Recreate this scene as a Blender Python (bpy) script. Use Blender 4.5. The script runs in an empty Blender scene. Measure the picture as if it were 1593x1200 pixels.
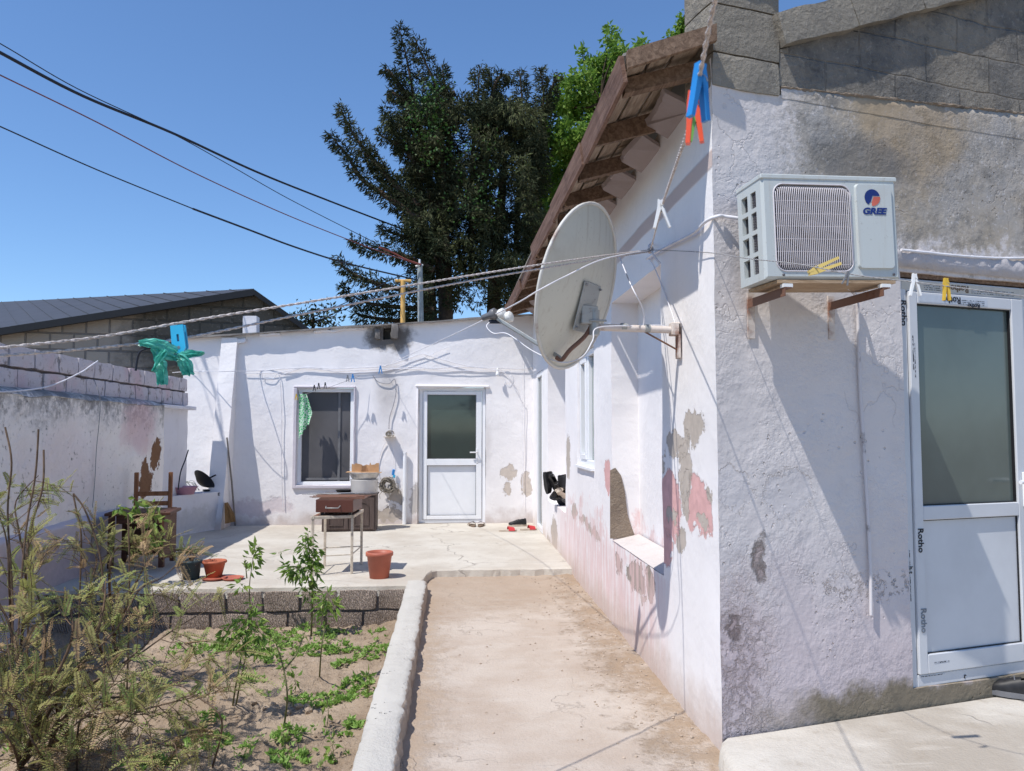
import bpy, math, random
import numpy as np
from mathutils import Vector, Matrix, noise

random.seed(7)
V = Vector
C = bpy.context.scene.collection
sc = bpy.context.scene

# ------------------------------------------------------------------ camera
CAMZ, YAW, PITCH, F = 1.5, math.radians(4.4), math.radians(3.34), 1200.0
cam_d = bpy.data.cameras.new('camera')
cam_d.sensor_width = 36.0
cam_d.lens = 36.0 * F / 1593.0
cam_d.clip_start = 0.05
cam_d.clip_end = 3000
cam_d.dof.use_dof = True                 # a phone lens: only what hangs close to it goes slightly soft
cam_d.dof.focus_distance = 5.5
cam_d.dof.aperture_fstop = 10.0
cam = bpy.data.objects.new('camera', cam_d)
cam.location = (0, 0, CAMZ)
cam.rotation_euler = (math.radians(90) + PITCH, 0, -YAW)
C.objects.link(cam)
sc.camera = cam

# ------------------------------------------------------------------ light
LDIR = V((0.49, 0.36, -1.0)).normalized()          # direction the sunlight travels
SUN_EL = math.asin(-LDIR.z)
world = bpy.data.worlds.new('World')
sc.world = world
world.use_nodes = True
wn = world.node_tree
sky = wn.nodes.new('ShaderNodeTexSky')
sky.sky_type = 'NISHITA'
sky.sun_disc = False
sky.sun_elevation = SUN_EL
sky.sun_rotation = math.atan2(-LDIR.x, -LDIR.y)
sky.altitude = 0
sky.air_density = 1.05
sky.dust_density = 0.0
sky.ozone_density = 9.5
bg = wn.nodes['Background']
bg.inputs['Strength'].default_value = 0.15
wn.links.new(sky.outputs[0], bg.inputs['Color'])
sun_d = bpy.data.lights.new('sun', 'SUN')
sun_d.energy = 4.4
sun_d.angle = math.radians(0.5)
sun_d.color = (1.0, 0.96, 0.90)
sun = bpy.data.objects.new('sun', sun_d)
sun.rotation_euler = LDIR.to_track_quat('-Z', 'Y').to_euler()
sun.location = (-6, -4, 12)
C.objects.link(sun)
sc.view_settings.view_transform = 'Standard'
sc.view_settings.look = 'None'
sc.view_settings.exposure = 0.16
sc.view_settings.gamma = 1.0
sc.cycles.max_bounces = 8
sc.cycles.use_denoising = True

# ------------------------------------------------------------------ geometry helpers
_R = cam.rotation_euler.to_matrix()
_right, _up, _fwd = _R @ V((1, 0, 0)), _R @ V((0, 1, 0)), _R @ V((0, 0, -1))
CP = V((0, 0, CAMZ))
def ray(px, py):
    return _fwd + _right * ((px - 796.5) / F) + _up * ((600 - py) / F)
_FH = V((_fwd.x, _fwd.y, 0)).normalized()
def at(px, py, d):
    r = ray(px, py)
    return CP + r * (d / r.dot(_FH))
def hit(px, py, p0, n):
    r = ray(px, py)
    return CP + r * ((V(p0) - CP).dot(V(n)) / r.dot(V(n)))
def atX(px, py, x): return hit(px, py, (x, 0, 0), (1, 0, 0))
def atY(px, py, y): return hit(px, py, (0, y, 0), (0, 1, 0))
def atZ(px, py, z): return hit(px, py, (0, 0, z), (0, 0, 1))

CX, CY = 1.24, 3.55                                  # corner of the house
TH = math.radians(15)
FU = V((math.cos(TH), math.sin(TH), 0))              # along the facade
FN = V((math.sin(TH), -math.cos(TH), 0))             # outward from the facade
FO = V((CX, CY, 0))
def fac(s, z, out=0.0): return FO + FU * s + FN * out + V((0, 0, z))
def atF(px, py, out=0.0): return hit(px, py, FO + FN * out, FN)
BY = 11.93                                           # back wall plane

def wob(p, amp, f=2.6):
    return noise.noise_vector(p * f) * amp + noise.noise_vector(p * f * 4.7) * (amp * 0.45)

class MB:
    def __init__(s):
        s.v, s.f, s.m, s.t, s.sm = [], [], [], [], []
    def add(s, verts, faces, m=0, tint=0.5, smooth=False):
        o = len(s.v)
        s.v.extend([V(p) for p in verts])
        for f in faces:
            s.f.append(tuple(i + o for i in f)); s.m.append(m); s.t.append(tint); s.sm.append(smooth)
        return o
    def box(s, c, size, R=None, m=0, bev=0.0, tint=0.5):
        hx, hy, hz = size[0] / 2, size[1] / 2, size[2] / 2
        c = V(c)
        if bev <= 0:
            P = [V((x * hx, y * hy, z * hz)) for z in (-1, 1) for x, y in ((-1, -1), (1, -1), (1, 1), (-1, 1))]
            Fc = [(3, 2, 1, 0), (4, 5, 6, 7), (0, 1, 5, 4), (1, 2, 6, 5), (2, 3, 7, 6), (3, 0, 4, 7)]
        else:
            b = min(bev, hx * .9, hy * .9, hz * .9)
            P, Fc = [], []
            rings = [(-hz, b), (-hz + b, 0), (hz - b, 0), (hz, b)]
            for z, i in rings:
                x, y = hx - i, hy - i
                k = b if i == 0 else b * .6
                P += [V((-x + k, -y, z)), V((x - k, -y, z)), V((x, -y + k, z)), V((x, y - k, z)), V((x - k, y, z)), V((-x + k, y, z)), V((-x, y - k, z)), V((-x, -y + k, z))]
            for r in range(3):
                for i in range(8):
                    j = (i + 1) % 8
                    Fc.append((r * 8 + i, r * 8 + j, r * 8 + 8 + j, r * 8 + 8 + i))
            Fc.append(tuple(range(7, -1, -1))); Fc.append(tuple(range(24, 32)))
        if R is not None: P = [R @ p for p in P]
        s.add([c + p for p in P], Fc, m, tint)
        return s
    def boxax(s, o, a, b, c, m=0, bev=0.0, tint=0.5):
        """box from corner o along vectors a, b, c"""
        a, b, c = V(a), V(b), V(c)
        R = Matrix((a.normalized(), b.normalized(), c.normalized())).transposed()
        return s.box(V(o) + (a + b + c) / 2, (a.length, b.length, c.length), R, m, bev, tint)
    def tube(s, pts, r, seg=8, m=0, cap=True, tint=0.5):
        pts = [V(p) for p in pts]
        n = len(pts)
        rs = r if isinstance(r, (list, tuple)) else [r] * n
        prev = None
        rings = []
        for i, p in enumerate(pts):
            d = (pts[min(i + 1, n - 1)] - pts[max(i - 1, 0)])
            if d.length < 1e-9: d = V((0, 0, 1))
            d.normalize()
            if prev is None:
                x = d.cross(V((0, 0, 1)))
                if x.length < .05: x = d.cross(V((1, 0, 0)))
            else:
                x = prev - d * prev.dot(d)
            x.normalize(); prev = x
            y = d.cross(x)
            rings.append([p + (x * math.cos(2 * math.pi * k / seg) + y * math.sin(2 * math.pi * k / seg)) * rs[i] for k in range(seg)])
        vs = [q for rg in rings for q in rg]
        fs = []
        for i in range(n - 1):
            for k in range(seg):
                l = (k + 1) % seg
                fs.append((i * seg + k, i * seg + l, (i + 1) * seg + l, (i + 1) * seg + k))
        s.add(vs, fs, m, tint, True)
        if cap:
            s.add(rings[0], [tuple(range(seg - 1, -1, -1))], m, tint)
            s.add(rings[-1], [tuple(range(seg))], m, tint)
        return s
    def lathe(s, prof, c, seg=28, m=0, R=None, tint=0.5):
        vs, fs = [], []
        n = len(prof)
        for r, z in prof:
            for k in range(seg):
                a = 2 * math.pi * k / seg
                p = V((r * math.cos(a), r * math.sin(a), z))
                if R is not None: p = R @ p
                vs.append(V(c) + p)
        for i in range(n - 1):
            for k in range(seg):
                l = (k + 1) % seg
                fs.append((i * seg + k, i * seg + l, (i + 1) * seg + l, (i + 1) * seg + k))
        s.add(vs, fs, m, tint, True)
        return s
    def prism(s, poly, ext, m=0, tint=0.5):
        """poly = 3D outline, ext = extrusion vector"""
        n = len(poly); e = V(ext)
        P = [V(p) for p in poly]
        s.add(P + [p + e for p in P],
              [tuple(range(n - 1, -1, -1)), tuple(range(n, 2 * n))] + [(i, (i + 1) % n, n + (i + 1) % n, n + i) for i in range(n)], m, tint)
        return s
    def leaf(s, p, d, side, L, W, m=0, tint=0.5, fold=0.25):
        d = d.normalized()
        nrm = d.cross(side)
        if nrm.length < 1e-6: nrm = V((0, 0, 1))
        nrm.normalize()
        sd = nrm.cross(d)
        s.add([p, p + d * L * .42 + sd * W * .5 + nrm * W * fold, p + d * L - nrm * L * .12, p + d * L * .42 - sd * W * .5 + nrm * W * fold], [(0, 1, 2), (0, 2, 3)], m, tint)
    def jit(s, amp, f=6.0):
        s.v = [p + noise.noise_vector(p * f) * amp for p in s.v]
        return s

ORG = {}
def link(o): C.objects.link(o); return o
def props(o, label=None, cat=None, group=None, kind=None):
    if label: o['label'] = label
    if cat: o['category'] = cat
    if group: o['group'] = group
    if kind: o['kind'] = kind
    return o
def thing(name, label, cat, loc=(0, 0, 0), group=None, rot=None):
    o = bpy.data.objects.new(name, None)
    o.empty_display_size = .1
    o.location = loc
    if rot is not None: o.rotation_euler = rot
    link(o)
    ORG[o.name] = V(loc) if rot is None else V((0, 0, 0))
    return props(o, label, cat, group)
def obj(name, mb, mats, parent=None, origin=None, smooth=False, local=False):
    me = bpy.data.meshes.new(name)
    org = V((0, 0, 0))
    if parent is not None and not local: org = ORG[parent.name]
    elif origin is not None: org = V(origin)
    me.from_pydata([tuple(p - org) for p in mb.v], [], mb.f)
    if not isinstance(mats, (list, tuple)): mats = [mats]
    for m in mats: me.materials.append(m)
    me.polygons.foreach_set('material_index', mb.m)
    me.polygons.foreach_set('use_smooth', [True] * len(mb.f) if smooth else mb.sm)
    at_ = me.attributes.new('tint', 'FLOAT', 'FACE')
    at_.data.foreach_set('value', mb.t)
    me.update()
    o = bpy.data.objects.new(name, me)
    link(o)
    if parent is not None:
        o.parent = parent
        ORG[o.name] = ORG.get(parent.name, V((0, 0, 0))) if not local else V((0, 0, 0))
    else:
        o.location = org
        ORG[o.name] = org
    return o
def single(name, mb, mats, label, cat, group=None, kind=None, origin=None, smooth=False):
    if origin is None:
        a = np.array([tuple(p) for p in mb.v]); mn, mx = a.min(0), a.max(0)
        origin = ((mn[0] + mx[0]) / 2, (mn[1] + mx[1]) / 2, mn[2])
    return props(obj(name, mb, mats, None, origin, smooth), label, cat, group, kind)
def struct(name, mb, mats, smooth=False):
    return props(obj(name, mb, mats, None, None, smooth), kind='structure')
def text_mesh(txt, size, shear=0.0, bold=0.0, extrude=0.0008, sx=1.0):
    cu = bpy.data.curves.new('lettering', 'FONT')
    cu.body = txt; cu.size = size; cu.shear = shear; cu.offset = bold; cu.extrude = extrude
    cu.align_x = 'CENTER'; cu.align_y = 'CENTER'
    o = bpy.data.objects.new('lettering', cu); link(o)
    dg = bpy.context.evaluated_depsgraph_get()
    me = bpy.data.meshes.new_from_object(o.evaluated_get(dg))
    bpy.data.objects.remove(o)
    mb = MB()
    mb.add([V((v.co.x * sx, v.co.y, v.co.z)) for v in me.vertices], [tuple(p.vertices) for p in me.polygons])
    return mb
def place(mb, o, x, y, z):
    """re-seat a flat mesh: local x,y,z axes -> given vectors at o"""
    mb.v = [V(o) + x * p.x + y * p.y + z * p.z for p in mb.v]
    return mb
def smooth_path(pts, k=6):
    pts = [V(p) for p in pts]
    out = []
    for i in range(len(pts) - 1):
        p0, p1, p2, p3 = pts[max(i - 1, 0)], pts[i], pts[i + 1], pts[min(i + 2, len(pts) - 1)]
        for j in range(k):
            t = j / k
            out.append(.5 * ((2 * p1) + (p2 - p0) * t + (2 * p0 - 5 * p1 + 4 * p2 - p3) * t * t + (3 * p1 - p0 - 3 * p2 + p3) * t ** 3))
    out.append(pts[-1])
    return out

def wall_grid(mb, O, U, N, W, H, holes=(), cell=.12, amp=.008, thick=.3, top=None, m=0, mh=0, skip_outer=False):
    """plastered wall: front grid with holes (u0,u1,v0,v1,depth,back) and returns; top(u) = height at u"""
    O, U, N = V(O), V(U), V(N)
    Z = V((0, 0, 1))
    def cuts(a, b, extra):
        ks = sorted(set([a, b] + [e for e in extra if a < e < b]))
        r = []
        for p, q in zip(ks[:-1], ks[1:]):
            n = max(1, int(math.ceil((q - p) / cell)))
            r += [p + (q - p) * i / n for i in range(n)]
        return r + [b]
    us = cuts(0, W, [h[0] for h in holes] + [h[1] for h in holes])
    vs = cuts(0, H, [h[2] for h in holes] + [h[3] for h in holes])
    def P(u, v):
        vv = v * (top(u) / H) if top else v
        p = O + U * u + Z * vv
        return p + wob(p, amp)
    idx = {}
    verts = []
    for i, u in enumerate(us):
        for j, v in enumerate(vs):
            idx[i, j] = len(verts); verts.append(P(u, v))
    def inh(i, j):
        if i < 0 or j < 0 or i >= len(us) - 1 or j >= len(vs) - 1: return -1
        uc, vc = (us[i] + us[i + 1]) / 2, (vs[j] + vs[j + 1]) / 2
        for k, h in enumerate(holes):
            if h[0] < uc < h[1] and h[2] < vc < h[3]: return k
        return None
    faces, rev = [], []
    for i in range(len(us) - 1):
        for j in range(len(vs) - 1):
            k = inh(i, j)
            a, b, c, d = idx[i, j], idx[i + 1, j], idx[i + 1, j + 1], idx[i, j + 1]
            if k is None:
                faces.append((a, b, c, d))
                for e, (di, dj) in (((a, b), (0, -1)), ((b, c), (1, 0)), ((c, d), (0, 1)), ((d, a), (-1, 0))):
                    kk = inh(i + di, j + dj)
                    if kk is not None:
                        if kk == -1 and skip_outer: continue
                        rev.append((e, thick if kk == -1 else holes[kk][4]))
            elif holes[k][5]:
                dp = holes[k][4]
                q = [verts[t] - N * dp for t in (a, b, c, d)]
                mb.add(q, [(0, 1, 2, 3)], mh)
    mb.add(verts, faces, m, smooth=True)
    for (e0, e1), dp in rev:
        p, q = verts[e0], verts[e1]
        mb.add([p, q, q - N * dp, p - N * dp], [(1, 0, 3, 2)], m if dp == thick else mh)
    return mb

def blockcourse(mb, O, U, N, W, heights, blen, depth, gap=.012, bev=.012, amp=.006, m=0, seed=1, off=.5, rows_off=None):
    rnd = random.Random(seed)
    z = 0
    for r, h in enumerate(heights):
        u = -blen * (off if r % 2 else 0) * rnd.uniform(.8, 1.1)
        while u < W:
            l = blen * rnd.uniform(.88, 1.12)
            a, b = max(u, 0), min(u + l, W)
            if b - a > .05:
                c = V(O) + V(U) * ((a + b) / 2) + V((0, 0, z + h / 2)) - V(N) * (depth / 2 + rnd.uniform(-.008, .008))
                R = Matrix((V(U), -V(N), V((0, 0, 1)))).transposed() @ Matrix.Rotation(rnd.uniform(-.02, .02), 3, 'Y')
                s0 = len(mb.v)
                nx, nz = max(2, int((b - a) / .07)), max(2, int(h / .06))
                roughblock(mb, c, (b - a - gap, depth, h - gap), R, bev, amp, m, rnd.random(), nx, nz)
            u += l
        z += h
    return mb
def roughblock(mb, c, size, R, bev, amp, m, tint, nx=6, nz=4, ny=3):
    """box made of a grid on every side, edges rounded by pulling in, surface roughened"""
    hx, hy, hz = size[0] / 2, size[1] / 2, size[2] / 2
    def side(ax, sgn):
        n = {'x': (ny, nz), 'y': (nx, nz), 'z': (nx, ny)}[ax]
        pts, fs = [], []
        for i in range(n[0] + 1):
            for j in range(n[1] + 1):
                a, b = -1 + 2 * i / n[0], -1 + 2 * j / n[1]
                q = {'x': V((sgn, a, b)), 'y': V((a, sgn, b)), 'z': V((a, b, sgn))}[ax]
                q = V((q.x * hx, q.y * hy, q.z * hz))
                k = V((max(-hx + bev, min(hx - bev, q.x)), max(-hy + bev, min(hy - bev, q.y)), max(-hz + bev, min(hz - bev, q.z))))
                d = q - k
                if d.length > bev: q = k + d.normalized() * bev
                p = V(c) + R @ q
                p = p + wob(p, amp, 7.0)
                pts.append(p)
        for i in range(n[0]):
            for j in range(n[1]):
                a = i * (n[1] + 1) + j
                f = (a, a + n[1] + 1, a + n[1] + 2, a + 1)
                flip = (sgn < 0) if ax != 'y' else (sgn > 0)
                fs.append(f[::-1] if flip else f)
        mb.add(pts, fs, m, tint, True)
    for ax in 'xyz':
        for sg in (-1, 1): side(ax, sg)
# ------------------------------------------------------------------ materials
class NT:
    def __init__(s, name, rough=.8, spec=.3, metal=0.0):
        s.mat = bpy.data.materials.new(name)
        s.mat.use_nodes = True
        s.nt = s.mat.node_tree
        s.b = s.nt.nodes['Principled BSDF']
        s.b.inputs['Roughness'].default_value = rough
        s.b.inputs['Specular IOR Level'].default_value = spec
        s.b.inputs['Metallic'].default_value = metal
        s._pos = None
    def put(s, sock, v):
        if isinstance(v, bpy.types.NodeSocket): s.nt.links.new(v, sock)
        elif isinstance(v, (tuple, list)) and sock.type == 'RGBA': sock.default_value = tuple(v)[:3] + (1,)
        else: sock.default_value = v
    def n(s, typ, ins=(), out=0, **attrs):
        nd = s.nt.nodes.new(typ)
        for k, v in attrs.items(): setattr(nd, k, v)
        for k, v in (ins.items() if isinstance(ins, dict) else enumerate(ins)):
            if v is not None: s.put(nd.inputs[k], v)
        return nd.outputs[out]
    @property
    def pos(s):
        if s._pos is None: s._pos = s.n('ShaderNodeNewGeometry')
        return s._pos
    def objpos(s): return s.n('ShaderNodeTexCoord', out=3)
    def math(s, op, a, b=0.0, c=0.0, clamp=False):
        return s.n('ShaderNodeMath', [a, b, c], operation=op, use_clamp=clamp)
    def noise(s, vec=None, scale=5, detail=4, rough=.55, dist=0.0):
        return s.n('ShaderNodeTexNoise', {'Vector': vec if vec is not None else s.pos, 'Scale': scale, 'Detail': detail, 'Roughness': rough, 'Distortion': dist})
    def voro(s, vec=None, scale=5, feat='F1', out=0, rnd=1.0):
        return s.n('ShaderNodeTexVoronoi', {'Vector': vec if vec is not None else s.pos, 'Scale': scale, 'Randomness': rnd}, out=out, feature=feat)
    def rng(s, v, a, b, c=0.0, d=1.0, smooth=True):
        return s.n('ShaderNodeMapRange', {'Value': v, 'From Min': a, 'From Max': b, 'To Min': c, 'To Max': d}, interpolation_type='SMOOTHSTEP' if smooth else 'LINEAR')
    def mix(s, f, a, b, mode='MIX'):
        nd = s.nt.nodes.new('ShaderNodeMix'); nd.data_type = 'RGBA'; nd.blend_type = mode
        s.put(nd.inputs[0], f); s.put(nd.inputs[6], a); s.put(nd.inputs[7], b)
        return nd.outputs[2]
    def sep(s, vec=None):
        nd = s.nt.nodes.new('ShaderNodeSeparateXYZ'); s.put(nd.inputs[0], vec if vec is not None else s.pos)
        return nd.outputs
    def vmath(s, op, a, b=None, out=0):
        return s.n('ShaderNodeVectorMath', [a, b], out=out, operation=op)
    def blob(s, c, r, amp=.5, nscale=4.0, edge=.06, vec=None, nz=None):
        q = s.vmath('DIVIDE', s.vmath('SUBTRACT', vec if vec is not None else s.pos, tuple(c)), tuple(r))
        L = s.vmath('LENGTH', q, out=1)
        if nz is None: nz = s.noise(scale=nscale, detail=6, rough=.62)
        L = s.math('MULTIPLY_ADD', s.math('SUBTRACT', nz, .5), amp * 2, L)
        return s.rng(L, 1 + edge, 1 - edge)
    def bump(s, h, dist=.01, strength=1.0, nrm=None):
        ins = {'Height': h, 'Distance': dist, 'Strength': strength}
        if nrm is not None: ins['Normal'] = nrm
        return s.n('ShaderNodeBump', ins)
    def color(s, c): s.put(s.b.inputs['Base Color'], c); return s
    def normal(s, n): s.put(s.b.inputs['Normal'], n); return s

def simple(name, col, rough=.6, spec=.3, metal=0.0, var=.12, vscale=8, bump=0.0, bscale=60):
    t = NT(name, rough, spec, metal)
    nz = t.noise(t.objpos(), vscale, 5, .6)
    dark = tuple(c * (1 - var) for c in col); lite = tuple(min(1, c * (1 + var)) for c in col)
    t.color(t.mix(t.rng(nz, .3, .7), dark, lite))
    if bump: t.normal(t.bump(t.noise(t.objpos(), bscale, 4), bump))
    return t.mat
def rusty(name, col, rust=(.16, .055, .025), amount=.5, rough=.55, metal=.0, scale=14):
    t = NT(name, rough, .4, metal)
    o = t.objpos()
    k = t.rng(t.noise(o, scale, 8, .65), 1 - amount - .08, 1 - amount + .1)
    rc = t.mix(t.noise(o, scale * 4, 4), tuple(c * .5 for c in rust), tuple(c * 1.6 for c in rust))
    t.color(t.mix(k, col, rc))
    t.put(t.b.inputs['Roughness'], t.math('MULTIPLY_ADD', k, .3, rough))
    t.normal(t.bump(k, .002))
    return t.mat
def tinted(name, ramp, rough=.6, spec=.25, trans=0.0):
    """colour from the per-face tint attribute, ramp = [(pos, colour)]"""
    t = NT(name, rough, spec)
    a = t.n('ShaderNodeAttribute', out=2, attribute_name='tint')
    nd = t.nt.nodes.new('ShaderNodeValToRGB')
    cr = nd.color_ramp
    while len(cr.elements) > 1: cr.elements.remove(cr.elements[-1])
    cr.elements[0].position = ramp[0][0]; cr.elements[0].color = ramp[0][1] + (1,)
    for p, c in ramp[1:]:
        e = cr.elements.new(p); e.color = c + (1,)
    t.put(nd.inputs[0], a)
    t.color(nd.outputs[0])
    if trans:
        tr = t.n('ShaderNodeBsdfTranslucent', {'Color': nd.outputs[0]})
        mx = t.nt.nodes.new('ShaderNodeMixShader'); mx.inputs[0].default_value = trans
        t.nt.links.new(t.b.outputs[0], mx.inputs[1]); t.nt.links.new(tr, mx.inputs[2])
        t.nt.links.new(mx.outputs[0], t.nt.nodes['Material Output'].inputs[0])
    return t.mat

WHITE = (.86, .83, .825)
PINK = (.62, .40, .40)
CEM = (.30, .265, .225)

def plaster(name, base=WHITE, patches=(), bscale=45, bdist=.006, pits=0.0, extra=None, dirt=.35, lowdirt=None):
    t = NT(name, .9, .12)
    big = t.noise(scale=.9, detail=5, rough=.6)
    med = t.noise(scale=5, detail=6, rough=.6)
    col = t.mix(t.rng(big, .35, .7), tuple(c * .93 for c in base), base)
    col = t.mix(t.math('MULTIPLY', t.rng(med, .52, .8), dirt), col, tuple(c * .72 for c in base))
    # rain streaks
    st = t.n('ShaderNodeMapping', {'Vector': t.pos, 'Scale': (7, 7, .5)})
    col = t.mix(t.math('MULTIPLY', t.rng(t.noise(st, 2.2, 5, .6), .55, .8), dirt * .55), col, (.55, .52, .52))
    h = t.math('ADD', t.math('MULTIPLY', t.noise(scale=bscale, detail=5, rough=.6), .6), t.math('MULTIPLY', t.noise(scale=bscale / 5, detail=4), 1.1))
    h = t.math('MULTIPLY', h, t.rng(t.noise(scale=1.9, detail=4, rough=.6), .36, .62, .35, 1.15))
    if lowdirt:
        z0, z1, c = lowdirt
        zz = t.math('MULTIPLY_ADD', t.math('SUBTRACT', med, .5), .5, t.sep()[2])
        col = t.mix(t.math('MULTIPLY', t.rng(zz, z1, z0), .85), col, c)
    pn = {}
    wpos = None
    if patches:
        wc = t.n('ShaderNodeTexNoise', {'Vector': t.pos, 'Scale': 7.0, 'Detail': 7.0, 'Roughness': .68}, out=1)
        wpos = t.vmath('ADD', t.pos, t.vmath('MULTIPLY', t.vmath('SUBTRACT', wc, (.5, .5, .5)), (.26, .26, .34)))
    for p in patches:
        c, r, pc, amp = p[0], p[1], p[2], p[3]
        ns = p[4] if len(p) > 4 else 4.0
        if ns not in pn: pn[ns] = t.noise(scale=ns, detail=7, rough=.65)
        k = t.blob(c, r, amp, edge=p[5] if len(p) > 5 else .05, nz=pn[ns], vec=wpos)
        if len(p) > 6: k = t.math('MULTIPLY', k, p[6])
        pv = t.mix(t.noise(scale=18, detail=4), tuple(x * .75 for x in pc), tuple(min(1, x * 1.2) for x in pc))
        col = t.mix(k, col, pv)
        h = t.math('SUBTRACT', h, t.math('MULTIPLY', k, .9))
    if pits:
        pv = t.rng(t.voro(scale=26), .10, .22)
        gate = t.rng(t.noise(scale=2.4, detail=3), .50, .62)
        pp = t.math('MULTIPLY', t.math('SUBTRACT', 1.0, pv), gate)
        h = t.math('SUBTRACT', h, t.math('MULTIPLY', pp, pits))
    if extra: col, h = extra(t, col, h)
    t.color(col)
    t.normal(t.bump(h, bdist))
    return t.mat

# courtyard wall (plane X = CX): patches in world space
def cw(px, py): return tuple(atX(px, py, CX))
def court_extra(t, col, h):
    xyz = t.sep()
    nz = t.noise(scale=3.2, detail=7, rough=.66)
    # old pink coat showing along the foot of the wall
    zz = t.math('MULTIPLY_ADD', t.math('SUBTRACT', nz, .5), 1.7, xyz[2])
    ym = t.math('MULTIPLY', t.rng(xyz[1], 4.2, 4.9), t.rng(xyz[1], 9.6, 8.3))
    k = t.math('MULTIPLY', t.rng(zz, .80, .62), ym)
    st = t.n('ShaderNodeMapping', {'Vector': t.pos, 'Scale': (9, 9, 1.1)})
    brk = t.rng(t.noise(st, 1.8, 5, .6), .38, .6)
    k = t.math('MULTIPLY', k, t.math('MULTIPLY_ADD', brk, .5, .28))
    col = t.mix(k, col, (.70, .50, .48))
    # scar of an old strip under the eave
    band = t.math('MULTIPLY', t.rng(xyz[2], 2.755, 2.775), t.rng(xyz[2], 2.865, 2.845))
    band = t.math('MULTIPLY', band, t.rng(xyz[1], 6.3, 5.4))
    col = t.mix(t.math('MULTIPLY', band, .8), col, (.50, .38, .34))
    h = t.math('ADD', h, t.math('MULTIPLY', band, .8))
    # sand splashed along the foot
    zs = t.math('MULTIPLY_ADD', t.math('SUBTRACT', nz, .5), .5, xyz[2])
    col = t.mix(t.math('MULTIPLY', t.rng(zs, .34, .0), .75), col, (.55, .44, .37))
    return col, h
P_ = []
GREYB = (.50, .44, .385)
PINKS = (.70, .42, .40)
for (px, py, rx, rp, c) in [
    (1078, 664, 16, 27, GREYB), (1053, 690, 19, 20, GREYB), (1064, 728, 10, 40, GREYB),
    (1042, 788, 17, 50, PINKS), (1085, 790, 22, 42, PINKS), (1058, 838, 6, 18, GREYB), (1046, 806, 8, 14, GREYB), (1066, 770, 6, 38, GREYB),
    (1104, 770, 4, 14, GREYB), (1036, 850, 10, 30, PINKS), (1092, 815, 9, 10, GREYB),
    (963, 876, 6, 16, CEM), (988, 898, 14, 20, CEM), (1012, 908, 7, 26, CEM), (1015, 832, 8, 10, GREYB),
    (893, 796, 5, 11, GREYB), (909, 812, 10, 7, GREYB), (925, 831, 8, 8, GREYB), (884, 712, 3, 34, GREYB), (945, 745, 5, 26, PINKS),
    (862, 832, 5, 28, GREYB), (853, 852, 3, 18, GREYB), (1000, 930, 8, 8, GREYB), (1030, 720, 5, 12, GREYB)]:
    ry = abs(atX(px + rx, py, CX).y - atX(px - rx, py, CX).y) / 2
    rz = abs(atX(px, py - rp, CX).z - atX(px, py + rp, CX).z) / 2
    P_.append((cw(px, py), (.3, ry, rz), c, .25, 9.0, .05))
M_court = plaster('courtyard_plaster', WHITE, P_, bscale=30, bdist=.004, extra=court_extra, dirt=.22)

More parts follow.
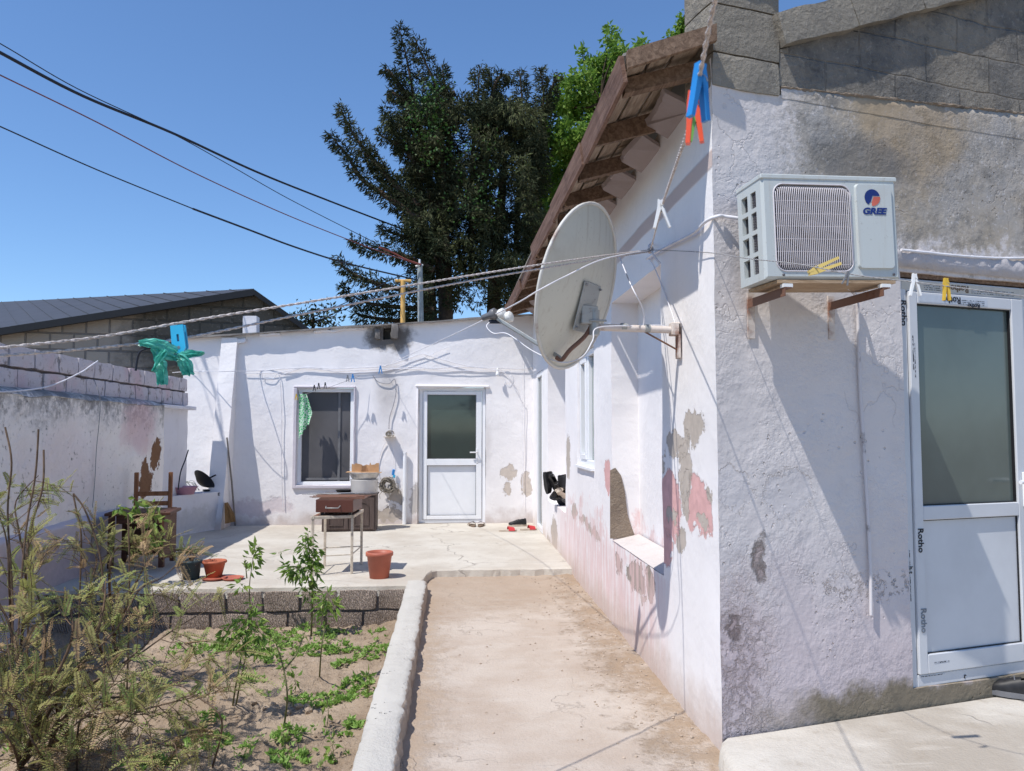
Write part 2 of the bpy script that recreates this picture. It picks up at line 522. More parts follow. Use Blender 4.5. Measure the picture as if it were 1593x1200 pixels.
# facade (rotated plane)
def fw(px, py): return tuple(atF(px, py))
def fac_extra(t, col, h):
    xyz = t.sep()
    s = t.n('ShaderNodeVectorMath', [t.vmath('SUBTRACT', t.pos, tuple(FO)), tuple(FU)], out=1, operation='DOT_PRODUCT')
    nz = t.noise(scale=2.3, detail=8, rough=.68)
    n2 = t.noise(scale=7, detail=8, rough=.7)
    # bare weathered render where the whitewash has gone: upper right
    a = t.math('MULTIPLY_ADD', t.math('SUBTRACT', nz, .5), 1.0, s)
    k = t.math('MULTIPLY', t.rng(a, .24, .62), t.rng(t.math('MULTIPLY_ADD', t.math('SUBTRACT', n2, .5), .7, xyz[2]), 2.30, 2.58))
    spk = t.rng(t.noise(scale=28, detail=6, rough=.75), .40, .56)
    k = t.math('MULTIPLY', k, t.math('MAXIMUM', spk, t.rng(k, .45, .95)))
    warm = t.mix(t.rng(nz, .35, .65), (.40, .34, .265), (.36, .34, .32))
    warm = t.mix(t.rng(n2, .46, .72), warm, (.20, .185, .165))
    warm = t.mix(t.math('MULTIPLY', t.rng(t.noise(scale=36, detail=5, rough=.7), .56, .68), .7), warm, (.60, .57, .56))
    och = t.blob(fw(1420, 190), (.5, .12, .35), .6, edge=.4, nz=nz)
    warm = t.mix(t.math('MULTIPLY', och, .55), warm, (.34, .235, .12))
    blk = t.blob(fw(1340, 250), (.35, .25, .12), 1.0, edge=.4, nz=n2)
    warm = t.mix(t.math('MULTIPLY', blk, .6), warm, (.10, .10, .10))
    col = t.mix(t.math('MULTIPLY', k, .95), col, warm)
    # mauve damp lower down, mossy foot
    zl = t.math('MULTIPLY_ADD', t.math('SUBTRACT', nz, .5), .9, xyz[2])
    col = t.mix(t.math('MULTIPLY', t.rng(zl, 1.15, .35), .55), col, (.50, .40, .42))
    zm = t.math('MULTIPLY_ADD', t.math('SUBTRACT', n2, .5), .30, xyz[2])
    mk = t.math('MULTIPLY', t.rng(zm, .27, .17), t.rng(a, .1, .55))
    col = t.mix(t.math('MULTIPLY', mk, .9), col, (.20, .165, .105))
    # broken-out lumps near the corner
    wc = t.n('ShaderNodeTexNoise', {'Vector': t.pos, 'Scale': 9.0, 'Detail': 7.0, 'Roughness': .7}, out=1)
    wp = t.vmath('ADD', t.pos, t.vmath('MULTIPLY', t.vmath('SUBTRACT', wc, (.5, .5, .5)), (.2, .2, .26)))
    pk = t.blob(fw(1180, 870), (.035, .05, .085), .9, edge=.5, nz=n2, vec=wp)
    pk2 = t.blob(fw(1150, 1000), (.14, .14, .28), 1.2, edge=.6, nz=n2, vec=wp)
    pk3 = t.blob(fw(1142, 975), (.03, .04, .035), .8, edge=.5, nz=n2, vec=wp)
    pk = t.math('MAXIMUM', pk, pk3)
    col = t.mix(t.math('MULTIPLY', pk, .8), col, (.34, .27, .255))
    col = t.mix(t.math('MULTIPLY', pk2, .35), col, (.44, .34, .36))
    h = t.math('SUBTRACT', h, t.math('MULTIPLY', pk, 4.0))
    h = t.math('SUBTRACT', h, t.math('MULTIPLY', t.math('MULTIPLY', pk2, n2), 2.0))
    bz = t.math('MULTIPLY', t.math('MULTIPLY', t.rng(xyz[2], .60, .69), t.rng(xyz[2], .83, .74)), t.rng(s, .12, .3))
    lump = t.noise(scale=17, detail=5, rough=.7)
    h = t.math('SUBTRACT', h, t.math('MULTIPLY', t.math('MULTIPLY', t.math('MULTIPLY', bz, t.rng(nz, .42, .6)), t.rng(lump, .54, .64)), 1.2))
    ruff = t.math('MULTIPLY', t.rng(zl, .95, .55), t.rng(s, .40, .12))
    h = t.math('SUBTRACT', h, t.math('MULTIPLY', t.math('MULTIPLY', ruff, t.rng(lump, .42, .62)), 1.8))
    # cracks
    cr = t.voro(t.vmath('ADD', t.pos, t.vmath('MULTIPLY', t.n('ShaderNodeTexNoise', {'Vector': t.pos, 'Scale': 6.0, 'Detail': 4.0}, out=1), (.3, .3, .3))), 2.1, 'DISTANCE_TO_EDGE')
    ck = t.math('MULTIPLY', t.rng(cr, .012, .002), t.rng(t.noise(scale=1.6, detail=3), .50, .62))
    h = t.math('SUBTRACT', h, t.math('MULTIPLY', ck, .25))
    col = t.mix(t.math('MULTIPLY', ck, .12), col, (.25, .22, .22))
    return col, h
M_fac = plaster('facade_plaster', (.66, .615, .60), [
    (fw(1140, 760), (.12, .12, .10), (.60, .57, .575), .5, 9.0, .1, .5), (fw(1230, 770), (.16, .16, .10), (.60, .57, .575), .5, 9.0, .1, .5)],
    bscale=52, bdist=.008, pits=1.0, extra=fac_extra, dirt=.3)

# back wall
def bw(px, py): return tuple(atY(px, py, BY))
def back_extra(t, col, h):
    n2 = t.noise(scale=6, detail=7, rough=.68)
    soot = t.blob(bw(607, 525), (.34, .4, .22), .7, edge=.35, nz=n2)
    col = t.mix(t.math('MULTIPLY', soot, .9), col, (.10, .085, .07))
    s2 = t.blob(bw(603, 608), (.16, .4, .40), .5, edge=.8, nz=n2)
    col = t.mix(t.math('MULTIPLY', s2, .42), col, (.28, .24, .20))
    s3 = t.blob(bw(757, 690), (.07, .3, .35), .6, edge=.8, nz=n2)
    col = t.mix(t.math('MULTIPLY', s3, .25), col, (.35, .31, .29))
    return col, h
M_back = plaster('annex_plaster', WHITE, [
    (bw(793, 736), (.12, .3, .11), (.56, .49, .43), .45, 6.0, .08), (bw(817, 756), (.08, .3, .17), (.56, .49, .43), .5, 6.0, .08), (bw(788, 760), (.05, .3, .10), (.56, .49, .43), .5, 6.0, .08),
    (bw(617, 775), (.13, .3, .10), GREYB, .7, 6.0, .1), (bw(605, 800), (.2, .3, .10), GREYB, .9, 6.0, .1), (bw(648, 775), (.10, .3, .2), CEM, .9, 6.0, .2, .6),
    (bw(400, 790), (.5, .3, .12), (.6, .5, .52), 1.0, 4.0, .3, .6)],
    bscale=26, bdist=.006, extra=back_extra, dirt=.2, lowdirt=(.05, .35, (.50, .43, .40)))

# old boundary wall: blackened top, pitted whitewash
def left_extra(t, col, h):
    xyz = t.sep()
    n1 = t.noise(scale=3.0, detail=8, rough=.7)
    n2 = t.noise(scale=16, detail=6, rough=.72)
    zz = t.math('MULTIPLY_ADD', t.math('SUBTRACT', n1, .5), .9, xyz[2])
    k = t.rng(zz, 1.46, 1.92)
    spk = t.rng(n2, .40, .56)
    k = t.math('MULTIPLY', k, t.math('MAXIMUM', spk, t.rng(k, .55, 1.0)))
    col = t.mix(t.math('MULTIPLY', k, .85), col, (.15, .145, .14))
    pk = t.blob((-3.65, 9.35, 1.55), (.4, .45, .30), .8, edge=.4, nz=n1)
    col = t.mix(t.math('MULTIPLY', pk, .5), col, (.60, .34, .36))
    pk2 = t.blob((-3.65, 7.6, 1.1), (.4, .9, .4), .9, edge=.5, nz=n1)
    col = t.mix(t.math('MULTIPLY', pk2, .25), col, (.62, .46, .50))
    sp = t.math('MULTIPLY', t.rng(t.noise(scale=24, detail=7, rough=.75), .60, .68), t.rng(n1, .44, .60))
    col = t.mix(t.math('MULTIPLY', sp, .75), col, (.17, .155, .14))
    h = t.math('SUBTRACT', h, t.math('ADD', t.math('MULTIPLY', k, n2), t.math('MULTIPLY', sp, .8)))
    wc = t.n('ShaderNodeTexNoise', {'Vector': t.pos, 'Scale': 6.0, 'Detail': 7.0, 'Roughness': .66}, out=1)
    wp = t.vmath('ADD', t.pos, t.vmath('MULTIPLY', t.vmath('SUBTRACT', wc, (.5, .5, .5)), (.5, .5, .5)))
    bp = t.math('MAXIMUM', t.blob((-3.65, 9.55, .92), (.4, .22, .20), .3, edge=.05, nz=n2, vec=wp), t.blob((-3.65, 9.86, 1.2), (.4, .15, .17), .3, edge=.05, nz=n2, vec=wp))
    col = t.mix(bp, col, (.21, .115, .065))
    return col, h
M_left = plaster('boundary_plaster', (.93, .88, .83), [], bscale=26, bdist=.012, extra=left_extra, dirt=.22)
M_plinth = plaster('plinth_plaster', (.60, .55, .60), [((-3.6, 7.0, .2), (.3, 1.2, .25), (.42, .36, .40), .9, 4.0, .3, .7)], bscale=26, bdist=.01, dirt=.5)
M_trough = plaster('trough_plaster', (.72, .71, .74), [((-3.45, 11.0, .25), (.4, .5, .18), (.48, .47, .46), .8, 5.0, .4, .6)], bscale=30, bdist=.006, dirt=.6)

def blockmat(name, base, dark, lite, bdist=.012, bs=40, painted=None, streak=False):
    t = NT(name, .95, .1)
    a = t.n('ShaderNodeAttribute', out=2, attribute_name='tint')
    n1 = t.noise(scale=4, detail=7, rough=.65); n2 = t.noise(scale=bs, detail=5, rough=.65)
    col = t.mix(a, tuple(c * .8 for c in base), tuple(c * 1.15 for c in base))
    col = t.mix(t.rng(n1, .45, .75), col, dark)
    col = t.mix(t.math('MULTIPLY', t.rng(n2, .55, .72), .5), col, lite)
    h = t.math('ADD', n2, t.math('MULTIPLY', n1, 1.5))
    if streak:
        w = t.n('ShaderNodeTexWave', {'Vector': t.n('ShaderNodeMapping', {'Vector': t.pos, 'Rotation': (0, .35, 0)}), 'Scale': 16.0, 'Distortion': 5.0, 'Detail': 3.0, 'Detail Scale': 2.0})
        h = t.math('MULTIPLY_ADD', w, .6, h)
        col = t.mix(t.math('MULTIPLY', t.rng(w, .4, .1), .3), col, dark)
    if painted:
        pcol, thr = painted
        pk = t.rng(t.noise(scale=9, detail=7, rough=.7), thr - .05, thr + .05)
        col = t.mix(pk, col, pcol)
        pk2 = t.math('MULTIPLY', t.rng(t.noise(scale=1.1, detail=3), .48, .6), pk)
        col = t.mix(t.math('MULTIPLY', pk2, .5), col, (.60, .40, .42))
    t.color(col); t.normal(t.bump(h, bdist))
    return t.mat
M_block = blockmat('limestone_block', (.40, .325, .275), (.20, .16, .135), (.50, .43, .37), bdist=.02, streak=True)
M_blockpaint = blockmat('painted_block', (.36, .32, .31), (.23, .20, .19), (.5, .47, .46), painted=((.60, .56, .58), .42))
M_mortar = simple('mortar', (.14, .125, .12), .95, .1, bump=.01)
M_stone = blockmat('weathered_stone', (.30, .27, .225), (.16, .15, .135), (.40, .36, .31), bdist=.016, bs=34)

def gable_mat():
    t = NT('gable_stone', .95, .1)
    s = t.n('ShaderNodeVectorMath', [t.vmath('SUBTRACT', t.pos, tuple(FO)), tuple(FU)], out=1, operation='DOT_PRODUCT')
    v = t.n('ShaderNodeCombineXYZ', [s, t.sep()[2], 0.0])
    nv = t.n('ShaderNodeTexNoise', {'Vector': t.pos, 'Scale': 3.0, 'Detail': 5.0}, out=1)
    v2 = t.vmath('ADD', v, t.vmath('MULTIPLY', t.vmath('SUBTRACT', nv, (.5, .5, .5)), (.07, .06, .0)))
    br = t.nt.nodes.new('ShaderNodeTexBrick')
    t.put(br.inputs['Vector'], v2)
    for k, val in (('Scale', 1.0), ('Mortar Size', .008), ('Mortar Smooth', 1.0), ('Brick Width', .46), ('Row Height', .20), ('Bias', 0.0)): br.inputs[k].default_value = val
    t.put(br.inputs['Color1'], (.30, .265, .215)); t.put(br.inputs['Color2'], (.22, .205, .185)); t.put(br.inputs['Mortar'], (.245, .22, .19))
    n1 = t.noise(scale=2.0, detail=8, rough=.7); n2 = t.noise(scale=34, detail=5, rough=.7); n3 = t.noise(scale=5, detail=7, rough=.7)
    col = t.mix(t.rng(n1, .42, .66), br.outputs[0], (.115, .115, .115))
    col = t.mix(t.math('MULTIPLY', t.rng(n3, .52, .72), .6), col, (.37, .33, .27))
    col = t.mix(t.math('MULTIPLY', t.rng(n2, .55, .7), .45), col, (.42, .39, .35))
    col = t.mix(t.math('MULTIPLY', t.rng(t.noise(scale=13, detail=6, rough=.75), .55, .68), .65), col, (.10, .095, .09))
    h = t.math('ADD', t.math('MULTIPLY', n2, 1.1), t.math('SUBTRACT', t.math('MULTIPLY', n3, 2.2), t.math('MULTIPLY', br.outputs[1], .5)))
    t.color(col); t.normal(t.bump(h, .020))
    return t.mat
M_gable = gable_mat()

def neighbour_mat():
    t = NT('neighbour_block', .95, .1)
    o = t.objpos()
    x = t.sep(o)
    v = t.n('ShaderNodeCombineXYZ', [x[0], x[2], 0.0])
    br = t.nt.nodes.new('ShaderNodeTexBrick')
    t.put(br.inputs['Vector'], v)
    for k, val in (('Scale', 1.0), ('Mortar Size', .022), ('Mortar Smooth', .3), ('Brick Width', .46), ('Row Height', .36), ('Bias', 0.0)): br.inputs[k].default_value = val
    t.put(br.inputs['Color1'], (.42, .36, .30)); t.put(br.inputs['Color2'], (.33, .285, .24)); t.put(br.inputs['Mortar'], (.21, .19, .175))
    n1 = t.noise(scale=.9, detail=6, rough=.7); n2 = t.noise(scale=16, detail=5)
    k = t.rng(t.math('MULTIPLY_ADD', t.math('SUBTRACT', n1, .5), 2.2, x[0]), -3.0, -2.2)
    col = t.mix(t.math('MULTIPLY', k, .8), br.outputs[0], (.055, .054, .045))
    col = t.mix(t.math('MULTIPLY', t.rng(n2, .55, .75), .4), col, (.36, .33, .29))
    t.color(col); t.normal(t.bump(t.math('SUBTRACT', n2, t.math('MULTIPLY', br.outputs[1], 1.5)), .02))
    return t.mat
M_neigh = neighbour_mat()

def path_mat():
    t = NT('trodden_path', .95, .1)
    xyz = t.sep()
    n1 = t.noise(scale=1.3, detail=7, rough=.62); n2 = t.noise(scale=8, detail=7, rough=.68); n3 = t.noise(scale=55, detail=4, rough=.65)
    st = t.noise(t.n('ShaderNodeMapping', {'Vector': t.pos, 'Scale': (1.0, 3.4, 1.0), 'Rotation': (0, 0, .3)}), 2.4, 6, .65)
    col = t.mix(t.rng(n1, .35, .65), (.42, .34, .275), (.51, .44, .375))
    col = t.mix(t.math('MULTIPLY', t.rng(st, .50, .85), .7), col, (.55, .505, .45))
    gr = t.noise(scale=140, detail=3, rough=.7)
    col = t.mix(t.math('MULTIPLY', t.rng(gr, .50, .72), .45), col, (.30, .25, .205))
    # loose brown soil along the house and the edges
    ex = t.math('MULTIPLY_ADD', t.math('SUBTRACT', n2, .5), .9, xyz[0])
    loose = t.math('MULTIPLY', t.rng(ex, .80, 1.1), t.rng(t.noise(scale=3.5, detail=6, rough=.7), .36, .58))
    ed2 = t.math('MULTIPLY', t.rng(ex, .05, -.25), .7)
    loose = t.math('MAXIMUM', loose, ed2)
    far = t.math('MULTIPLY', t.rng(t.math('MULTIPLY_ADD', t.math('SUBTRACT', n2, .5), 1.6, xyz[1]), 5.9, 7.2), .65)
    loose = t.math('MAXIMUM', loose, far)
    col = t.mix(t.math('MULTIPLY', loose, .85), col, (.33, .24, .165))
    sp = t.rng(n3, .60, .72)
    col = t.mix(t.math('MULTIPLY', sp, .35), col, (.27, .22, .18))
    cr = t.voro(t.vmath('ADD', t.pos, t.vmath('MULTIPLY', t.n('ShaderNodeTexNoise', {'Vector': t.pos, 'Scale': 3.0, 'Detail': 5.0}, out=1), (.7, .7, .7))), .75, 'DISTANCE_TO_EDGE')
    ck = t.math('MULTIPLY', t.rng(cr, .008, .001), t.rng(n1, .45, .6))
    col = t.mix(t.math('MULTIPLY', ck, .25), col, (.2, .16, .13))
    h = t.math('ADD', t.math('MULTIPLY', n3, .6), t.math('MULTIPLY', t.math('MULTIPLY', n2, loose), 2.5))
    h = t.math('SUBTRACT', h, t.math('MULTIPLY', ck, .4))
    t.color(col); t.normal(t.bump(h, .008))
    return t.mat
M_path = path_mat()
def conc_mat(name, a, b, dk):
    t = NT(name, .9, .15)
    n1 = t.noise(scale=1.1, detail=7, rough=.62); n2 = t.noise(scale=9, detail=7, rough=.68); n3 = t.noise(scale=70, detail=3)
    col = t.mix(t.rng(n1, .35, .65), a, b)
    col = t.mix(t.math('MULTIPLY', t.rng(n2, .54, .76), .55), col, dk)
    w = t.noise(t.n('ShaderNodeMapping', {'Vector': t.pos, 'Scale': (1.0, 4.5, 1.0)}), 3.2, 6, .6)
    col = t.mix(t.math('MULTIPLY', t.rng(w, .55, .75), .4), col, tuple(min(1, c * 1.15) for c in b))
    cr = t.voro(t.vmath('ADD', t.pos, t.vmath('MULTIPLY', t.n('ShaderNodeTexNoise', {'Vector': t.pos, 'Scale': 2.0, 'Detail': 5.0}, out=1), (.8, .8, .8))), .6, 'DISTANCE_TO_EDGE')
    ck = t.math('MULTIPLY', t.rng(cr, .007, .001), t.rng(n1, .4, .55))
    col = t.mix(t.math('MULTIPLY', ck, .6), col, (.2, .17, .15))
    t.color(col); t.normal(t.bump(t.math('SUBTRACT', t.math('MULTIPLY_ADD', n2, 1.2, n3), ck), .005))
    return t.mat
M_patio = conc_mat('patio_concrete', (.46, .415, .355), (.56, .525, .465), (.34, .285, .225))
M_slab = conc_mat('slab_concrete', (.38, .335, .28), (.56, .52, .46), (.29, .235, .175))
def soil_mat():
    t = NT('garden_soil', .97, .08)
    n1 = t.noise(scale=1.6, detail=7, rough=.65); n2 = t.noise(scale=14, detail=7, rough=.7); n3 = t.noise(scale=60, detail=4)
    col = t.mix(t.rng(n1, .35, .68), (.30, .225, .16), (.43, .34, .255))
    col = t.mix(t.math('MULTIPLY', t.rng(n2, .52, .72), .6), col, (.20, .145, .10))
    col = t.mix(t.math('MULTIPLY', t.rng(n3, .6, .72), .5), col, (.52, .45, .38))
    t.color(col); t.normal(t.bump(t.math('MULTIPLY_ADD', n2, 2.2, n3), .014))
    return t.mat
M_soil = soil_mat()
M_kerbtop = plaster('kerb_concrete', (.52, .495, .45), [], bscale=75, bdist=.009, dirt=.7, pits=1.5)
M_ground = simple('open_ground', (.28, .23, .17), .95, .1, var=.25, vscale=.2)

def wood(name, a, b, sc=(1, 14, 14), rough=.8):
    t = NT(name, rough, .2)
    v = t.n('ShaderNodeMapping', {'Vector': t.pos, 'Scale': sc})
    n1 = t.noise(v, 3, 6, .65, .6); n2 = t.noise(scale=3, detail=6, rough=.7)
    col = t.mix(t.rng(n1, .3, .7), a, b)
    col = t.mix(t.math('MULTIPLY', t.rng(n2, .5, .75), .6), col, tuple(c * .45 for c in a))
    t.color(col); t.normal(t.bump(n1, .004))
    return t.mat
M_eave = wood('eave_wood', (.12, .075, .05), (.26, .175, .12), (14, 1.2, 14))
M_eave2 = wood('plank_wood', (.26, .19, .14), (.48, .38, .29), (14, 1.0, 14))
M_fascia = wood('fascia_wood', (.13, .07, .05), (.25, .155, .115), (14, .8, 14))
M_chairwood = wood('chair_wood', (.20, .085, .04), (.32, .15, .075), (10, 10, 1))
M_cab = wood('cabinet_wood', (.075, .052, .045), (.12, .09, .078), (12, 12, 1), .55)
M_tablewood = wood('table_wood', (.06, .026, .017), (.11, .048, .03), (10, 2, 10), .5)
M_sheet = simple('roof_sheet_grey', (.33, .30, .27), .85, .2, var=.25, vscale=3)
M_darkroof = simple('dark_roof_sheet', (.05, .05, .056), .55, .4, var=.12, vscale=2)
M_black = simple('black_trim', (.012, .012, .014), .5, .4)
M_blackfab = simple('black_leather', (.014, .013, .014), .5, .4, var=.4, vscale=30)
M_pvc = simple('white_pvc', (.80, .81, .83), .35, .45, var=.02)
M_pvcdoor = simple('grey_pvc', (.56, .57, .59), .4, .45, var=.05, vscale=2.5)
M_film = simple('protective_film', (.50, .53, .58), .35, .5, var=.05, vscale=20)
M_filmtan = simple('tan_film', (.52, .48, .41), .4, .5, var=.06, vscale=20)
M_ink = simple('print_ink', (.02, .022, .03), .6)
M_inkg = simple('faded_ink', (.20, .215, .24), .6)
def glass(name, col, rough=.06, spec=.6, bands=False):
    t = NT(name, rough, spec)
    n1 = t.noise(t.objpos(), 1.3, 4)
    t.color(t.mix(t.rng(n1, .35, .65), col, tuple(c * 1.35 for c in col)))
    t.put(t.b.inputs['Roughness'], t.math('MULTIPLY_ADD', t.noise(scale=5, detail=4), .05, rough))
    return t.mat
M_glass = glass('dark_green_glass', (.018, .034, .032), .03, .9)
M_frost = glass('frosted_glass', (.085, .105, .095), .16, .8)
M_screen = glass('window_screen', (.085, .082, .085), .4, .3)
M_glassl = glass('pale_glass', (.16, .19, .18), .12)
def dusty(name, col, dirt, amt, rough=.42):
    t = NT(name, rough, .4)
    o = t.pos
    n1 = t.noise(o, 2.2, 6, .65)
    st = t.noise(t.n('ShaderNodeMapping', {'Vector': o, 'Scale': (22, 22, 1.3)}), 1.6, 5, .65)
    k = t.math('MULTIPLY', t.math('MAXIMUM', t.rng(st, .52, .74), t.rng(n1, .52, .74)), amt)
    sp = t.math('MULTIPLY', t.rng(t.noise(o, 48, 4, .7), .62, .70), amt)
    c = t.mix(k, col, dirt); c = t.mix(sp, c, tuple(x * .5 for x in dirt))
    t.color(c); t.put(t.b.inputs['Roughness'], t.math('MULTIPLY_ADD', k, .5, rough))
    return t.mat
M_acw = dusty('ac_casing', (.50, .53, .52), (.40, .37, .32), .35)
M_acd = simple('ac_dark', (.03, .027, .03), .6)
M_acg = simple('ac_grille', (.62, .58, .60), .45, .4, var=.05)
M_acmesh = simple('ac_coil', (.10, .09, .10), .5)
M_navy = simple('logo_blue', (.012, .03, .16), .5)
M_red = simple('logo_red', (.55, .13, .09), .5)
M_rust = rusty('rusty_steel', (.30, .24, .20), amount=.55)
M_rustd = rusty('rusty_brown', (.17, .085, .055), amount=.4)
M_rustp = rusty('part_rusty_pipe', (.62, .55, .50), (.20, .085, .05), amount=.45, scale=5)
M_galv = rusty('galvanised', (.34, .35, .34), (.20, .17, .14), amount=.35, rough=.45, metal=.3, scale=30)
M_dish = dusty('dish_enamel', (.57, .555, .475), (.38, .32, .25), .4)
M_plas = simple('white_plastic', (.76, .76, .75), .4, .4, var=.05)
M_rope = simple('rope', (.56, .50, .47), .9, .1, var=.3, vscale=120, bump=.003, bscale=300)
M_cord = simple('grey_cord', (.30, .29, .29), .8, .2)
M_cable = simple('black_cable', (.018, .022, .035), .6)
M_cabler = simple('red_cable', (.17, .06, .07), .6)
M_wcable = simple('white_cable', (.70, .69, .72), .6, .3)
M_terra = simple('terracotta', (.44, .135, .075), .75, .2, var=.12, vscale=10)
M_terra2 = simple('terracotta_plastic', (.42, .125, .08), .5, .35, var=.08, vscale=6)
M_potg = simple('dark_green_plastic', (.035, .055, .060), .5, .4, var=.15)
M_earth = simple('pot_earth', (.09, .065, .045), .95, .1)
M_blue = simple('blue_plastic', (.02, .20, .52), .35, .5, var=.06)
M_cyan = simple('cyan_plastic', (.03, .42, .68), .35, .5, var=.06)
M_orange = simple('orange_plastic', (.75, .09, .03), .35, .5, var=.06)
M_green = simple('green_plastic', (.14, .35, .06), .4, .5)
M_yellow = simple('yellow_plastic', (.70, .52, .16), .4, .45, var=.08)
M_yellow2 = simple('amber_plastic', (.62, .40, .04), .4, .45)
M_greyp = simple('grey_plastic', (.16, .16, .17), .4, .4)
M_steel = simple('spring_steel', (.35, .35, .36), .35, .5, .8)
def bagmat():
    t = NT('teal_film', .35, .5)
    n1 = t.noise(t.objpos(), 30, 5)
    c = t.mix(t.rng(n1, .35, .65), (.05, .40, .32), (.16, .62, .50))
    t.color(c)
    tr = t.n('ShaderNodeBsdfTranslucent', {'Color': c})
    mx = t.nt.nodes.new('ShaderNodeMixShader'); mx.inputs[0].default_value = .35
    t.nt.links.new(t.b.outputs[0], mx.inputs[1]); t.nt.links.new(tr, mx.inputs[2])
    t.nt.links.new(mx.outputs[0], t.nt.nodes['Material Output'].inputs[0])
    return t.mat
M_bag = bagmat()
def clothmat():
    t = NT('green_cloth', .9, .1)
    w = t.voro(t.objpos(), 26, 'DISTANCE_TO_EDGE')
    t.color(t.mix(t.rng(w, .05, .14), (.62, .70, .62), (.06, .38, .13)))
    return t.mat
M_cloth = clothmat()
M_cream = simple('cream_paint', (.55, .48, .39), .6, .3, var=.2, vscale=20)
M_brownm = rusty('brown_enamel', (.11, .038, .026), amount=.25, rough=.45, scale=9)
M_tub = simple('dented_zinc', (.50, .48, .46), .4, .5, .5, var=.2, vscale=14)
M_card = simple('cardboard', (.50, .31, .17), .85, .1, var=.12)
M_coil = simple('dry_twine', (.27, .24, .20), .95, .1, var=.35, vscale=40)
M_pink = simple('pink_plastic', (.50, .26, .33), .5, .4)
M_ypole = simple('yellow_pipe', (.60, .36, .11), .6, .3, var=.12)
M_gpole = simple('grey_pole', (.28, .31, .31), .7, .3, var=.15)
M_bark = simple('bark', (.075, .055, .04), .95, .1, var=.3, vscale=6)
M_stem = simple('woody_stem', (.14, .095, .065), .9, .1, var=.3, vscale=20)
M_gstem = simple('green_stem', (.13, .13, .06), .8, .2, var=.2, vscale=20)
M_brownsh = simple('brown_leather', (.19, .135, .095), .7, .3, var=.2, vscale=30)
M_redsh = simple('red_rubber', (.52, .045, .05), .5, .4)
M_solel = simple('pale_sole', (.50, .42, .34), .8, .2)
M_stick = simple('grey_stick', (.22, .20, .18), .9, .1)
M_bulb = simple('bulb_glass', (.80, .80, .80), .2, .6, var=.02)
M_cyp = tinted('cypress_foliage', [(0, (.020, .030, .016)), (.45, (.042, .055, .026)), (.75, (.078, .080, .045)), (1, (.12, .14, .06))], .8, .12, .1)  # palest ramp tones paint sunlit tufts into the foliage colour
M_ivy = tinted('ivy_leaves', [(0, (.025, .06, .012)), (1, (.07, .16, .03))], .5, .3, .2)
M_lime = tinted('spring_leaves', [(0, (.09, .18, .025)), (.5, (.17, .30, .045)), (1, (.30, .42, .09))], .55, .25, .45)
M_bush = tinted('feathery_leaves', [(0, (.33, .34, .11)), (.35, (.44, .40, .17)), (.6, (.29, .38, .12)), (.8, (.46, .34, .18)), (1, (.46, .32, .19))], .7, .15, .45)
M_weed = tinted('weed_leaves', [(0, (.17, .30, .06)), (.6, (.29, .46, .11)), (1, (.42, .55, .20))], .5, .3, .4)
M_sap = tinted('sapling_leaves', [(0, (.09, .17, .035)), (.5, (.19, .31, .06)), (1, (.36, .44, .11))], .45, .35, .4)
# ------------------------------------------------------------------ ground, path, patio
def grid_sheet(x0, x1, y0, y1, zf, cell):
    mb = MB()
    nx, ny = max(1, int((x1 - x0) / cell)), max(1, int((y1 - y0) / cell))
    vs = []
    for i in range(nx + 1):
        for j in range(ny + 1):
            x, y = x0 + (x1 - x0) * i / nx, y0 + (y1 - y0) * j / ny
            vs.append((x, y, zf(x, y)))
    fs = [(i * (ny + 1) + j, (i + 1) * (ny + 1) + j, (i + 1) * (ny + 1) + j + 1, i * (ny + 1) + j + 1) for i in range(nx) for j in range(ny)]
    mb.add(vs, fs, smooth=True)
    return mb
g = MB(); g.add([(-900, -900, -.6), (900, -900, -.6), (900, 900, -.6), (-900, 900, -.6)], [(0, 1, 2, 3)])
struct('ground', g, M_ground)
def soilz(x, y):
    p = V((x, y, 0))
    h = -.285 + .03 * noise.noise(p * 1.1) + .028 * noise.noise(p * 4) + .026 * noise.noise(p * 11) + .020 * noise.noise(p * 25)
    c = noise.cell_vector(p * 9)
    return h + (.02 * max(0, noise.noise(p * 19) - .25)) + .05 * max(0, 1 - abs(x + .42) / .25) + .05 * max(0, (5.2 - y) / 3)
struct('garden_soil', grid_sheet(-3.7, -.38, 1.6, 7.36, soilz, .024), M_soil, True)
def pathz(x, y):
    p = V((x, y, 3))
    h = .006 * noise.noise(p * 1.5) + .005 * noise.noise(p * 7)
    l = max(0, (x - .85) / .4) + max(0, (y - 6.6) / 2.0) * .6 + max(0, (-.1 - x) / .13) * .5
    return h + min(1.2, l) * (.013 * noise.noise(p * 9) + .012 * noise.noise(p * 21) + .014)
struct('path', grid_sheet(-.3, 1.30, -1.5, 8.12, pathz, .03), M_path, True)

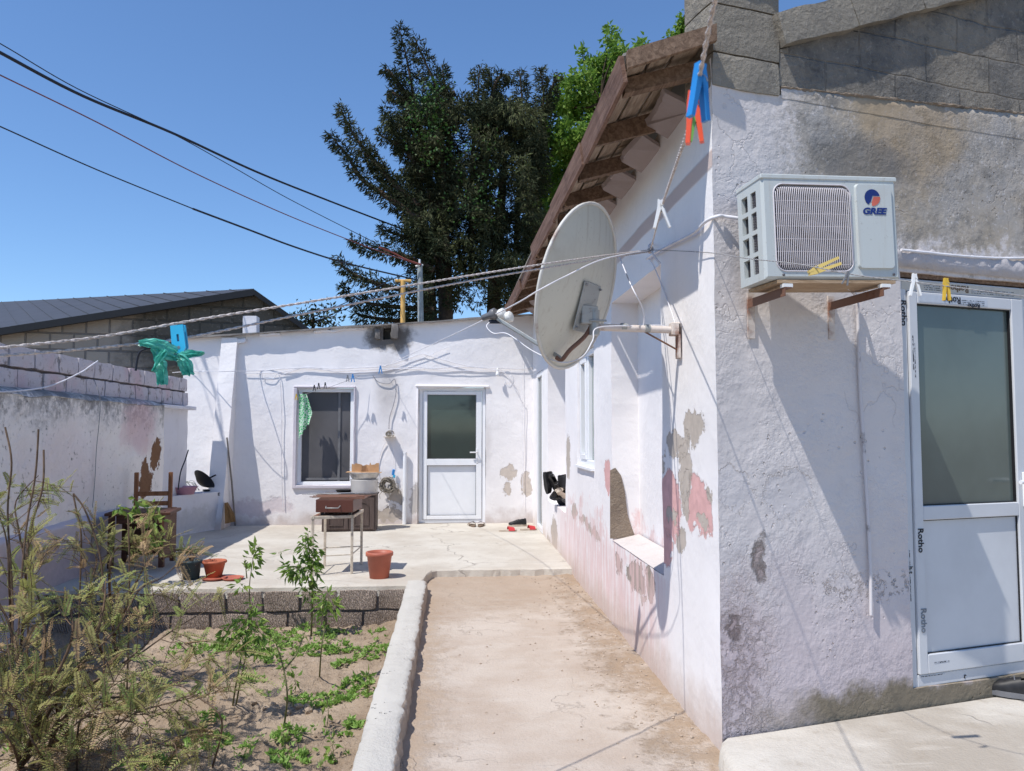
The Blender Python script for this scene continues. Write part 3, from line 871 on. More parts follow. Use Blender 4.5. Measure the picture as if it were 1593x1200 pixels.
# concrete patio: one slab with a ragged front edge
def patio():
    mb = MB()
    top = []
    edge = [(-3.75, 7.27)]
    x = -3.75
    while x < -.45:
        x += .12; edge.append((x, 7.27 + .02 * noise.noise(V((x * 5, 1, 0)))))
    edge += [(-.32, 7.30), (-.27, 7.52), (-.25, 7.75), (-.20, 7.96)]
    x = -.15
    while x < 1.2:
        edge.append((x, 8.02 + .055 * noise.noise(V((x * 2.6, 7, 0))) + .03 * noise.noise(V((x * 9, 7, 0))))); x += .05
    edge.append((1.30, 8.02))
    n = len(edge)
    Zt = .08
    rows = [0, .04, .3, 1.0, 2.0, 3.0, 4.0]
    vs = []
    for k, r in enumerate(rows):
        for (ex, ey) in edge:
            y = ey + (BY + .05 - ey) * (r / 4.0)
            vs.append((ex, y, Zt + (.004 * noise.noise(V((ex * 2, y * 2, 0)))) - (.012 if k == 0 else 0)))
    fs = [(k * n + i, k * n + i + 1, (k + 1) * n + i + 1, (k + 1) * n + i) for k in range(len(rows) - 1) for i in range(n - 1)]
    o = len(vs)
    for (ex, ey) in edge: vs.append((ex + .01 * noise.noise(V((ex * 9, 0, 2))), ey - .012 + .012 * noise.noise(V((ex * 12, 0, 4))), -.02))
    fs += [(o + i, o + i + 1, i + 1, i) for i in range(n - 1)]
    mb.add(vs, fs, smooth=False)
    return mb
struct('patio', patio(), M_patio)
# pale slab in front of the facade door
def slab():
    mb = MB()
    e = []
    y = -1.0
    while y < 3.5:
        e.append((1.165 + .03 * noise.noise(V((3, y * 3, 0))) + .01 * noise.noise(V((3, y * 11, 0))) + .05 * max(0, 1 - abs(3.5 - y) / .25), y)); y += .06
    e.append((1.235, 3.53))
    vs, fs = [], []
    cols = [0, .03, .25, .7, 1.4, 2.4, 4.2]
    for c in cols:
        for (x, y) in e:
            X = x + c
            vs.append((X, y + c * math.tan(TH), .09 + .006 * noise.noise(V((X * 2, y * 2, 5))) - (.018 if c == 0 else 0)))
    n = len(e)
    fs = [(k * n + i, (k + 1) * n + i, (k + 1) * n + i + 1, k * n + i + 1) for k in range(len(cols) - 1) for i in range(n - 1)]
    o = len(vs)
    for (x, y) in e: vs.append((x - .015 + .015 * noise.noise(V((x, y * 8, 1))), y, -.03))
    fs += [(o + i, i, i + 1, o + i + 1) for i in range(n - 1)]
    mb.add(vs, fs, smooth=True)
    return mb
struct('concrete_slab', slab(), M_slab)

# kerb between path and garden
def kerb():
    mb = MB()
    prof = [(-.408, -.33), (-.412, .085), (-.404, .108), (-.34, .112), (-.26, .112), (-.236, .106), (-.228, .085), (-.226, .03), (-.215, -.05)]
    ys = [1.2 + i * .03 for i in range(int((7.33 - 1.2) / .03) + 1)]
    vs = []
    for y in ys:
        for (x, z) in prof:
            p = V((x, y, z))
            q = p + wob(p, .006, 3) + V((0, 0, .006 * noise.noise(V((0, y * 1.2, 0))) + .004 * noise.noise(p * 14)))
            if x > -.27:
                cp = max(0, noise.noise(V((1, y * 3.1, 0))) - .05) + max(0, noise.noise(V((5, y * 9, 0))) - .1)
                q += V((.012 * noise.noise(p * 13) + .012 * noise.noise(p * 31) - (.03 * cp if z > .06 else .01 * cp), 0, .006 * noise.noise(p * 17) - (.022 * cp if z > .1 and x > -.25 else 0)))
            if -.44 < x < -.40: q += V((.010 * noise.noise(p * 13), 0, 0))
            vs.append(q)
    n = len(prof)
    fs = [(i * n + j, i * n + j + 1, (i + 1) * n + j + 1, (i + 1) * n + j) for i in range(len(ys) - 1) for j in range(n - 1)]
    ms = 0
    mb.add(vs, [f[::-1] for f in fs], smooth=True)
    mb.m = [1 if (k % (n - 1)) >= 5 else 0 for k in range(len(fs))]
    e = len(vs) - n
    mb.add([vs[e + j] for j in range(n)], [tuple(range(n))])
    return mb
M_kerbside = blockmat('rubble_kerb', (.40, .33, .27), (.20, .15, .12), (.58, .53, .47), bs=24)
single('garden_kerb', kerb(), [M_kerbtop, M_kerbside], 'low whitewashed rubble kerb between the sandy path and the garden bed', 'kerb')

# retaining wall of the patio: two courses of blocks
mb = MB()
mo = MB()
blockcourse(mb, (-3.7, 7.245, -.34), (1, 0, 0), (0, -1, 0), 3.36, [.195, .195], .37, .16, gap=.016, bev=.018, amp=.011, seed=5)
mo.box((-2.02, 7.345, -.15), (3.34, .15, .37))
w = thing('retaining_wall', 'two courses of rough grey limestone blocks holding up the patio edge', 'wall', (-2, 7.3, -.34))
obj('blocks', mb, M_block, w); obj('mortar', mo, M_mortar, w)

# ------------------------------------------------------------------ right-hand house
house = thing('house', 'whitewashed stone house along the path with peeling plaster and tiled niches', 'house', (CX, CY, 0))
house['label'] = 'whitewashed house along the right of the path with peeling plaster and brown eaves'
LC = BY - CY
def yu(y): return BY - y
holes = [
    (yu(5.95), yu(4.50), .75, 2.60, .21, True),
    (yu(7.62), yu(6.72), 1.26, 2.36, .09, False),
    (yu(10.0), yu(8.42), .70, 2.75, .42, True),
    (yu(11.36), yu(10.62), .17, 2.45, .08, False),
]
mb = wall_grid(MB(), (CX, BY, -.1), (0, -1, 0), (-1, 0, 0), LC, 3.40, holes, cell=.11, amp=.007, thick=.25, skip_outer=True)
obj('side_wall', mb, M_court, house)
# niche sill slopes and a broken patch in the jamb
mb = MB()
mb.add([V((CX - .004, 5.93, .655)), V((CX - .004, 4.52, .655)), V((CX + .20, 4.52, .70)), V((CX + .20, 5.93, .70))], [(0, 1, 2, 3)])
obj('niche_sill', mb, plaster('sill_plaster', (.60, .545, .52), bscale=30, bdist=.01, dirt=.5), house)
mb = MB()
poly = []
for (px, py) in [(949, 732), (957, 728), (966, 740), (972, 765), (976, 800), (982, 820), (987, 832), (975, 838), (949, 838)]:
    poly.append(atY(px, py, 5.945))
mb.prism(poly, (0, -.006, 0))
obj('bare_patch', mb, blockmat('bare_render', (.27, .215, .165), (.16, .125, .10), (.36, .30, .24), bs=60), house)

# facade
DS0, DS1, DZ0, DZ1 = 1.145, 2.09, .18, 2.305
mb = wall_grid(MB(), fac(0, -.1), FU, FN, 4.6, 3.275, [(DS0, DS1, DZ0 + .1, DZ1 + .13, .14, False)], cell=.055, amp=.007, thick=.25, skip_outer=True)
obj('front_wall', mb, M_fac, house)
# rough plaster lip over the door
mb = MB()
pts = []
n = 130
for i in range(n + 1):
    s = 1.0 + 1.35 * i / n
    zt = 2.455 + .035 * noise.noise(V((s * 4, 0, 0))) + .022 * noise.noise(V((s * 13, 0, 0))) + .010 * noise.noise(V((s * 37, 0, 0)))
    zb = DZ1 + .055 - .012 * (s - 1.1)
    pts.append((fac(s, zt, .004), fac(s, zt - .012, .016 + .012 * noise.noise(V((s * 12, 3, 0)))), fac(s, (zt + zb) / 2, .010 + .012 * noise.noise(V((s * 15, 5, 0)))), fac(s, zb, .014 + .006 * noise.noise(V((s * 9, 7, 0)))), fac(s, zb, -.05)))
vs = [q for p in pts for q in p]
mb.add(vs, [(i * 5 + j, i * 5 + j + 1, i * 5 + j + 6, i * 5 + j + 5) for i in range(n) for j in range(4)], smooth=True)
obj('plaster_lip', mb, plaster('lip_plaster', (.50, .47, .475), bscale=40, bdist=.014), house)  # greyer than the facade: shade of the broken-out recess put into the colour
mb = MB(); mb.boxax(fac(1.08, DZ1 + .008, -.02), FU * 1.25, -FN * .1, (0, 0, .042))
obj('lintel', mb, M_eave, house)
# upper gable wall and corner pier
PZ = 3.175
R15 = Matrix.Rotation(TH, 3, 'Z')
def gtop(u): return .235 + (u) * .381
mb = wall_grid(MB(), fac(.40, PZ + .004, -.004), FU, FN, 4.2, 1.0, [], cell=.06, amp=.010, thick=.25, top=gtop)
obj('gable', mb, M_gable, house)
# whitewash runs up to a crusted joint that climbs a little to the right
def jz(s): return 3.19 + .06 * s
mb = MB(); n = 90; vs = []
for i in range(n + 1):
    s = .405 + 3.9 * i / n
    zt = jz(s) + .010 * noise.noise(V((s * 6, 0, 2))) + .006 * noise.noise(V((s * 19, 0, 2)))
    for k in range(4):
        p = fac(s, 3.16 + (zt - 3.16) * k / 3); vs.append(p + wob(p, .007) + FN * .002)
    vs.append(fac(s, zt + .004, -.03))
mb.add(vs, [(i * 5 + j, i * 5 + 5 + j, i * 5 + 6 + j, i * 5 + 1 + j) for i in range(n) for j in range(4)], smooth=True)
obj('upper_render', mb, M_fac, house)
mb = MB(); vs = []; n = 260
for i in range(n + 1):
    s = .402 + 3.9 * i / n
    e = .55 + .45 * noise.noise(V((s * 5, 2, 9)))
    for k, (dz, o) in enumerate(((-.012, .001), (-.004, .010), (.006, .013), (.014, .006), (.020, -.02))):
        q = V((s * 30, k * .9, 4)); vs.append(fac(s, jz(s) + dz * e + .007 * noise.noise(q), o * e + .007 * noise.noise(q + V((0, 0, 8)))))
mb.add(vs, [(i * 5 + j, i * 5 + 5 + j, i * 5 + 6 + j, i * 5 + 1 + j) for i in range(n) for j in range(4)])
obj('crust', mb, blockmat('crust', (.24, .19, .145), (.07, .065, .06), (.42, .37, .31), bdist=.01), house)
mb = MB()
R15 = Matrix.Rotation(TH, 3, 'Z')
for k in range(9):
    s0 = .415 + k * .46
    a, b = fac(s0, PZ + .235 + .381 * (s0 - .40), .03), fac(s0 + .45, PZ + .235 + .381 * (s0 + .05), .03)
    d = (b - a)
    zz = d.cross(-FN).normalized()
    if zz.z < 0: zz = -zz
    R = Matrix((d.normalized(), -FN, zz)).transposed()
    roughblock(mb, (a + b) / 2 - FN * .13 + zz * .085, (d.length + .012, .30, .17), R, .012, .008, 0, random.random(), 8, 4)
obj('coping', mb, M_stone, house)
mb = MB()
for (z0, z1, s1) in [(PZ - .012, PZ + .155, .395), (PZ + .16, PZ + .40, .40), (PZ + .405, PZ + .60, .40)]:
    roughblock(mb, fac(s1 / 2, (z0 + z1) / 2, -.115), (s1, .25, z1 - z0 + .002), R15, .010, .005, 0, random.random(), 9, 5)
roughblock(mb, fac(.2, PZ + .69, -.12), (.47, .34, .16), R15, .02, .012, 0, .6, 9, 4)
obj('chimney', mb, M_stone, house)

# roof of the house
EX, EZ, RS = .82, 3.165, .36
def rz(x): return EZ + (x - EX) * RS
EY0, EY1 = 3.47, 11.96
def ezy(y): return .012 * (y - EY0)
mb = MB()
ny = 40
rows = []
for i in range(ny + 1):
    y = EY0 + (EY1 - EY0) * i / ny
    z = .10 + ezy(y) + .006 * noise.noise(V((0, y * 3, 0)))
    rows.append((V((EX - .03, y, rz(EX) + z)), V((1.225, y, rz(1.225) + z)), V((1.26, max(y, 4.02), rz(1.26) + z)), V((3.2, max(y, CY + 1.96 * math.tan(TH) + .12), rz(3.2) + z)), V((5.2, max(y, CY + 3.96 * math.tan(TH) + .12), rz(3.2) + z - .7))))
vs = [p for r in rows for p in r]
vs2 = [p - V((0, 0, .014)) for p in vs]
N4 = len(vs)
fs = [(i * 5 + j, i * 5 + j + 1, i * 5 + j + 6, i * 5 + j + 5) for i in range(ny) for j in range(4)]
mb.add(vs + vs2, fs + [tuple(N4 + k for k in f[::-1]) for f in fs] + [(i * 5, i * 5 + 5, N4 + i * 5 + 5, N4 + i * 5) for i in range(ny)] + [(j + 1, j, N4 + j, N4 + j + 1) for j in range(4)])
roof = obj('roof', mb, M_sheet, house)
# soffit boards laid along the eave
mb = MB()
rnd = random.Random(3)
for x0, wd in [(.835, .10), (.945, .115), (1.07, .13)]:
    y = EY0 + .02
    while y < EY1 - .1:
        L = rnd.uniform(1.2, 2.3); y1 = min(y + L, EY1)
        xa, xb = x0 + rnd.uniform(-.008, .008), x0 + wd + rnd.uniform(-.012, .004)
        dz = rnd.uniform(-.012, .01)
        q = [V((xa, y, rz(xa) + ezy(y) + .066 + dz)), V((xb, y, rz(xb) + ezy(y) + .066 + dz)), V((xb + rnd.uniform(-.01, .01), y1 - .01, rz(xb) + ezy(y1) + .066 + dz)), V((xa, y1 - .01, rz(xa) + ezy(y1) + .066 + dz))]
        mb.prism(q, (0, 0, .018)); y = y1
for y in [EY0 + .25 + .62 * i for i in range(14)]:
    pass
obj('soffit_board', mb, M_eave2, roof)
for i in range(14):
    y = EY0 + .30 + .62 * i + rnd.uniform(-.10, .10)
    mb = MB(); rw, rh = rnd.uniform(.05, .085), rnd.uniform(.075, .115)
    a = V((EX + .015, y, rz(EX + .015) + ezy(y) + .005)); b = V((CX + .05, y + rnd.uniform(-.03, .03), rz(CX + .05) + ezy(y) - .035))
    mb.boxax(a - V((rnd.uniform(-.03, .03), rw / 2, rh - .055)), b - a, (0, rw, rnd.uniform(-.008, .008)), (0, 0, rh)); mb.jit(.010, 5)
    obj('rafter', mb, M_eave, roof)
# plastered boxing between the rafters, broken here and there
mb = MB()
for i in range(13):
    y0, y1 = EY0 + .38 + .62 * i, EY0 + .84 + .62 * i
    q = []
    for k in range(9):
        yy = y0 + (y1 - y0) * k / 8
        xx = 1.10 + .05 * noise.noise(V((0, yy * 3.0, 1))) + .02 * noise.noise(V((0, yy * 17, 1)))
        q.append(V((xx, yy, rz(xx) + ezy(yy) + .02)))
    q += [V((CX + .02, y1, rz(CX) + ezy(y1) - .12)), V((CX + .02, y0, rz(CX) + ezy(y0) - .12))]
    mb.prism(q, (.012, 0, -.03))
obj('boxing', mb, plaster('boxing_plaster', (.38, .32, .31), bscale=30, bdist=.008), roof)
# fascia boards with joints
mb = MB()
y = EY0
for L in (1.15, 1.35, 1.5, 1.7, 1.9, 3.0):
    y1 = min(y + L - .012, EY1)
    if y1 <= y: break
    dx = rnd.uniform(-.016, .016); hh = rnd.uniform(.10, .135)
    q0 = V((EX - .03 + dx, y, rz(EX) + ezy(y) + .09 - hh + rnd.uniform(-.012, .008)))
    K_ = 8
    for k in range(K_):
        pass
    mb.boxax(q0, V((rnd.uniform(-.02, .02), y1 - y, ezy(y1) - ezy(y) + rnd.uniform(-.015, .015))), (.022, 0, 0), (-.018, 0, hh)); y = y1 + rnd.uniform(.004, .02)
mb.jit(.012, 5)
obj('fascia', mb, M_fascia, roof)
# barge board at the near end, broken tip at the far end
mb = MB()
a = V((EX - .02, EY0 - .012, rz(EX) + .015)); b = V((CX + .0, EY0 + .02, rz(CX) + .03))
mb.boxax(a, b - a, (0, -.028, 0), (0, 0, .085)); mb.jit(.006, 5)
obj('barge_board', mb, M_eave, roof)
# window of the house
def win_part(parent):
    f = MB(); x = CX + .055
    y0, y1, z0, z1 = 6.73, 7.61, 1.165, 2.255
    for (ya, yb, za, zb) in [(y0, y1, z0, z0 + .06), (y0, y1, z1 - .06, z1), (y0, y0 + .06, z0 + .06, z1 - .06), (y1 - .06, y1, z0 + .06, z1 - .06), (7.14, 7.22, z0 + .06, z1 - .06)]:
        f.box((x, (ya + yb) / 2, (za + zb) / 2), (.06, yb - ya, zb - za), bev=.006)
    for (ya, yb) in [(7.22, 7.55)]:
        for (a, b, c, d) in [(ya, yb, z0 + .06, z0 + .11), (ya, yb, z1 - .11, z1 - .06), (ya, ya + .05, z0 + .11, z1 - .11), (yb - .05, yb, z0 + .11, z1 - .11)]:
            f.box((x - .018, (a + b) / 2, (c + d) / 2), (.05, b - a, d - c), bev=.005)
    wnd = obj('window', f, M_pvc, parent)
    p = MB(); p.box((x + .012, 7.17, 1.71), (.01, .86, 1.06)); obj('pane', p, M_glassl, wnd)
    s = MB(); s.box((CX + .02, 7.17, 1.155), (.10, .90, .022)); obj('sill', s, M_pvc, wnd)
win_part(house)
# door in the side wall
f = MB()
for (ya, yb, za, zb) in [(10.63, 10.70, .08, 2.34), (11.28, 11.35, .08, 2.34), (10.70, 11.28, 2.27, 2.34), (10.70, 11.28, .08, .15)]:
    f.box((CX + .035, (ya + yb) / 2, (za + zb) / 2), (.07, yb - ya, zb - za), bev=.005)
dr = obj('door', f, M_pvc, house)
p = MB(); p.box((CX + .045, 10.99, 1.21), (.03, .58, 2.12)); obj('pane', p, M_glass, dr)

# front door with printed film on its frame
def frect(mb, s0, s1, z0, z1, o0, o1, bev=.004):
    mb.boxax(fac(s0, z0, o0), FU * (s1 - s0), FN * (o1 - o0), (0, 0, z1 - z0), bev=bev); return mb
def frect2(mb, s0, s1, z0, z1, o0, o1, bev=.004):
    c = fac((s0 + s1) / 2, (z0 + z1) / 2, (o0 + o1) / 2)
    mb.box(c, (s1 - s0, o1 - o0, z1 - z0), Matrix.Rotation(TH, 3, 'Z'), 0, bev); return mb
f = MB()
O0, O1 = -.10, -.018
frect2(f, DS0, DS0 + .052, DZ0, DZ1, O0, O1); frect2(f, DS1 - .052, DS1, DZ0, DZ1, O0, O1)
frect2(f, DS0 + .052, DS1 - .052, DZ1 - .065, DZ1, O0, O1); frect2(f, DS0 + .052, DS1 - .052, DZ0, DZ0 + .062, O0, O1)
fd = obj('front_door', f, M_pvcdoor, house)
f = MB()
L0, L1 = -.085, -.006
a0, a1, b0, b1 = DS0 + .056, DS1 - .056, DZ0 + .066, DZ1 - .069
frect2(f, a0, a0 + .058, b0, b1, L0, L1); frect2(f, a1 - .09, a1, b0, b1, L0, L1)
frect2(f, a0 + .058, a1 - .09, b1 - .062, b1, L0, L1); frect2(f, a0 + .058, a1 - .09, 1.032, 1.106, L0, L1); frect2(f, a0 + .058, a1 - .09, b0, b0 + .098, L0, L1)
lf = obj('leaf', f, M_pvcdoor, fd)
g = MB(); frect2(g, a0 + .056, a1 - .088, 1.10, b1 - .06, -.06, -.034, 0); obj('pane', g, M_frost, fd)
g = MB(); frect2(g, a0 + .056, a1 - .088, b0 + .096, 1.036, -.06, -.026, 0); obj('panel', g, M_pvcdoor, fd)
g = MB(); frect2(g, a1 - .062, a1 - .034, 1.08, 1.27, L1 + .001, L1 + .012, .003); g.tube([fac(a1 - .048, 1.22, 0), fac(a1 - .048, 1.22, .05), fac(a1 - .15, 1.22, .055)], .011); obj('handle', g, M_pvc, fd)
# black rubber gaskets round pane and panel
g = MB()
for (s0, s1, z0, z1) in [(a0 + .058, a1 - .09, 1.106, b1 - .062), (a0 + .058, a1 - .09, b0 + .098, 1.032)]:
    for r in [(s0, s0 + .005, z0, z1), (s1 - .005, s1, z0, z1), (s0 + .005, s1 - .005, z0, z0 + .005), (s0 + .005, s1 - .005, z1 - .005, z1)]: frect2(g, *r, L0 + .02, L1 - .012, 0)
obj('gasket', g, M_black, lf)
# film strips and lettering
g = MB(); frect2(g, DS0 + .02, DS1 - .02, DZ1 - .058, DZ1 - .008, O1, O1 + .0012, 0); obj('film', g, M_filmtan, fd)
g = MB(); frect2(g, a0 + .07, a0 + .56, b1 - .052, b1 - .012, L1, L1 + .0012, 0); obj('film', g, M_film, fd)
def letter(txt, s, z, out, size, ang, mat=None, bold=.004, sx=1.0, parent=fd):
    t_ = text_mesh(txt, size, bold=bold * size * 4, sx=sx)
    ca, sa = math.cos(ang), math.sin(ang)
    x = FU * ca + V((0, 0, 1)) * sa; y = -FU * sa + V((0, 0, 1)) * ca
    place(t_, fac(s, z, out), x, y, FN)
    return obj('lettering', t_, mat or M_ink, parent)
PI = math.pi
of, ol = O1 + .0025, L1 + .0025
letter('Rotho', 1.575, DZ1 - .032, of, .052, PI, simple('brown_ink', (.16, .10, .06), .6)); letter('Rotho', 1.50, b1 - .030, ol, .052, PI); letter('Rotho', 1.66, b1 - .055, ol, .036, PI)
letter('Rotho', DS0 + .028, 2.12, of, .055, -PI / 2)
letter('Rotho', a0 + .030, .93, ol, .050, -PI / 2); letter('h t', DS0 + .026, .78, of, .034, -PI / 2); letter('Rotho', a0 + .034, .52, ol, .05, -PI / 2, M_inkg)
letter('Rotho', 2.03, b0 + .045, ol, .05, 0); letter('r', 1.52, DZ0 + .026, of, .04, 0)
# small print beside the name
def print_mat():
    t = NT('small_print', .5, .3)
    n1 = t.noise(t.n('ShaderNodeMapping', {'Vector': t.pos, 'Scale': (1, 1, 1)}), 95, 3, .7)
    t.color(t.mix(t.rng(n1, .47, .50), (.50, .52, .56), (.03, .03, .04)))
    return t.mat
M_print = print_mat()
def smallprint(s0, s1, z, out, h, vert=False):
    mb = MB()
    if vert: frect2(mb, z, z + h, s0, s1, out, out + .0008, 0)
    else: frect2(mb, s0, s1, z, z + h, out, out + .0008, 0)
    obj('lettering', mb, M_print, fd)
for dz in (.020, .030, .040): smallprint(1.66, 1.98, DZ1 - .012 - dz, O1 + .0012, .0035); smallprint(1.32, 1.44, DZ1 - .012 - dz, O1 + .0012, .0035)
for dz in (.018, .028, .038): smallprint(1.56, 1.74, b1 - .012 - dz, L1 + .0012, .0035)
smallprint(1.78, 1.96, a0 + .028, L1 + .0005, .0045, True); smallprint(1.82, 2.0, a0 + .016, L1 + .0005, .006, True)
smallprint(1.22, 1.38, DZ0 + .05, O1 + .0005, .004); smallprint(1.30, 1.40, b0 + .05, L1 + .0005, .006)
smallprint(.62, .88, DS0 + .02, O1 + .0005, .004, True)
# threshold block under the door
mb = MB()
roughblock(mb, fac((DS0 + DS1) / 2, .125, -.10), (DS1 - DS0, .16, .10), R15, .012, .006, 0, .5, 12, 3)
obj('threshold', mb, M_slab, house)

# ------------------------------------------------------------------ annex across the back
annex = thing('annex', 'low whitewashed annex across the end of the yard with sooty flue', 'house', (-1.3, BY, 0))
AX0 = -4.05
W_ = CX + .1 - AX0
def atop(u): return 2.93 + .1 + (u - .55) * .078
wx0, wx1, wz0, wz1 = atY(461, 755, BY).x, atY(549, 755, BY).x, atY(500, 755, BY).z, atY(500, 604, BY).z
dx0, dx1, dz1 = atY(651, 700, BY).x, atY(756, 700, BY).x, atY(700, 603, BY).z
vx0, vx1, vz0 = atY(596, 530, BY).x, atY(612, 530, BY).x, atY(604, 529, BY).z
def sc_(u, z): return z / atop(u) * 3.0   # grid space is scaled under the sloping top
def hole(x0, x1, z0, z1, d, bk):
    um = (x0 + x1) / 2 - AX0
    return (x0 - AX0, x1 - AX0, sc_(um, z0 + .1), sc_(um, z1 + .1), d, bk)
mb = wall_grid(MB(), (AX0, BY, -.1), (1, 0, 0), (0, -1, 0), W_, 3.0, [hole(wx0, wx1, wz0, wz1, .13, False), hole(dx0, dx1, .08, dz1, .16, False), hole(vx0, vx1, vz0, vz0 + .19, .25, True)], cell=.10, amp=.010, thick=.25, top=atop, mh=0)
obj('wall', mb, M_back, annex)
# roof sheet
mb = MB()
rnd = random.Random(11)
xs = [AX0 - .1 + i * .1 for i in range(int((W_ + .1) / .1) + 1)]
vs = []
for x in xs:
    z = atop(x - AX0) - .1 + .008 + .008 * noise.noise(V((x * 2, 0, 0)))
    e = .015 * noise.noise(V((x * 1.7, 3, 0))) + .02 * noise.noise(V((x * 5, 3, 0)))
    vs += [V((x, BY - .11 + e, z + .005 * math.sin(x * 60))), V((x, BY + 4, z + .20)), V((x, BY + 4, z + .18)), V((x, BY - .105 + e, z - .022 + .004 * math.sin(x * 23)))]
n = len(xs)
mb.add(vs, [(i * 4 + j, i * 4 + 4 + j, i * 4 + 4 + (j + 1) % 4, i * 4 + (j + 1) % 4) for i in range(n - 1) for j in range(4)])
obj('roof', mb, M_sheet, annex)
# flue collar: broken plaster round the soot hole
mb = MB()
p0 = atY(614, 516, BY - .06)
roughblock(mb, p0, (.11, .14, .22), Matrix.Identity(3), .02, .02, 0, .5, 4, 6)
obj('flue', mb, M_back, annex); mb = MB()
p1 = atY(588, 520, BY - .03)
roughblock(mb, p1, (.08, .08, .16), Matrix.Identity(3), .02, .02, 0, .5, 4, 5)
obj('flue', mb, M_back, annex)
mb = MB()
for (px, py, w_, h_) in [(372, 530, .22, .07), (420, 520, .3, .05), (540, 512, .5, .05), (505, 515, .3, .04)]:
    p = atY(px, py, BY - .02)
    mb = MB(); roughblock(mb, p, (w_, .07, h_), Matrix.Rotation(-.075, 3, 'Y'), .02, .02, 0, .5, 8, 3)
    obj('broken_plaster', mb, M_back, annex)
# buttress that leans out toward its foot
mb = MB()
bx0, bx1 = -3.51, -3.27
rows = 12
vs = []
for k in range(rows + 1):
    z = .07 + (2.90 - .07) * k / rows
    o = .50 + (.05 - .50) * (k / rows)
    sh = .05 * (k / rows)
    vs += [V((bx0 - .02 + sh, BY + .02, z)), V((bx0 - .02 + sh, BY - o, z)) + wob(V((0, o, z)), .008), V((bx1 - .03 + sh, BY - o, z)) + wob(V((1, o, z)), .008), V((bx1 - .03 + sh, BY + .02, z))]
mb.add(vs, [(k * 4 + j, k * 4 + j + 1, k * 4 + j + 5, k * 4 + j + 4) for k in range(rows) for j in range(3)], smooth=False)
obj('buttress', mb, M_back, annex)
# window with insect screen
f = MB()
wy = BY + .07
for (x0, x1, z0, z1) in [(wx0, wx1, wz0, wz0 + .05), (wx0, wx1, wz1 - .06, wz1), (wx0, wx0 + .055, wz0 + .05, wz1 - .06), (wx1 - .055, wx1, wz0 + .05, wz1 - .06)]:
    f.box(((x0 + x1) / 2, wy, (z0 + z1) / 2), (x1 - x0, .06, z1 - z0), bev=.006)
wnd = obj('window', f, M_pvc, annex)
f = MB(); f.box((wx0 + (wx1 - wx0) * .73, wy + .016, (wz0 + wz1) / 2), (.035, .02, wz1 - wz0 - .10)); f.box(((wx0 + wx1) / 2 + .02, wy + .014, wz0 + .09), (wx1 - wx0 - .2, .02, .03))
obj('sash', f, simple('grey_sash', (.16, .16, .165), .5), wnd)
p = MB(); p.box(((wx0 + wx1) / 2, wy + .03, (wz0 + wz1) / 2), (wx1 - wx0 - .08, .012, wz1 - wz0 - .08)); obj('pane', p, M_screen, wnd)
f = MB()
for (x0, x1, z0, z1) in [(wx0 - .06, wx1 + .03, wz1 + .002, wz1 + .03), (wx0 - .06, wx0 - .004, wz0 - .05, wz1), (wx1 + .003, wx1 + .03, wz0, wz1), (wx0 - .06, wx1 + .03, wz0 - .05, wz0 - .002)]:
    f.box(((x0 + x1) / 2, BY - .012, (z0 + z1) / 2), (x1 - x0, .045, z1 - z0), bev=.008)
f.jit(.008)
obj('surround', f, plaster('surround_plaster', (.62, .58, .62), bscale=30, bdist=.006, dirt=.5), wnd)
# door
f = MB()
ex0, ex1, ez0, ez1 = dx0 + .004, dx1 - .004, .085, dz1 - .004
ey = BY + .10
def yrect(mb, x0, x1, z0, z1, y, th, bev=.004): mb.box(((x0 + x1) / 2, y, (z0 + z1) / 2), (x1 - x0, th, z1 - z0), None, 0, bev)
for r in [(ex0, ex0 + .055, ez0, ez1), (ex1 - .055, ex1, ez0, ez1), (ex0 + .055, ex1 - .055, ez1 - .05, ez1), (ex0 + .055, ex1 - .055, ez0, ez0 + .05)]: yrect(f, *r, ey, .07)
bd = obj('door', f, M_pvc, annex)
f = MB()
c0, c1, e0, e1 = ex0 + .06, ex1 - .06, ez0 + .055, ez1 - .055
zm0, zm1 = atY(700, 724, BY).z, atY(700, 715, BY).z
for r in [(c0, c0 + .065, e0, e1), (c1 - .085, c1, e0, e1), (c0 + .065, c1 - .085, e1 - .05, e1), (c0 + .065, c1 - .085, zm0 - .005, zm1 + .005), (c0 + .065, c1 - .085, e0, e0 + .055)]: yrect(f, *r, ey - .015, .07)
obj('leaf', f, M_pvc, bd)
f = MB(); yrect(f, c0 + .06, c1 - .08, zm1, e1 - .045, ey + .005, .02, 0); obj('pane', f, M_glass, bd)
f = MB(); yrect(f, c0 + .06, c1 - .08, e0 + .05, zm0, ey, .02, 0); obj('panel', f, M_pvc, bd)
f = MB()
for (x0, x1, z0, z1) in [(c0 + .065, c1 - .085, zm1 + .005, e1 - .05), (c0 + .065, c1 - .085, e0 + .055, zm0 - .005)]:
    for r in [(x0, x0 + .008, z0, z1), (x1 - .008, x1, z0, z1), (x0 + .008, x1 - .008, z0, z0 + .008), (x0 + .008, x1 - .008, z1 - .008, z1)]: yrect(f, *r, ey - .02, .04, 0)
obj('gasket', f, M_greyp, bd)
hd = atY(742, 706, ey - .07)
f = MB(); f.box(hd + V((0, .018, -.03)), (.03, .012, .22), bev=.004); f.tube([hd + V((0, .01, .02)), hd + V((0, -.03, .02)), hd + V((-.11, -.03, .02))], .010); obj('handle', f, M_pvc, bd)
f = MB()
yrect(f, dx0 - .05, dx1 + .05, dz1 + .002, dz1 + .035, BY - .012, .05, .01); yrect(f, dx0 - .03, dx0 - .004, .08, dz1, BY - .008, .03, .008); f.jit(.01, 5)
obj('surround', f, M_back, annex)

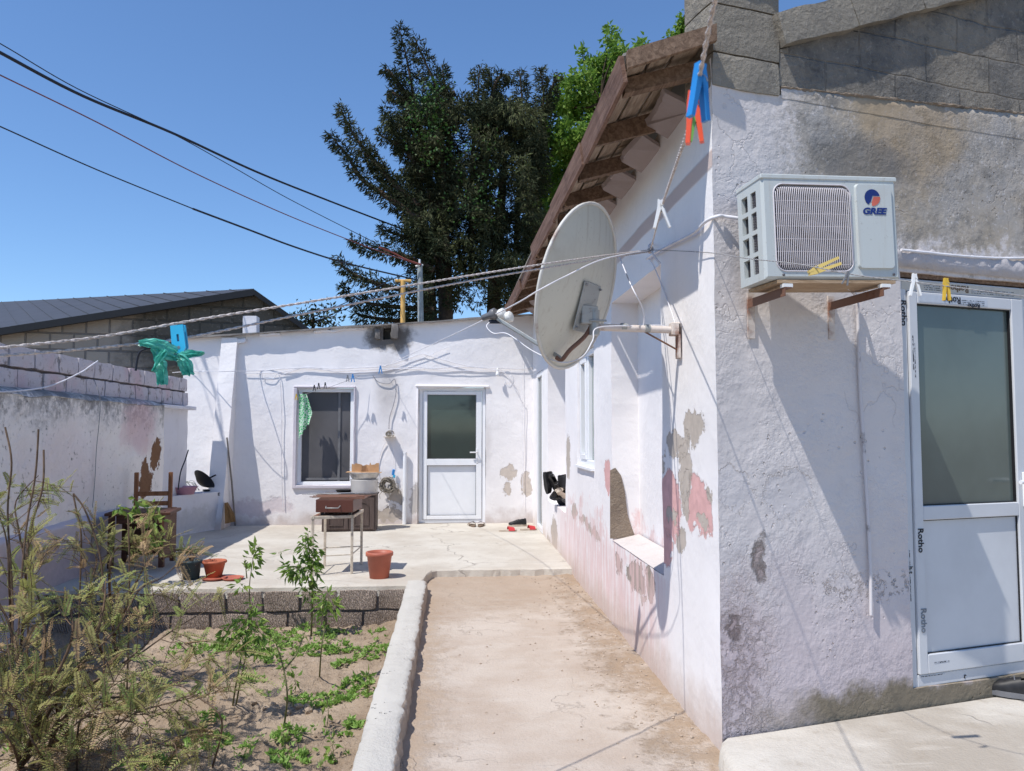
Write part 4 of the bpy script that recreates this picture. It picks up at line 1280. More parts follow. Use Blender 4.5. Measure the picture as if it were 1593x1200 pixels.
# ------------------------------------------------------------------ boundary wall on the left
bwall = thing('boundary_wall', 'thick whitewashed boundary wall with black mould along its top', 'wall', (-3.8, 6, -.4))
LX = -3.65
mb = wall_grid(MB(), (LX, 2.0, -.4), (0, 1, 0), (1, 0, 0), 8.12, 2.20, [], cell=.09, amp=.022, thick=.40)
# sloped coping up to the blockwork
vs, n = [], 70
for i in range(n + 1):
    y = 2.0 + 8.12 * i / n
    p = V((LX, y, 1.80))
    vs += [p + wob(p, .022) + V((0.012, 0, 0.004)), p + V((-.015 + .02 * noise.noise(p * 5), 0, .035 + .02 * noise.noise(p * 3))), p + V((-.19, 0, .10))]
mb.add(vs, [(i * 3 + j, i * 3 + j + 1, i * 3 + j + 4, i * 3 + j + 3)[::-1] for i in range(n) for j in range(2)], smooth=True)
obj('wall', mb, M_left, bwall)
mb = MB()
vs = []
n = 60
for i in range(n + 1):
    y = 2.0 + 7.0 * i / n
    zt = .585 + .008 * (y - 6.5) + .004 * noise.noise(V((0, y * 3, 0)))
    vs += [V((LX, y, zt + .05)), V((LX + .05, y, zt + .025)) + wob(V((0, y, 1)), .008), V((LX + .06, y, zt)) + wob(V((0, y, 1)), .008), V((LX + .045, y, zt - .03)) + wob(V((0, y, 1)), .008), V((LX + .04, y, -.4)) + wob(V((0, y, 0)), .02)]
mb.add(vs, [(i * 5 + j, i * 5 + j + 1, i * 5 + j + 6, i * 5 + j + 5)[::-1] for i in range(n) for j in range(4)], smooth=True)
obj('plinth', mb, M_plinth, bwall)
bk = thing('block_parapet', 'two courses of chipped pinkish white blocks on top of the left wall', 'wall', (-3.9, 6, 1.8))
mb = MB()
blockcourse(mb, (LX - .12, 2.0, 1.845), (0, 1, 0), (1, 0, 0), 9.33, [.20, .20], .41, .18, gap=.016, bev=.016, amp=.009, seed=8)
obj('blocks', mb, M_blockpaint, bk)
mb = MB(); mb.box((LX - .235, 6.66, 2.04), (.16, 9.28, .39)); obj('mortar', mb, M_mortar, bk)
# lower part of that wall beyond the thick one: painted smooth
mb = wall_grid(MB(), (LX - .115, 10.05, 0), (0, 1, 0), (1, 0, 0), 1.28, 1.84, [], cell=.1, amp=.01, thick=.2)
mb.box((LX - .08, 10.74, 1.815), (.14, 1.28, .05), bev=.01)
obj('wall', mb, M_trough, bk)

# ------------------------------------------------------------------ neighbour's house beyond the wall
DN = 17.5
B0 = at(395, 452, DN)
A0 = at(0, 513, DN - 1.5); A0 = B0 + (A0 - B0) * 1.6
Rr = at(470, 505, DN + .4); Rr = B0 + (Rr - B0) * 1.5
nb = thing('neighbour_house', 'bare block house with a black sheet roof beyond the left wall', 'house', (B0.x, B0.y, 0))
Un = (B0 - A0); Un.z = 0; Un.normalize()
org = V((B0.x, B0.y, 0))
nn = thing('x', None, None); bpy.data.objects.remove(nn)
mb = MB()
R0 = V((Rr.x, Rr.y, 0)); A00 = V((A0.x, A0.y, 0))
off = V((0, .25, 0))
mb.add([A00 + off, org + off, org + V((0, 0, B0.z - .05)) + off, A0 - V((0, 0, .05)) + off], [(0, 1, 2, 3)])
mb.add([org + off, R0 + off, Rr - V((0, 0, .05)) + off, B0 - V((0, 0, .05)) + off], [(0, 1, 2, 3)])
mb.add([R0 + off, R0 + V((-6, 8, 0)), Rr + V((-6, 8, -.05)), Rr + off], [(0, 1, 2, 3)])
# rotate brick coordinates onto the wall by giving the part its own frame
nwall = obj('wall', mb, M_neigh, nb)
ang = math.atan2(Un.y, Un.x)
nwall.rotation_euler = (0, 0, ang)
inv = Matrix.Rotation(-ang, 4, 'Z'); nwall.data.transform(inv)
C0 = at(0, 471, DN + 7.5); T0 = at(395, 450.5, DN + .3)
C0 = T0 + (C0 - T0) * 1.7
mb = MB()
K = 24
th = V((0, 0, .05))
vs = []
for k in range(K + 1):
    f_ = k / K
    vs += [A0 + (B0 - A0) * f_ + V((0, 0, .02)), C0 + (T0 - C0) * f_ + V((0, 0, .02))]
mb.add(vs, [(2 * k, 2 * k + 2, 2 * k + 3, 2 * k + 1) for k in range(K)])
for k in range(1, K, 1):
    f_ = k / K
    a, b = A0 + (B0 - A0) * f_ + V((0, 0, .03)), C0 + (T0 - C0) * f_ + V((0, 0, .03))
    mb.tube([a, b], .010, 4)
mb.add([B0, Rr, Rr + V((-6, 8, 0)), B0 + V((-6, 8, 0))], [(0, 1, 2, 3)])
nroof = obj('roof', mb, M_darkroof, nb)
mb = MB()
for (p, q, h) in [(A0, B0, .15), (B0, Rr, .13)]:
    d = q - p
    mb.boxax(p + V((0, -.03, -h + .03)), d, V((0, .09, 0)), (0, 0, h))
obj('verge_trim', mb, M_black, nroof)
# ------------------------------------------------------------------ air conditioner
AO = at(1191, 434, 3.34)
aca, roll = math.radians(5), math.radians(1.6)
Rac = Matrix.Rotation(aca, 4, 'Z') @ Matrix.Rotation(-roll, 4, 'Y')
AW, AD, AH = .655, .235, .462
ac = thing('air_conditioner', 'white split air conditioner outdoor unit on rusty brackets on the front wall', 'air conditioner', AO, rot=Rac.to_euler())
def L(name, mb, mat, parent=None): return obj(name, mb, mat, parent or ac, local=True)
ox0, ox1, oz0, oz1 = .055, .425, .035, .425
def rrect(x0, x1, z0, z1, r, y, k=6):
    pts = []
    for cx, cz, a0 in [(x1 - r, z1 - r, 0), (x0 + r, z1 - r, 90), (x0 + r, z0 + r, 180), (x1 - r, z0 + r, 270)]:
        for i in range(k + 1):
            a = math.radians(a0 + 90 * i / k); pts.append(V((cx + r * math.cos(a), y, cz + r * math.sin(a))))
    return pts
mb = MB()
# front face with a rounded opening: bridge between outer rectangle points and the opening
inn = rrect(ox0, ox1, oz0, oz1, .045, 0)
n = len(inn)
FX0, FX1, FZ0, FZ1 = .012, AW - .012, .012, AH - .012
for (x0, x1, z0, z1) in [(FX0, ox0, FZ0, FZ1), (ox1, FX1, FZ0, FZ1), (ox0, ox1, FZ0, oz0), (ox0, ox1, oz1, FZ1)]:
    mb.add([V((x0, 0, z0)), V((x1, 0, z0)), V((x1, 0, z1)), V((x0, 0, z1))], [(0, 1, 2, 3)])
for q_, c_ in enumerate([(ox1, oz1), (ox0, oz1), (ox0, oz0), (ox1, oz0)]):
    for k_ in range(6):
        mb.add([inn[q_ * 7 + k_], inn[q_ * 7 + k_ + 1], V((c_[0], 0, c_[1]))], [(0, 1, 2)])
mb.add(inn + [p + V((0, .03, 0)) for p in inn], [((i + 1) % n, i, n + i, n + (i + 1) % n) for i in range(n)], smooth=True)
# shell: sides, top, bottom with a softened front edge
f_ = .012
ring0 = [V((f_, 0, f_)), V((AW - f_, 0, f_)), V((AW - f_, 0, AH - f_)), V((f_, 0, AH - f_))]
ring1 = [V((0, f_, 0)), V((AW, f_, 0)), V((AW, f_, AH)), V((0, f_, AH))]
ring2 = [V((p.x, AD, p.z)) for p in ring1]
mb.add(ring0 + ring1, [(i, (i + 1) % 4, 4 + (i + 1) % 4, 4 + i)[::-1] for i in range(4)])
# right, top, bottom plain; left side has openings
mb.add(ring1 + ring2, [(1, 5, 6, 2), (2, 6, 7, 3), (0, 4, 5, 1), (4, 7, 6, 5)])
lc = [(.012, .06, .105), (.0, .125, .195)]
ys = [.0 + f_, .055, .115, .135, .185, .20, AD]
zs = [0, .045, .125, .145, .225, .245, .325, .345, .405, .42, AH]
yy = [f_, .055, .105, .135, .195, AD]
zz = [0, .035, .115, .135, .215, .235, .315, .335, .408, .420, AH]
for i in range(len(yy) - 1):
    for j in range(len(zz) - 1):
        q = [V((0, yy[i], zz[j])), V((0, yy[i + 1], zz[j])), V((0, yy[i + 1], zz[j + 1])), V((0, yy[i], zz[j + 1]))]
        if i in (1, 3) and j in (1, 3, 5, 7):
            mb.add(q + [p + V((.02, 0, 0)) for p in q], [(0, 1, 5, 4), (1, 2, 6, 5), (2, 3, 7, 6), (3, 0, 4, 7)])
        else: mb.add(q, [(0, 3, 2, 1)])
# lid seam
mb.boxax(V((-.004, -.004, AH - .016)), V((AW + .008, 0, 0)), V((0, AD + .008, 0)), (0, 0, .022), bev=.004)
case = L('casing', mb, M_acw)
mb = MB()
for i in range(15):
    for j in range(3):
        pass
for j in (1, 3, 5, 7):
    mb.add([V((.019, .056, zz[j])), V((.019, .104, zz[j])), V((.019, .104, zz[j + 1])), V((.019, .056, zz[j + 1]))], [(0, 3, 2, 1)])
    mb.add([V((.019, .136, zz[j])), V((.019, .194, zz[j])), V((.019, .194, zz[j + 1])), V((.019, .136, zz[j + 1]))], [(0, 3, 2, 1)])
L('side_vent', mb, M_acd)
mb = MB()
for j in (1, 3, 5, 7):
    for k in range(7):
        z0 = zz[j] + .004 + k * .0118
        mb.tube([V((.008, .057, z0)), V((.008, .104, z0 + .004))], .0016, 4)
    for k in range(5):
        y0 = .060 + k * .010
        mb.tube([V((.008, y0, zz[j])), V((.008, y0, zz[j + 1]))], .0016, 4)
L('side_mesh', mb, M_acmesh)
# lid lip overlapping front
mb = MB(); mb.boxax(V((ox0, .032, oz0)), V((ox1 - ox0, 0, 0)), V((0, .02, 0)), (0, 0, oz1 - oz0)); L('fan_housing', mb, M_acd)
mb = MB()
cc = V(((ox0 + ox1) / 2, .026, (oz0 + oz1) / 2))
for k in range(3):
    a = k * 2 * PI / 3 + .4
    pts = [cc + V((math.cos(a + da) * r, dy, math.sin(a + da) * r)) for da, r, dy in ((-.3, .03, 0), (-.55, .15, -.004), (0, .165, 0), (.45, .15, .006), (.3, .03, .004))]
    mb.add(pts, [(0, 1, 2, 3, 4)])
mb.lathe([(.04, .0), (.04, .012), (.0, .014)], cc, 16, R=Matrix.Rotation(PI / 2, 3, 'X'))
L('fan', mb, M_acmesh)
mb = MB()
nb_ = 40
for k in range(nb_):
    x = ox0 + .008 + (ox1 - ox0 - .016) * k / (nb_ - 1)
    # bars curve back where they meet the rounded rim
    e = min(x - ox0, ox1 - x)
    ins = .045 - math.sqrt(max(0, .045 ** 2 - max(0, .045 - e) ** 2)) if e < .045 else 0
    z0, z1 = oz0 + ins + .002, oz1 - ins - .002
    mb.tube([V((x, .014, z0)), V((x, -.004, z0 + .016)), V((x, -.007, z0 + .05)), V((x, -.007, z1 - .05)), V((x, -.004, z1 - .016)), V((x, .014, z1))], .0020, 5)
for k in range(7):
    z = oz0 + .03 + (oz1 - oz0 - .05) * k / 6
    mb.tube([V((ox0 + .004, .002, z)), V((ox0 + .03, -.004, z)), V((ox1 - .03, -.004, z)), V((ox1 - .004, .002, z))], .0013, 4)
L('grille', mb, M_acg)
mb = MB()
mb.tube([p + V((0, -.001, 0)) for p in inn + [inn[0]]], .0035, 5); L('grille_rim', mb, M_acg)
mb = MB()
pn = rrect(.445, .625, .045, .432, .018, 0)
n = len(pn)
pi_ = [V((.535 + (p.x - .535) * .955, -.012, .2385 + (p.z - .2385) * .978)) for p in pn]
mb.add(pn + pi_, [(i, (i + 1) % n, n + (i + 1) % n, n + i)[::-1] for i in range(n)] + [tuple(n + i for i in range(n))], smooth=False)
cover = L('valve_cover', mb, M_acw)
# emblem and name
mb = MB()
ec = V((.525, -.0125, .368)); er = .038
arc = [ec + V((er * math.cos(math.radians(a)), -.0012, er * math.sin(math.radians(a)))) for a in range(12, 246, 9)]
mb.add(arc + [ec + V((-.008, -.0012, -.018)), ec + V((.001, -.0012, .008))], [tuple(range(len(arc) + 2))])
L('emblem', mb, M_navy, cover)
mb = MB()
arc = [ec + V((er * math.cos(math.radians(a)) * 1.02, -.0012, er * math.sin(math.radians(a)))) for a in range(-95, 5, 8)]
mb.add(arc + [ec + V((er * 1.04, -.0012, .004)), ec + V((.006, -.0012, .004)), ec + V((-.004, -.0012, -.022))], [tuple(range(len(arc) + 3))])
L('emblem', mb, M_red, cover)
t_ = text_mesh('GREE', .040, shear=.22, bold=.0016, sx=1.22)
place(t_, V((.530, -.0135, .305)), V((1, 0, 0)), V((0, 0, 1)), V((0, -1, 0)))
L('lettering', t_, M_navy, cover)
for (x, z) in [(.085, .018), (.62, .022)]:
    mb = MB(); mb.lathe([(.0, .004), (.006, .003), (.006, .0)], V((x, -.0015, z)), 8, R=Matrix.Rotation(PI / 2, 3, 'X')); L('screw', mb, M_acmesh)
# brackets: arms out of the wall
acw = Matrix.Translation(AO) @ Rac
def bracket(fx, label):
    P = [acw @ V((fx, -.01, -.022)), acw @ V((fx, AD, -.022))]
    d = (P[1] - P[0]).normalized()
    # run until the wall
    e = hit(0, 0, (0, 0, 0), (1, 0, 0)) if False else None
    t_ = (FO - P[0]).dot(FN) / d.dot(FN)
    Wp = P[0] + d * t_
    b = thing('wall_bracket', label, 'bracket', Wp, group='brackets under the air conditioner')
    mb = MB(); sd = V((d.y, -d.x, 0)).normalized()
    mb.boxax(P[0] - sd * .018 - V((0, 0, .02)), Wp - P[0], sd * .036, (0, 0, .005)); mb.boxax(P[0] - sd * .018 - V((0, 0, .055)), Wp - P[0], sd * .005, (0, 0, .036))
    obj('arm', mb, M_rustd, b)
    mb = MB(); mb.boxax(Wp - FU * .02 - V((0, 0, .20)) + FN * .002, FU * .04, FN * .006, (0, 0, .22)); obj('wall_plate', mb, M_rustp, b)
    mb = MB(); mb.boxax(P[0] - sd * .022 - V((0, 0, .016)), d * .03, sd * .044, (0, 0, .016)); obj('foot', mb, M_plas, b)
    return b
bracket(.10, 'left rusty angle bracket carrying the air conditioner')
bracket(.575, 'right rusty angle bracket carrying the air conditioner')
mb = MB()
q_ = [acw @ V((.06, .0, -.004)), acw @ V((.63, .0, -.004)), acw @ V((.61, .24, -.004)), acw @ V((.04, .24, -.004))]
mb.prism(q_, (0, 0, -.014)); mb.jit(.003, 9)
single('packing_board', mb, wood('packing_wood', (.30, .20, .12), (.46, .34, .23), (3, 20, 20)), 'tan wooden board lying between the air conditioner and its brackets', 'board')
# pipe lagging, drain hose, wall cable
p = [fac(-.01, 0, 0)]
def fp(px, py, out): return atF(px, py, out)
pp = smooth_path([at(1158, 341, 3.6), fp(1128, 337, .02), fp(1116, 337, .02), V((CX - .02, CY + .05, atX(1108, 342, CX).z)), atX(1080, 362, CX - .02), atX(1050, 378, CX - .02), atX(1024, 391, CX - .02), atX(1006, 403, CX - .02)])
mb = MB(); mb.tube(pp, .0085, 8)
single('refrigerant_pipe', mb, M_wcable, 'white wrapped pipe bending round the house corner to the air conditioner', 'pipe')
pp = smooth_path([acw @ V((.49, .15, -.01)), fp(1333, 462, .05), fp(1334, 480, .018), fp(1338, 600, .016), fp(1344, 700, .016), fp(1350, 800, .016), fp(1354, 880, .016), fp(1355, 957, .02)])
mb = MB(); mb.tube(pp, .0085, 8)
hose = single('drain_hose', mb, rusty('dirty_hose', (.58, .55, .56), (.12, .10, .09), .36, .6, scale=9), 'pale drain hose hanging down the front wall below the air conditioner', 'hose')
pp = smooth_path([fp(1402, 389, .02), fp(1440, 393, .014), fp(1500, 399, .014), fp(1560, 402, .014), fp(1640, 401, .014)])
mb = MB(); mb.tube(pp, .0075, 8)
single('wall_cable', mb, M_wcable, 'white cable clipped along the front wall above the door', 'cable')

# ------------------------------------------------------------------ satellite dish
mnt = atX(1058, 517, CX)
dish = thing('satellite_dish', 'large grey satellite dish on a rusty arm fixed to the side wall', 'satellite dish', mnt)
nd_ = V((0, 0, 0))
nrm = (_right * -.827 + V((0, 0, 1)) * .27 + _FH * .50).normalized()
dc = at(898, 447, 4.17)
ref = V((0, 0, 1)) - nrm * nrm.z; ref.normalize()
sidev = ref.cross(nrm).normalized()
RV, RH, DP = .452, .422, .075
mb = MB()
rings, seg = 9, 48
vs = []
for i in range(rings + 1):
    r = i / rings
    for k in range(seg):
        a = 2 * PI * k / seg
        vs.append(dc + ref * (math.cos(a) * r * RV) + sidev * (math.sin(a) * r * RH) + nrm * (DP * r * r - DP))
back = [p - nrm * .004 for p in vs]
Nn = len(vs)
fs = [(i * seg + k, i * seg + (k + 1) % seg, (i + 1) * seg + (k + 1) % seg, (i + 1) * seg + k) for i in range(rings) for k in range(seg)]
mb.add(vs + back, fs + [tuple(Nn + q for q in f[::-1]) for f in fs], smooth=True)
obj('reflector', mb, M_dish, dish)
mb = MB()
mb.tube([dc + ref * (math.cos(2 * PI * k / seg) * RV) + sidev * (math.sin(2 * PI * k / seg) * RH) - nrm * .008 for k in range(seg + 1)], .0095, 6, cap=False)
obj('rim', mb, rusty('dish_rim', (.62, .60, .55), (.20, .085, .05), .42, .5, scale=3), dish)
pc = dc - nrm * (DP + .012)
# mounting plate (tilted rectangle), bolts
pu = (ref * .97 + sidev * .0); pu.normalize(); pv = sidev
c_ = at(899, 476, 4.17); plc = c_ + nrm * ((pc - c_).dot(nrm))
mb = MB(); R = Matrix((pv, pu, nrm)).transposed()
mb.box(plc, (.20, .27, .008), R, 0, .003)
pl = obj('mount_plate', mb, M_galv, dish)
mb = MB()
for a in (-1, 1):
    for b in (-1, 1):
        m2 = MB(); m2.tube([plc + pv * (a * .085) + pu * (b * .115), plc + pv * (a * .085) + pu * (b * .115) - nrm * .018], .007, 6); obj('bolt', m2, M_steel, pl)

armend = V((mnt.x - .49, mnt.y - .03, mnt.z + .02))
mb = MB()
mb.box((plc + armend) / 2 + V((-.015, 0, .01)), (.10, .07, .10), Matrix.Rotation(.35, 3, 'Z'), 0, .004)
mb.tube([armend + V((.01, 0, -.045)), armend + V((.01, 0, .09))], .028, 10)
mb.tube([armend + V((-.02, -.03, .03)), armend + V((.07, -.03, .03))], .006, 6)
obj('clamp', mb, M_galv, dish)
mb = MB(); mb.tube([mnt + V((-.01, 0, .01)), armend], .0195, 12); obj('arm', mb, M_rustp, dish)
mb = MB()
for k in (.35, .62):
    mb = MB(); mb.tube([mnt + (armend - mnt) * k + V((0, 0, .01)), mnt + (armend - mnt) * (k + .06) + V((0, 0, .008))], .023, 10); obj('band', mb, M_galv, dish)
mb = MB(); mb.box(mnt + V((-.012, 0, -.05)), (.012, .07, .19), None, 0, .003); mb.box(mnt + V((-.03, 0, .015)), (.05, .07, .07), None, 0, .004); obj('wall_plate', mb, M_rustp, dish)
mb = MB(); mb.tube([mnt + V((-.012, 0, -.10)), mnt + (armend - mnt) * .45], .005, 6); obj('stay', mb, M_rustd, dish)
bot = at(873, 558, 4.08)
mb = MB(); mb.tube(smooth_path([plc - nrm * .03 + V((.03, 0, -.02)), plc - nrm * .035 - pu * .14, bot - nrm * .02 + V((0.03, 0, .05)), bot + V((0.005, 0, -.004)), bot + nrm * .03]), .0125, 8); obj('feed_support', mb, M_rustd, dish)
tip = at(770, 494, 4.45)
mb = MB(); mb.boxax(bot - V((0, .012, .012)), tip - bot, (0, .024, 0), (0, 0, .024), bev=.004); obj('feed_arm', mb, M_galv, dish)
for k, (dx, dz) in enumerate([(-.03, .012), (.018, .012), (.058, -.006)]):
    mb = MB()
    q = tip + _right * dx + V((0, 0, dz))
    ax = (dc - tip).normalized()
    Rl = ax.to_track_quat('Z', 'Y').to_matrix()
    mb.lathe([(.0, -.05), (.018, -.05), (.020, .0), (.030, .015), (.032, .04), (.026, .046), (.0, .047)], q, 16, R=Rl)
    obj('receiver', mb, M_plas if k else M_greyp, dish)
mb = MB(); mb.box(tip + _right * .01 - V((0, 0, .025)), (.09, .02, .022), Matrix.Rotation(-YAW, 3, 'Z'), 0, .003); obj('receiver_clamp', mb, M_cable, dish)
# lead from the receivers
pp = smooth_path([tip + V((-.02, 0, -.02)), at(757, 508, 4.43), at(768, 519, 4.40), at(790, 520, 4.3), at(830, 547, 4.18), bot + V((0, 0, -.02)), at(905, 556, 3.95), at(922, 530, 3.95), at(930, 510, 4.0), (armend + mnt) / 2 + V((0, 0, .02)), mnt + V((-.1, 0, .035)), mnt + V((-.012, .03, .02)), atX(1024, 430, CX - .01), atX(1008, 400, CX - .01)])
mb = MB(); mb.tube(pp, .0035, 6); obj('lead', mb, M_wcable, dish)
# white cord from the eave hook to the arm
hook = atX(1012, 389, CX - .06)
pp = smooth_path([atX(962, 395, CX - .05), at(980, 440, 4.2), at(1000, 482, 4.15), mnt + (armend - mnt) * .42 + V((0, 0, .02))])
mb = MB(); mb.tube(pp, .004, 6); single('tie_cord', mb, M_wcable, 'short white cord tied from the wall to the dish arm', 'cord')

# ------------------------------------------------------------------ clotheslines
def rope(name, pts, r, mat, label, k=8, twist=True, cat='clothesline', group=None):
    mb = MB()
    P = smooth_path(pts, k)
    if twist:
        Lt = 0; acc = [0]
        for a, b in zip(P[:-1], P[1:]): Lt += (b - a).length; acc.append(Lt)
        n = int(Lt / .012)
        fine = []
        j = 0
        for i in range(n + 1):
            s = Lt * i / n
            while j < len(acc) - 2 and acc[j + 1] < s: j += 1
            f_ = (s - acc[j]) / max(1e-9, acc[j + 1] - acc[j])
            fine.append(P[j].lerp(P[j + 1], min(1, f_)))
        for ph in (0, PI):
            st = []
            for i, q in enumerate(fine):
                d = (fine[min(i + 1, n)] - fine[max(i - 1, 0)]).normalized()
                x = d.cross(V((0, 0, 1))).normalized(); y = d.cross(x)
                a = ph + i * .012 / (r * 7) * 1.0 * PI
                st.append(q + x * (math.cos(a) * r * .5) + y * (math.sin(a) * r * .5))
            mb.tube(st, r * .62, 5)
    else: mb.tube(P, r, 6)
    return single(name, mb, mat, label, cat, group)
def rd(px): return 1 / (.5 - .262 * (px + 40) / 1052)
lp = [at(x, y, rd(x)) for x, y in [(-40, 546), (150, 525), (300, 499), (480, 470), (700, 434), (880, 406)]] + [hook]
def wallend(a, b, x): return a + (a - b) * ((x - a.x) / (a.x - b.x))
def lead(a, b, step=.35):
    n = max(1, int((b - a).length / step)); return [a.lerp(b, i / n) for i in range(n)]
lp = lead(wallend(lp[0], lp[2], LX + .02), lp[0]) + lp
rope('clothesline', lp, .0045, M_rope, 'upper of two pale rope clotheslines crossing the yard to the hook', group='clotheslines')
lp2 = [at(x, y, rd(x)) for x, y in [(-40, 557), (100, 546), (215, 535), (300, 524), (480, 487), (700, 443), (880, 412)]] + [hook + V((0, 0, -.01))]
lp2 = lead(wallend(lp2[0], lp2[2], LX + .02), lp2[0]) + lp2
rope('clothesline', lp2, .0045, M_rope, 'lower of two pale rope clotheslines, the one with the teal bag', group='clotheslines')
rope('clothesline', [hook, at(940, 403, 3.92), at(880, 430, 3.74), at(838, 452, 3.66), at(775, 487, 4.35), at(670, 537, 8.0), at(596, 571, BY - .15)], .0035, M_wcable, 'thin white line from the wall hook down to the annex wall', twist=False, group='clotheslines')
np_ = lead(at(1128, -60, .82) + (at(1128, -60, .82) - at(1108, 20, .95)) * 8, at(1128, -60, .82), .14) + [at(1128, -60, .82), at(1108, 20, .95), at(1090, 110, 1.08), at(1072, 195, 1.28), at(1052, 255, 1.6), at(1030, 320, 2.3), at(1019, 362, 3.2), hook]
rope('clothesline', np_, .0036, M_rope, 'twisted rope hanging overhead with blue and orange pegs', group='clotheslines')
rp = [hook, at(1100, 393, 3.7), at(1160, 402, 3.2), at(1240, 411, 2.9), at(1330, 428, 2.75), at(1420, 439, 2.65), at(1500, 449, 2.6), at(1600, 462, 2.55), at(1700, 474, 2.5)] + [at(1700, 474, 2.5) + (at(1700, 474, 2.5) - at(1600, 462, 2.55)) * k for k in range(1, 9)]
rope('clothesline', rp, .0026, M_cord, 'thin grey line in front of the air conditioner and door', group='clotheslines')
hk = thing('rope_hook', 'white bent hook on the side wall where the ropes meet', 'hook', hook)
mb = MB(); mb.tube(smooth_path([atX(1014, 378, CX), hook + V((-.01, 0, .02)), hook, atX(1020, 402, CX - .05), atX(1027, 410, CX - .03)]), .007, 8); obj('rod', mb, M_wcable, hk)
mb = MB()
for k in range(5):
    a = k * 1.25
    mb.tube([hook + V((.014 * math.cos(a + t), .014 * math.sin(a * 1.3 + t * 2), .016 * math.sin(t + a))) for t in [i * .5 for i in range(13)]], .0045, 5)
obj('knot', mb, M_rope, hk)

# ------------------------------------------------------------------ clothes pegs
def peg(label, pos, L_, matA, matB=None, spread=.22, R=None, group='pegs on the clotheslines', name='clothes_peg'):
    """two levers joined by a spring; local z up = jaws up, levers hang down"""
    r = thing(name, label, 'clothes peg', pos, group, rot=(R.to_euler() if R is not None else (0, 0, -YAW)))
    k = L_ / .075
    for sgn, mt in ((-1, matA), (1, matB or matA)):
        mb = MB()
        a = spread * sgn
        prof = [(-.0055, .018), (-.005, .0), (-.0035, -.03), (-.003, -.057), (.003, -.057), (.0035, -.03), (.0045, .0), (.0035, .010), (.0045, .0165)]
        q = []
        for x, z in prof:
            z2 = z + .006
            xx, zz_ = x * math.cos(a) - z2 * math.sin(a), x * math.sin(a) + z2 * math.cos(a)
            if z > 0: xx = x * .55 + sgn * .0030
            else: xx += sgn * .0045
            q.append(V((xx * k, -.0055 * k, zz_ * k)))
        mb.prism(q, (0, .011 * k, 0))
        obj('lever', mb, mt, r, local=True)
    mb = MB()
    mb.tube([V((.0075 * k * math.cos(t), (-.006 + .012 * t / 14) * k, .0075 * k * math.sin(t))) for t in [i * .7 for i in range(21)]], .0011 * k, 4)
    obj('spring', mb, M_steel, r, local=True)
    return r
RZ = lambda a: Matrix.Rotation(-YAW, 3, 'Z') @ Matrix.Rotation(a, 3, 'Y')
peg('blue peg on the overhead rope in front of the eaves', at(1089, 127, 1.10), .084, M_blue, spread=.17, R=RZ(.06) @ Matrix.Rotation(.5, 3, 'Z'))
peg('orange peg hanging below the blue peg', at(1079, 168, 1.16), .082, M_orange, spread=.10, R=RZ(-.02) @ Matrix.Rotation(-.3, 3, 'Z'))
peg('green peg half hidden behind the orange peg', at(1082, 188, 1.24), .052, M_green, spread=.18, R=RZ(-.03))
peg('white peg at the lower end of the overhead rope', at(1028, 325, 2.25), .088, M_plas, spread=.30, R=RZ(-.05))
peg('big yellow peg lying sideways on the line before the air conditioner', at(1273, 419, 2.85), .125, M_yellow, spread=.05, R=RZ(-1.95))
peg('dark grey peg beside the yellow one on the line', at(1318, 429, 2.76), .052, M_greyp, spread=.2, R=RZ(.3))
peg('white peg on the line left of the front door', at(1423, 437, 2.65), .080, M_plas, spread=.24, R=RZ(0))
peg('amber yellow peg on the line over the front door', at(1472, 444, 2.62), .078, M_yellow2, spread=.10, R=RZ(0))
# cyan peg with the torn bag
pgp = at(279, 527, 2.32)
cy = thing('clothes_peg', 'light blue wide peg gripping the teal bag', 'clothes peg', pgp, 'pegs on the clotheslines', rot=(0, math.radians(-7), -YAW))
for sg in (-1, 1):
    mb = MB()
    o_ = [V((-.019, sg * .004, .040)), V((.019, sg * .004, .040)), V((.021, sg * .004, -.03)), V((.012, sg * .004, -.045)), V((-.012, sg * .004, -.045)), V((-.02, sg * .004, -.03))]
    i_ = [V((-.003, sg * .004, .012)), V((.004, sg * .004, .012)), V((.004, sg * .004, .004)), V((.004, sg * .004, -.010)), V((-.003, sg * .004, -.010)), V((-.003, sg * .004, .002))]
    e = V((0, sg * .008, 0))
    n = 6
    vs = o_ + i_ + [p + e for p in o_] + [p + e for p in i_]
    fs = []
    for i in range(n):
        j = (i + 1) % n
        fs += [(i, j, 6 + j, 6 + i), (12 + i, 12 + j, 18 + j, 18 + i)[::-1], (i, 12 + i, 12 + j, j), (6 + i, 6 + j, 18 + j, 18 + i)]
    mb.add(vs, fs)
    obj('lever', mb, M_cyan, cy, local=True)
mb = MB(); mb.tube([V((0, -.013, -.028)), V((0, .013, -.028))], .005, 8); mb.boxax(V((-.006, -.003, -.013)), (.012, 0, 0), (0, .006, 0), (0, 0, .03)); obj('spring', mb, M_steel, cy, local=True)
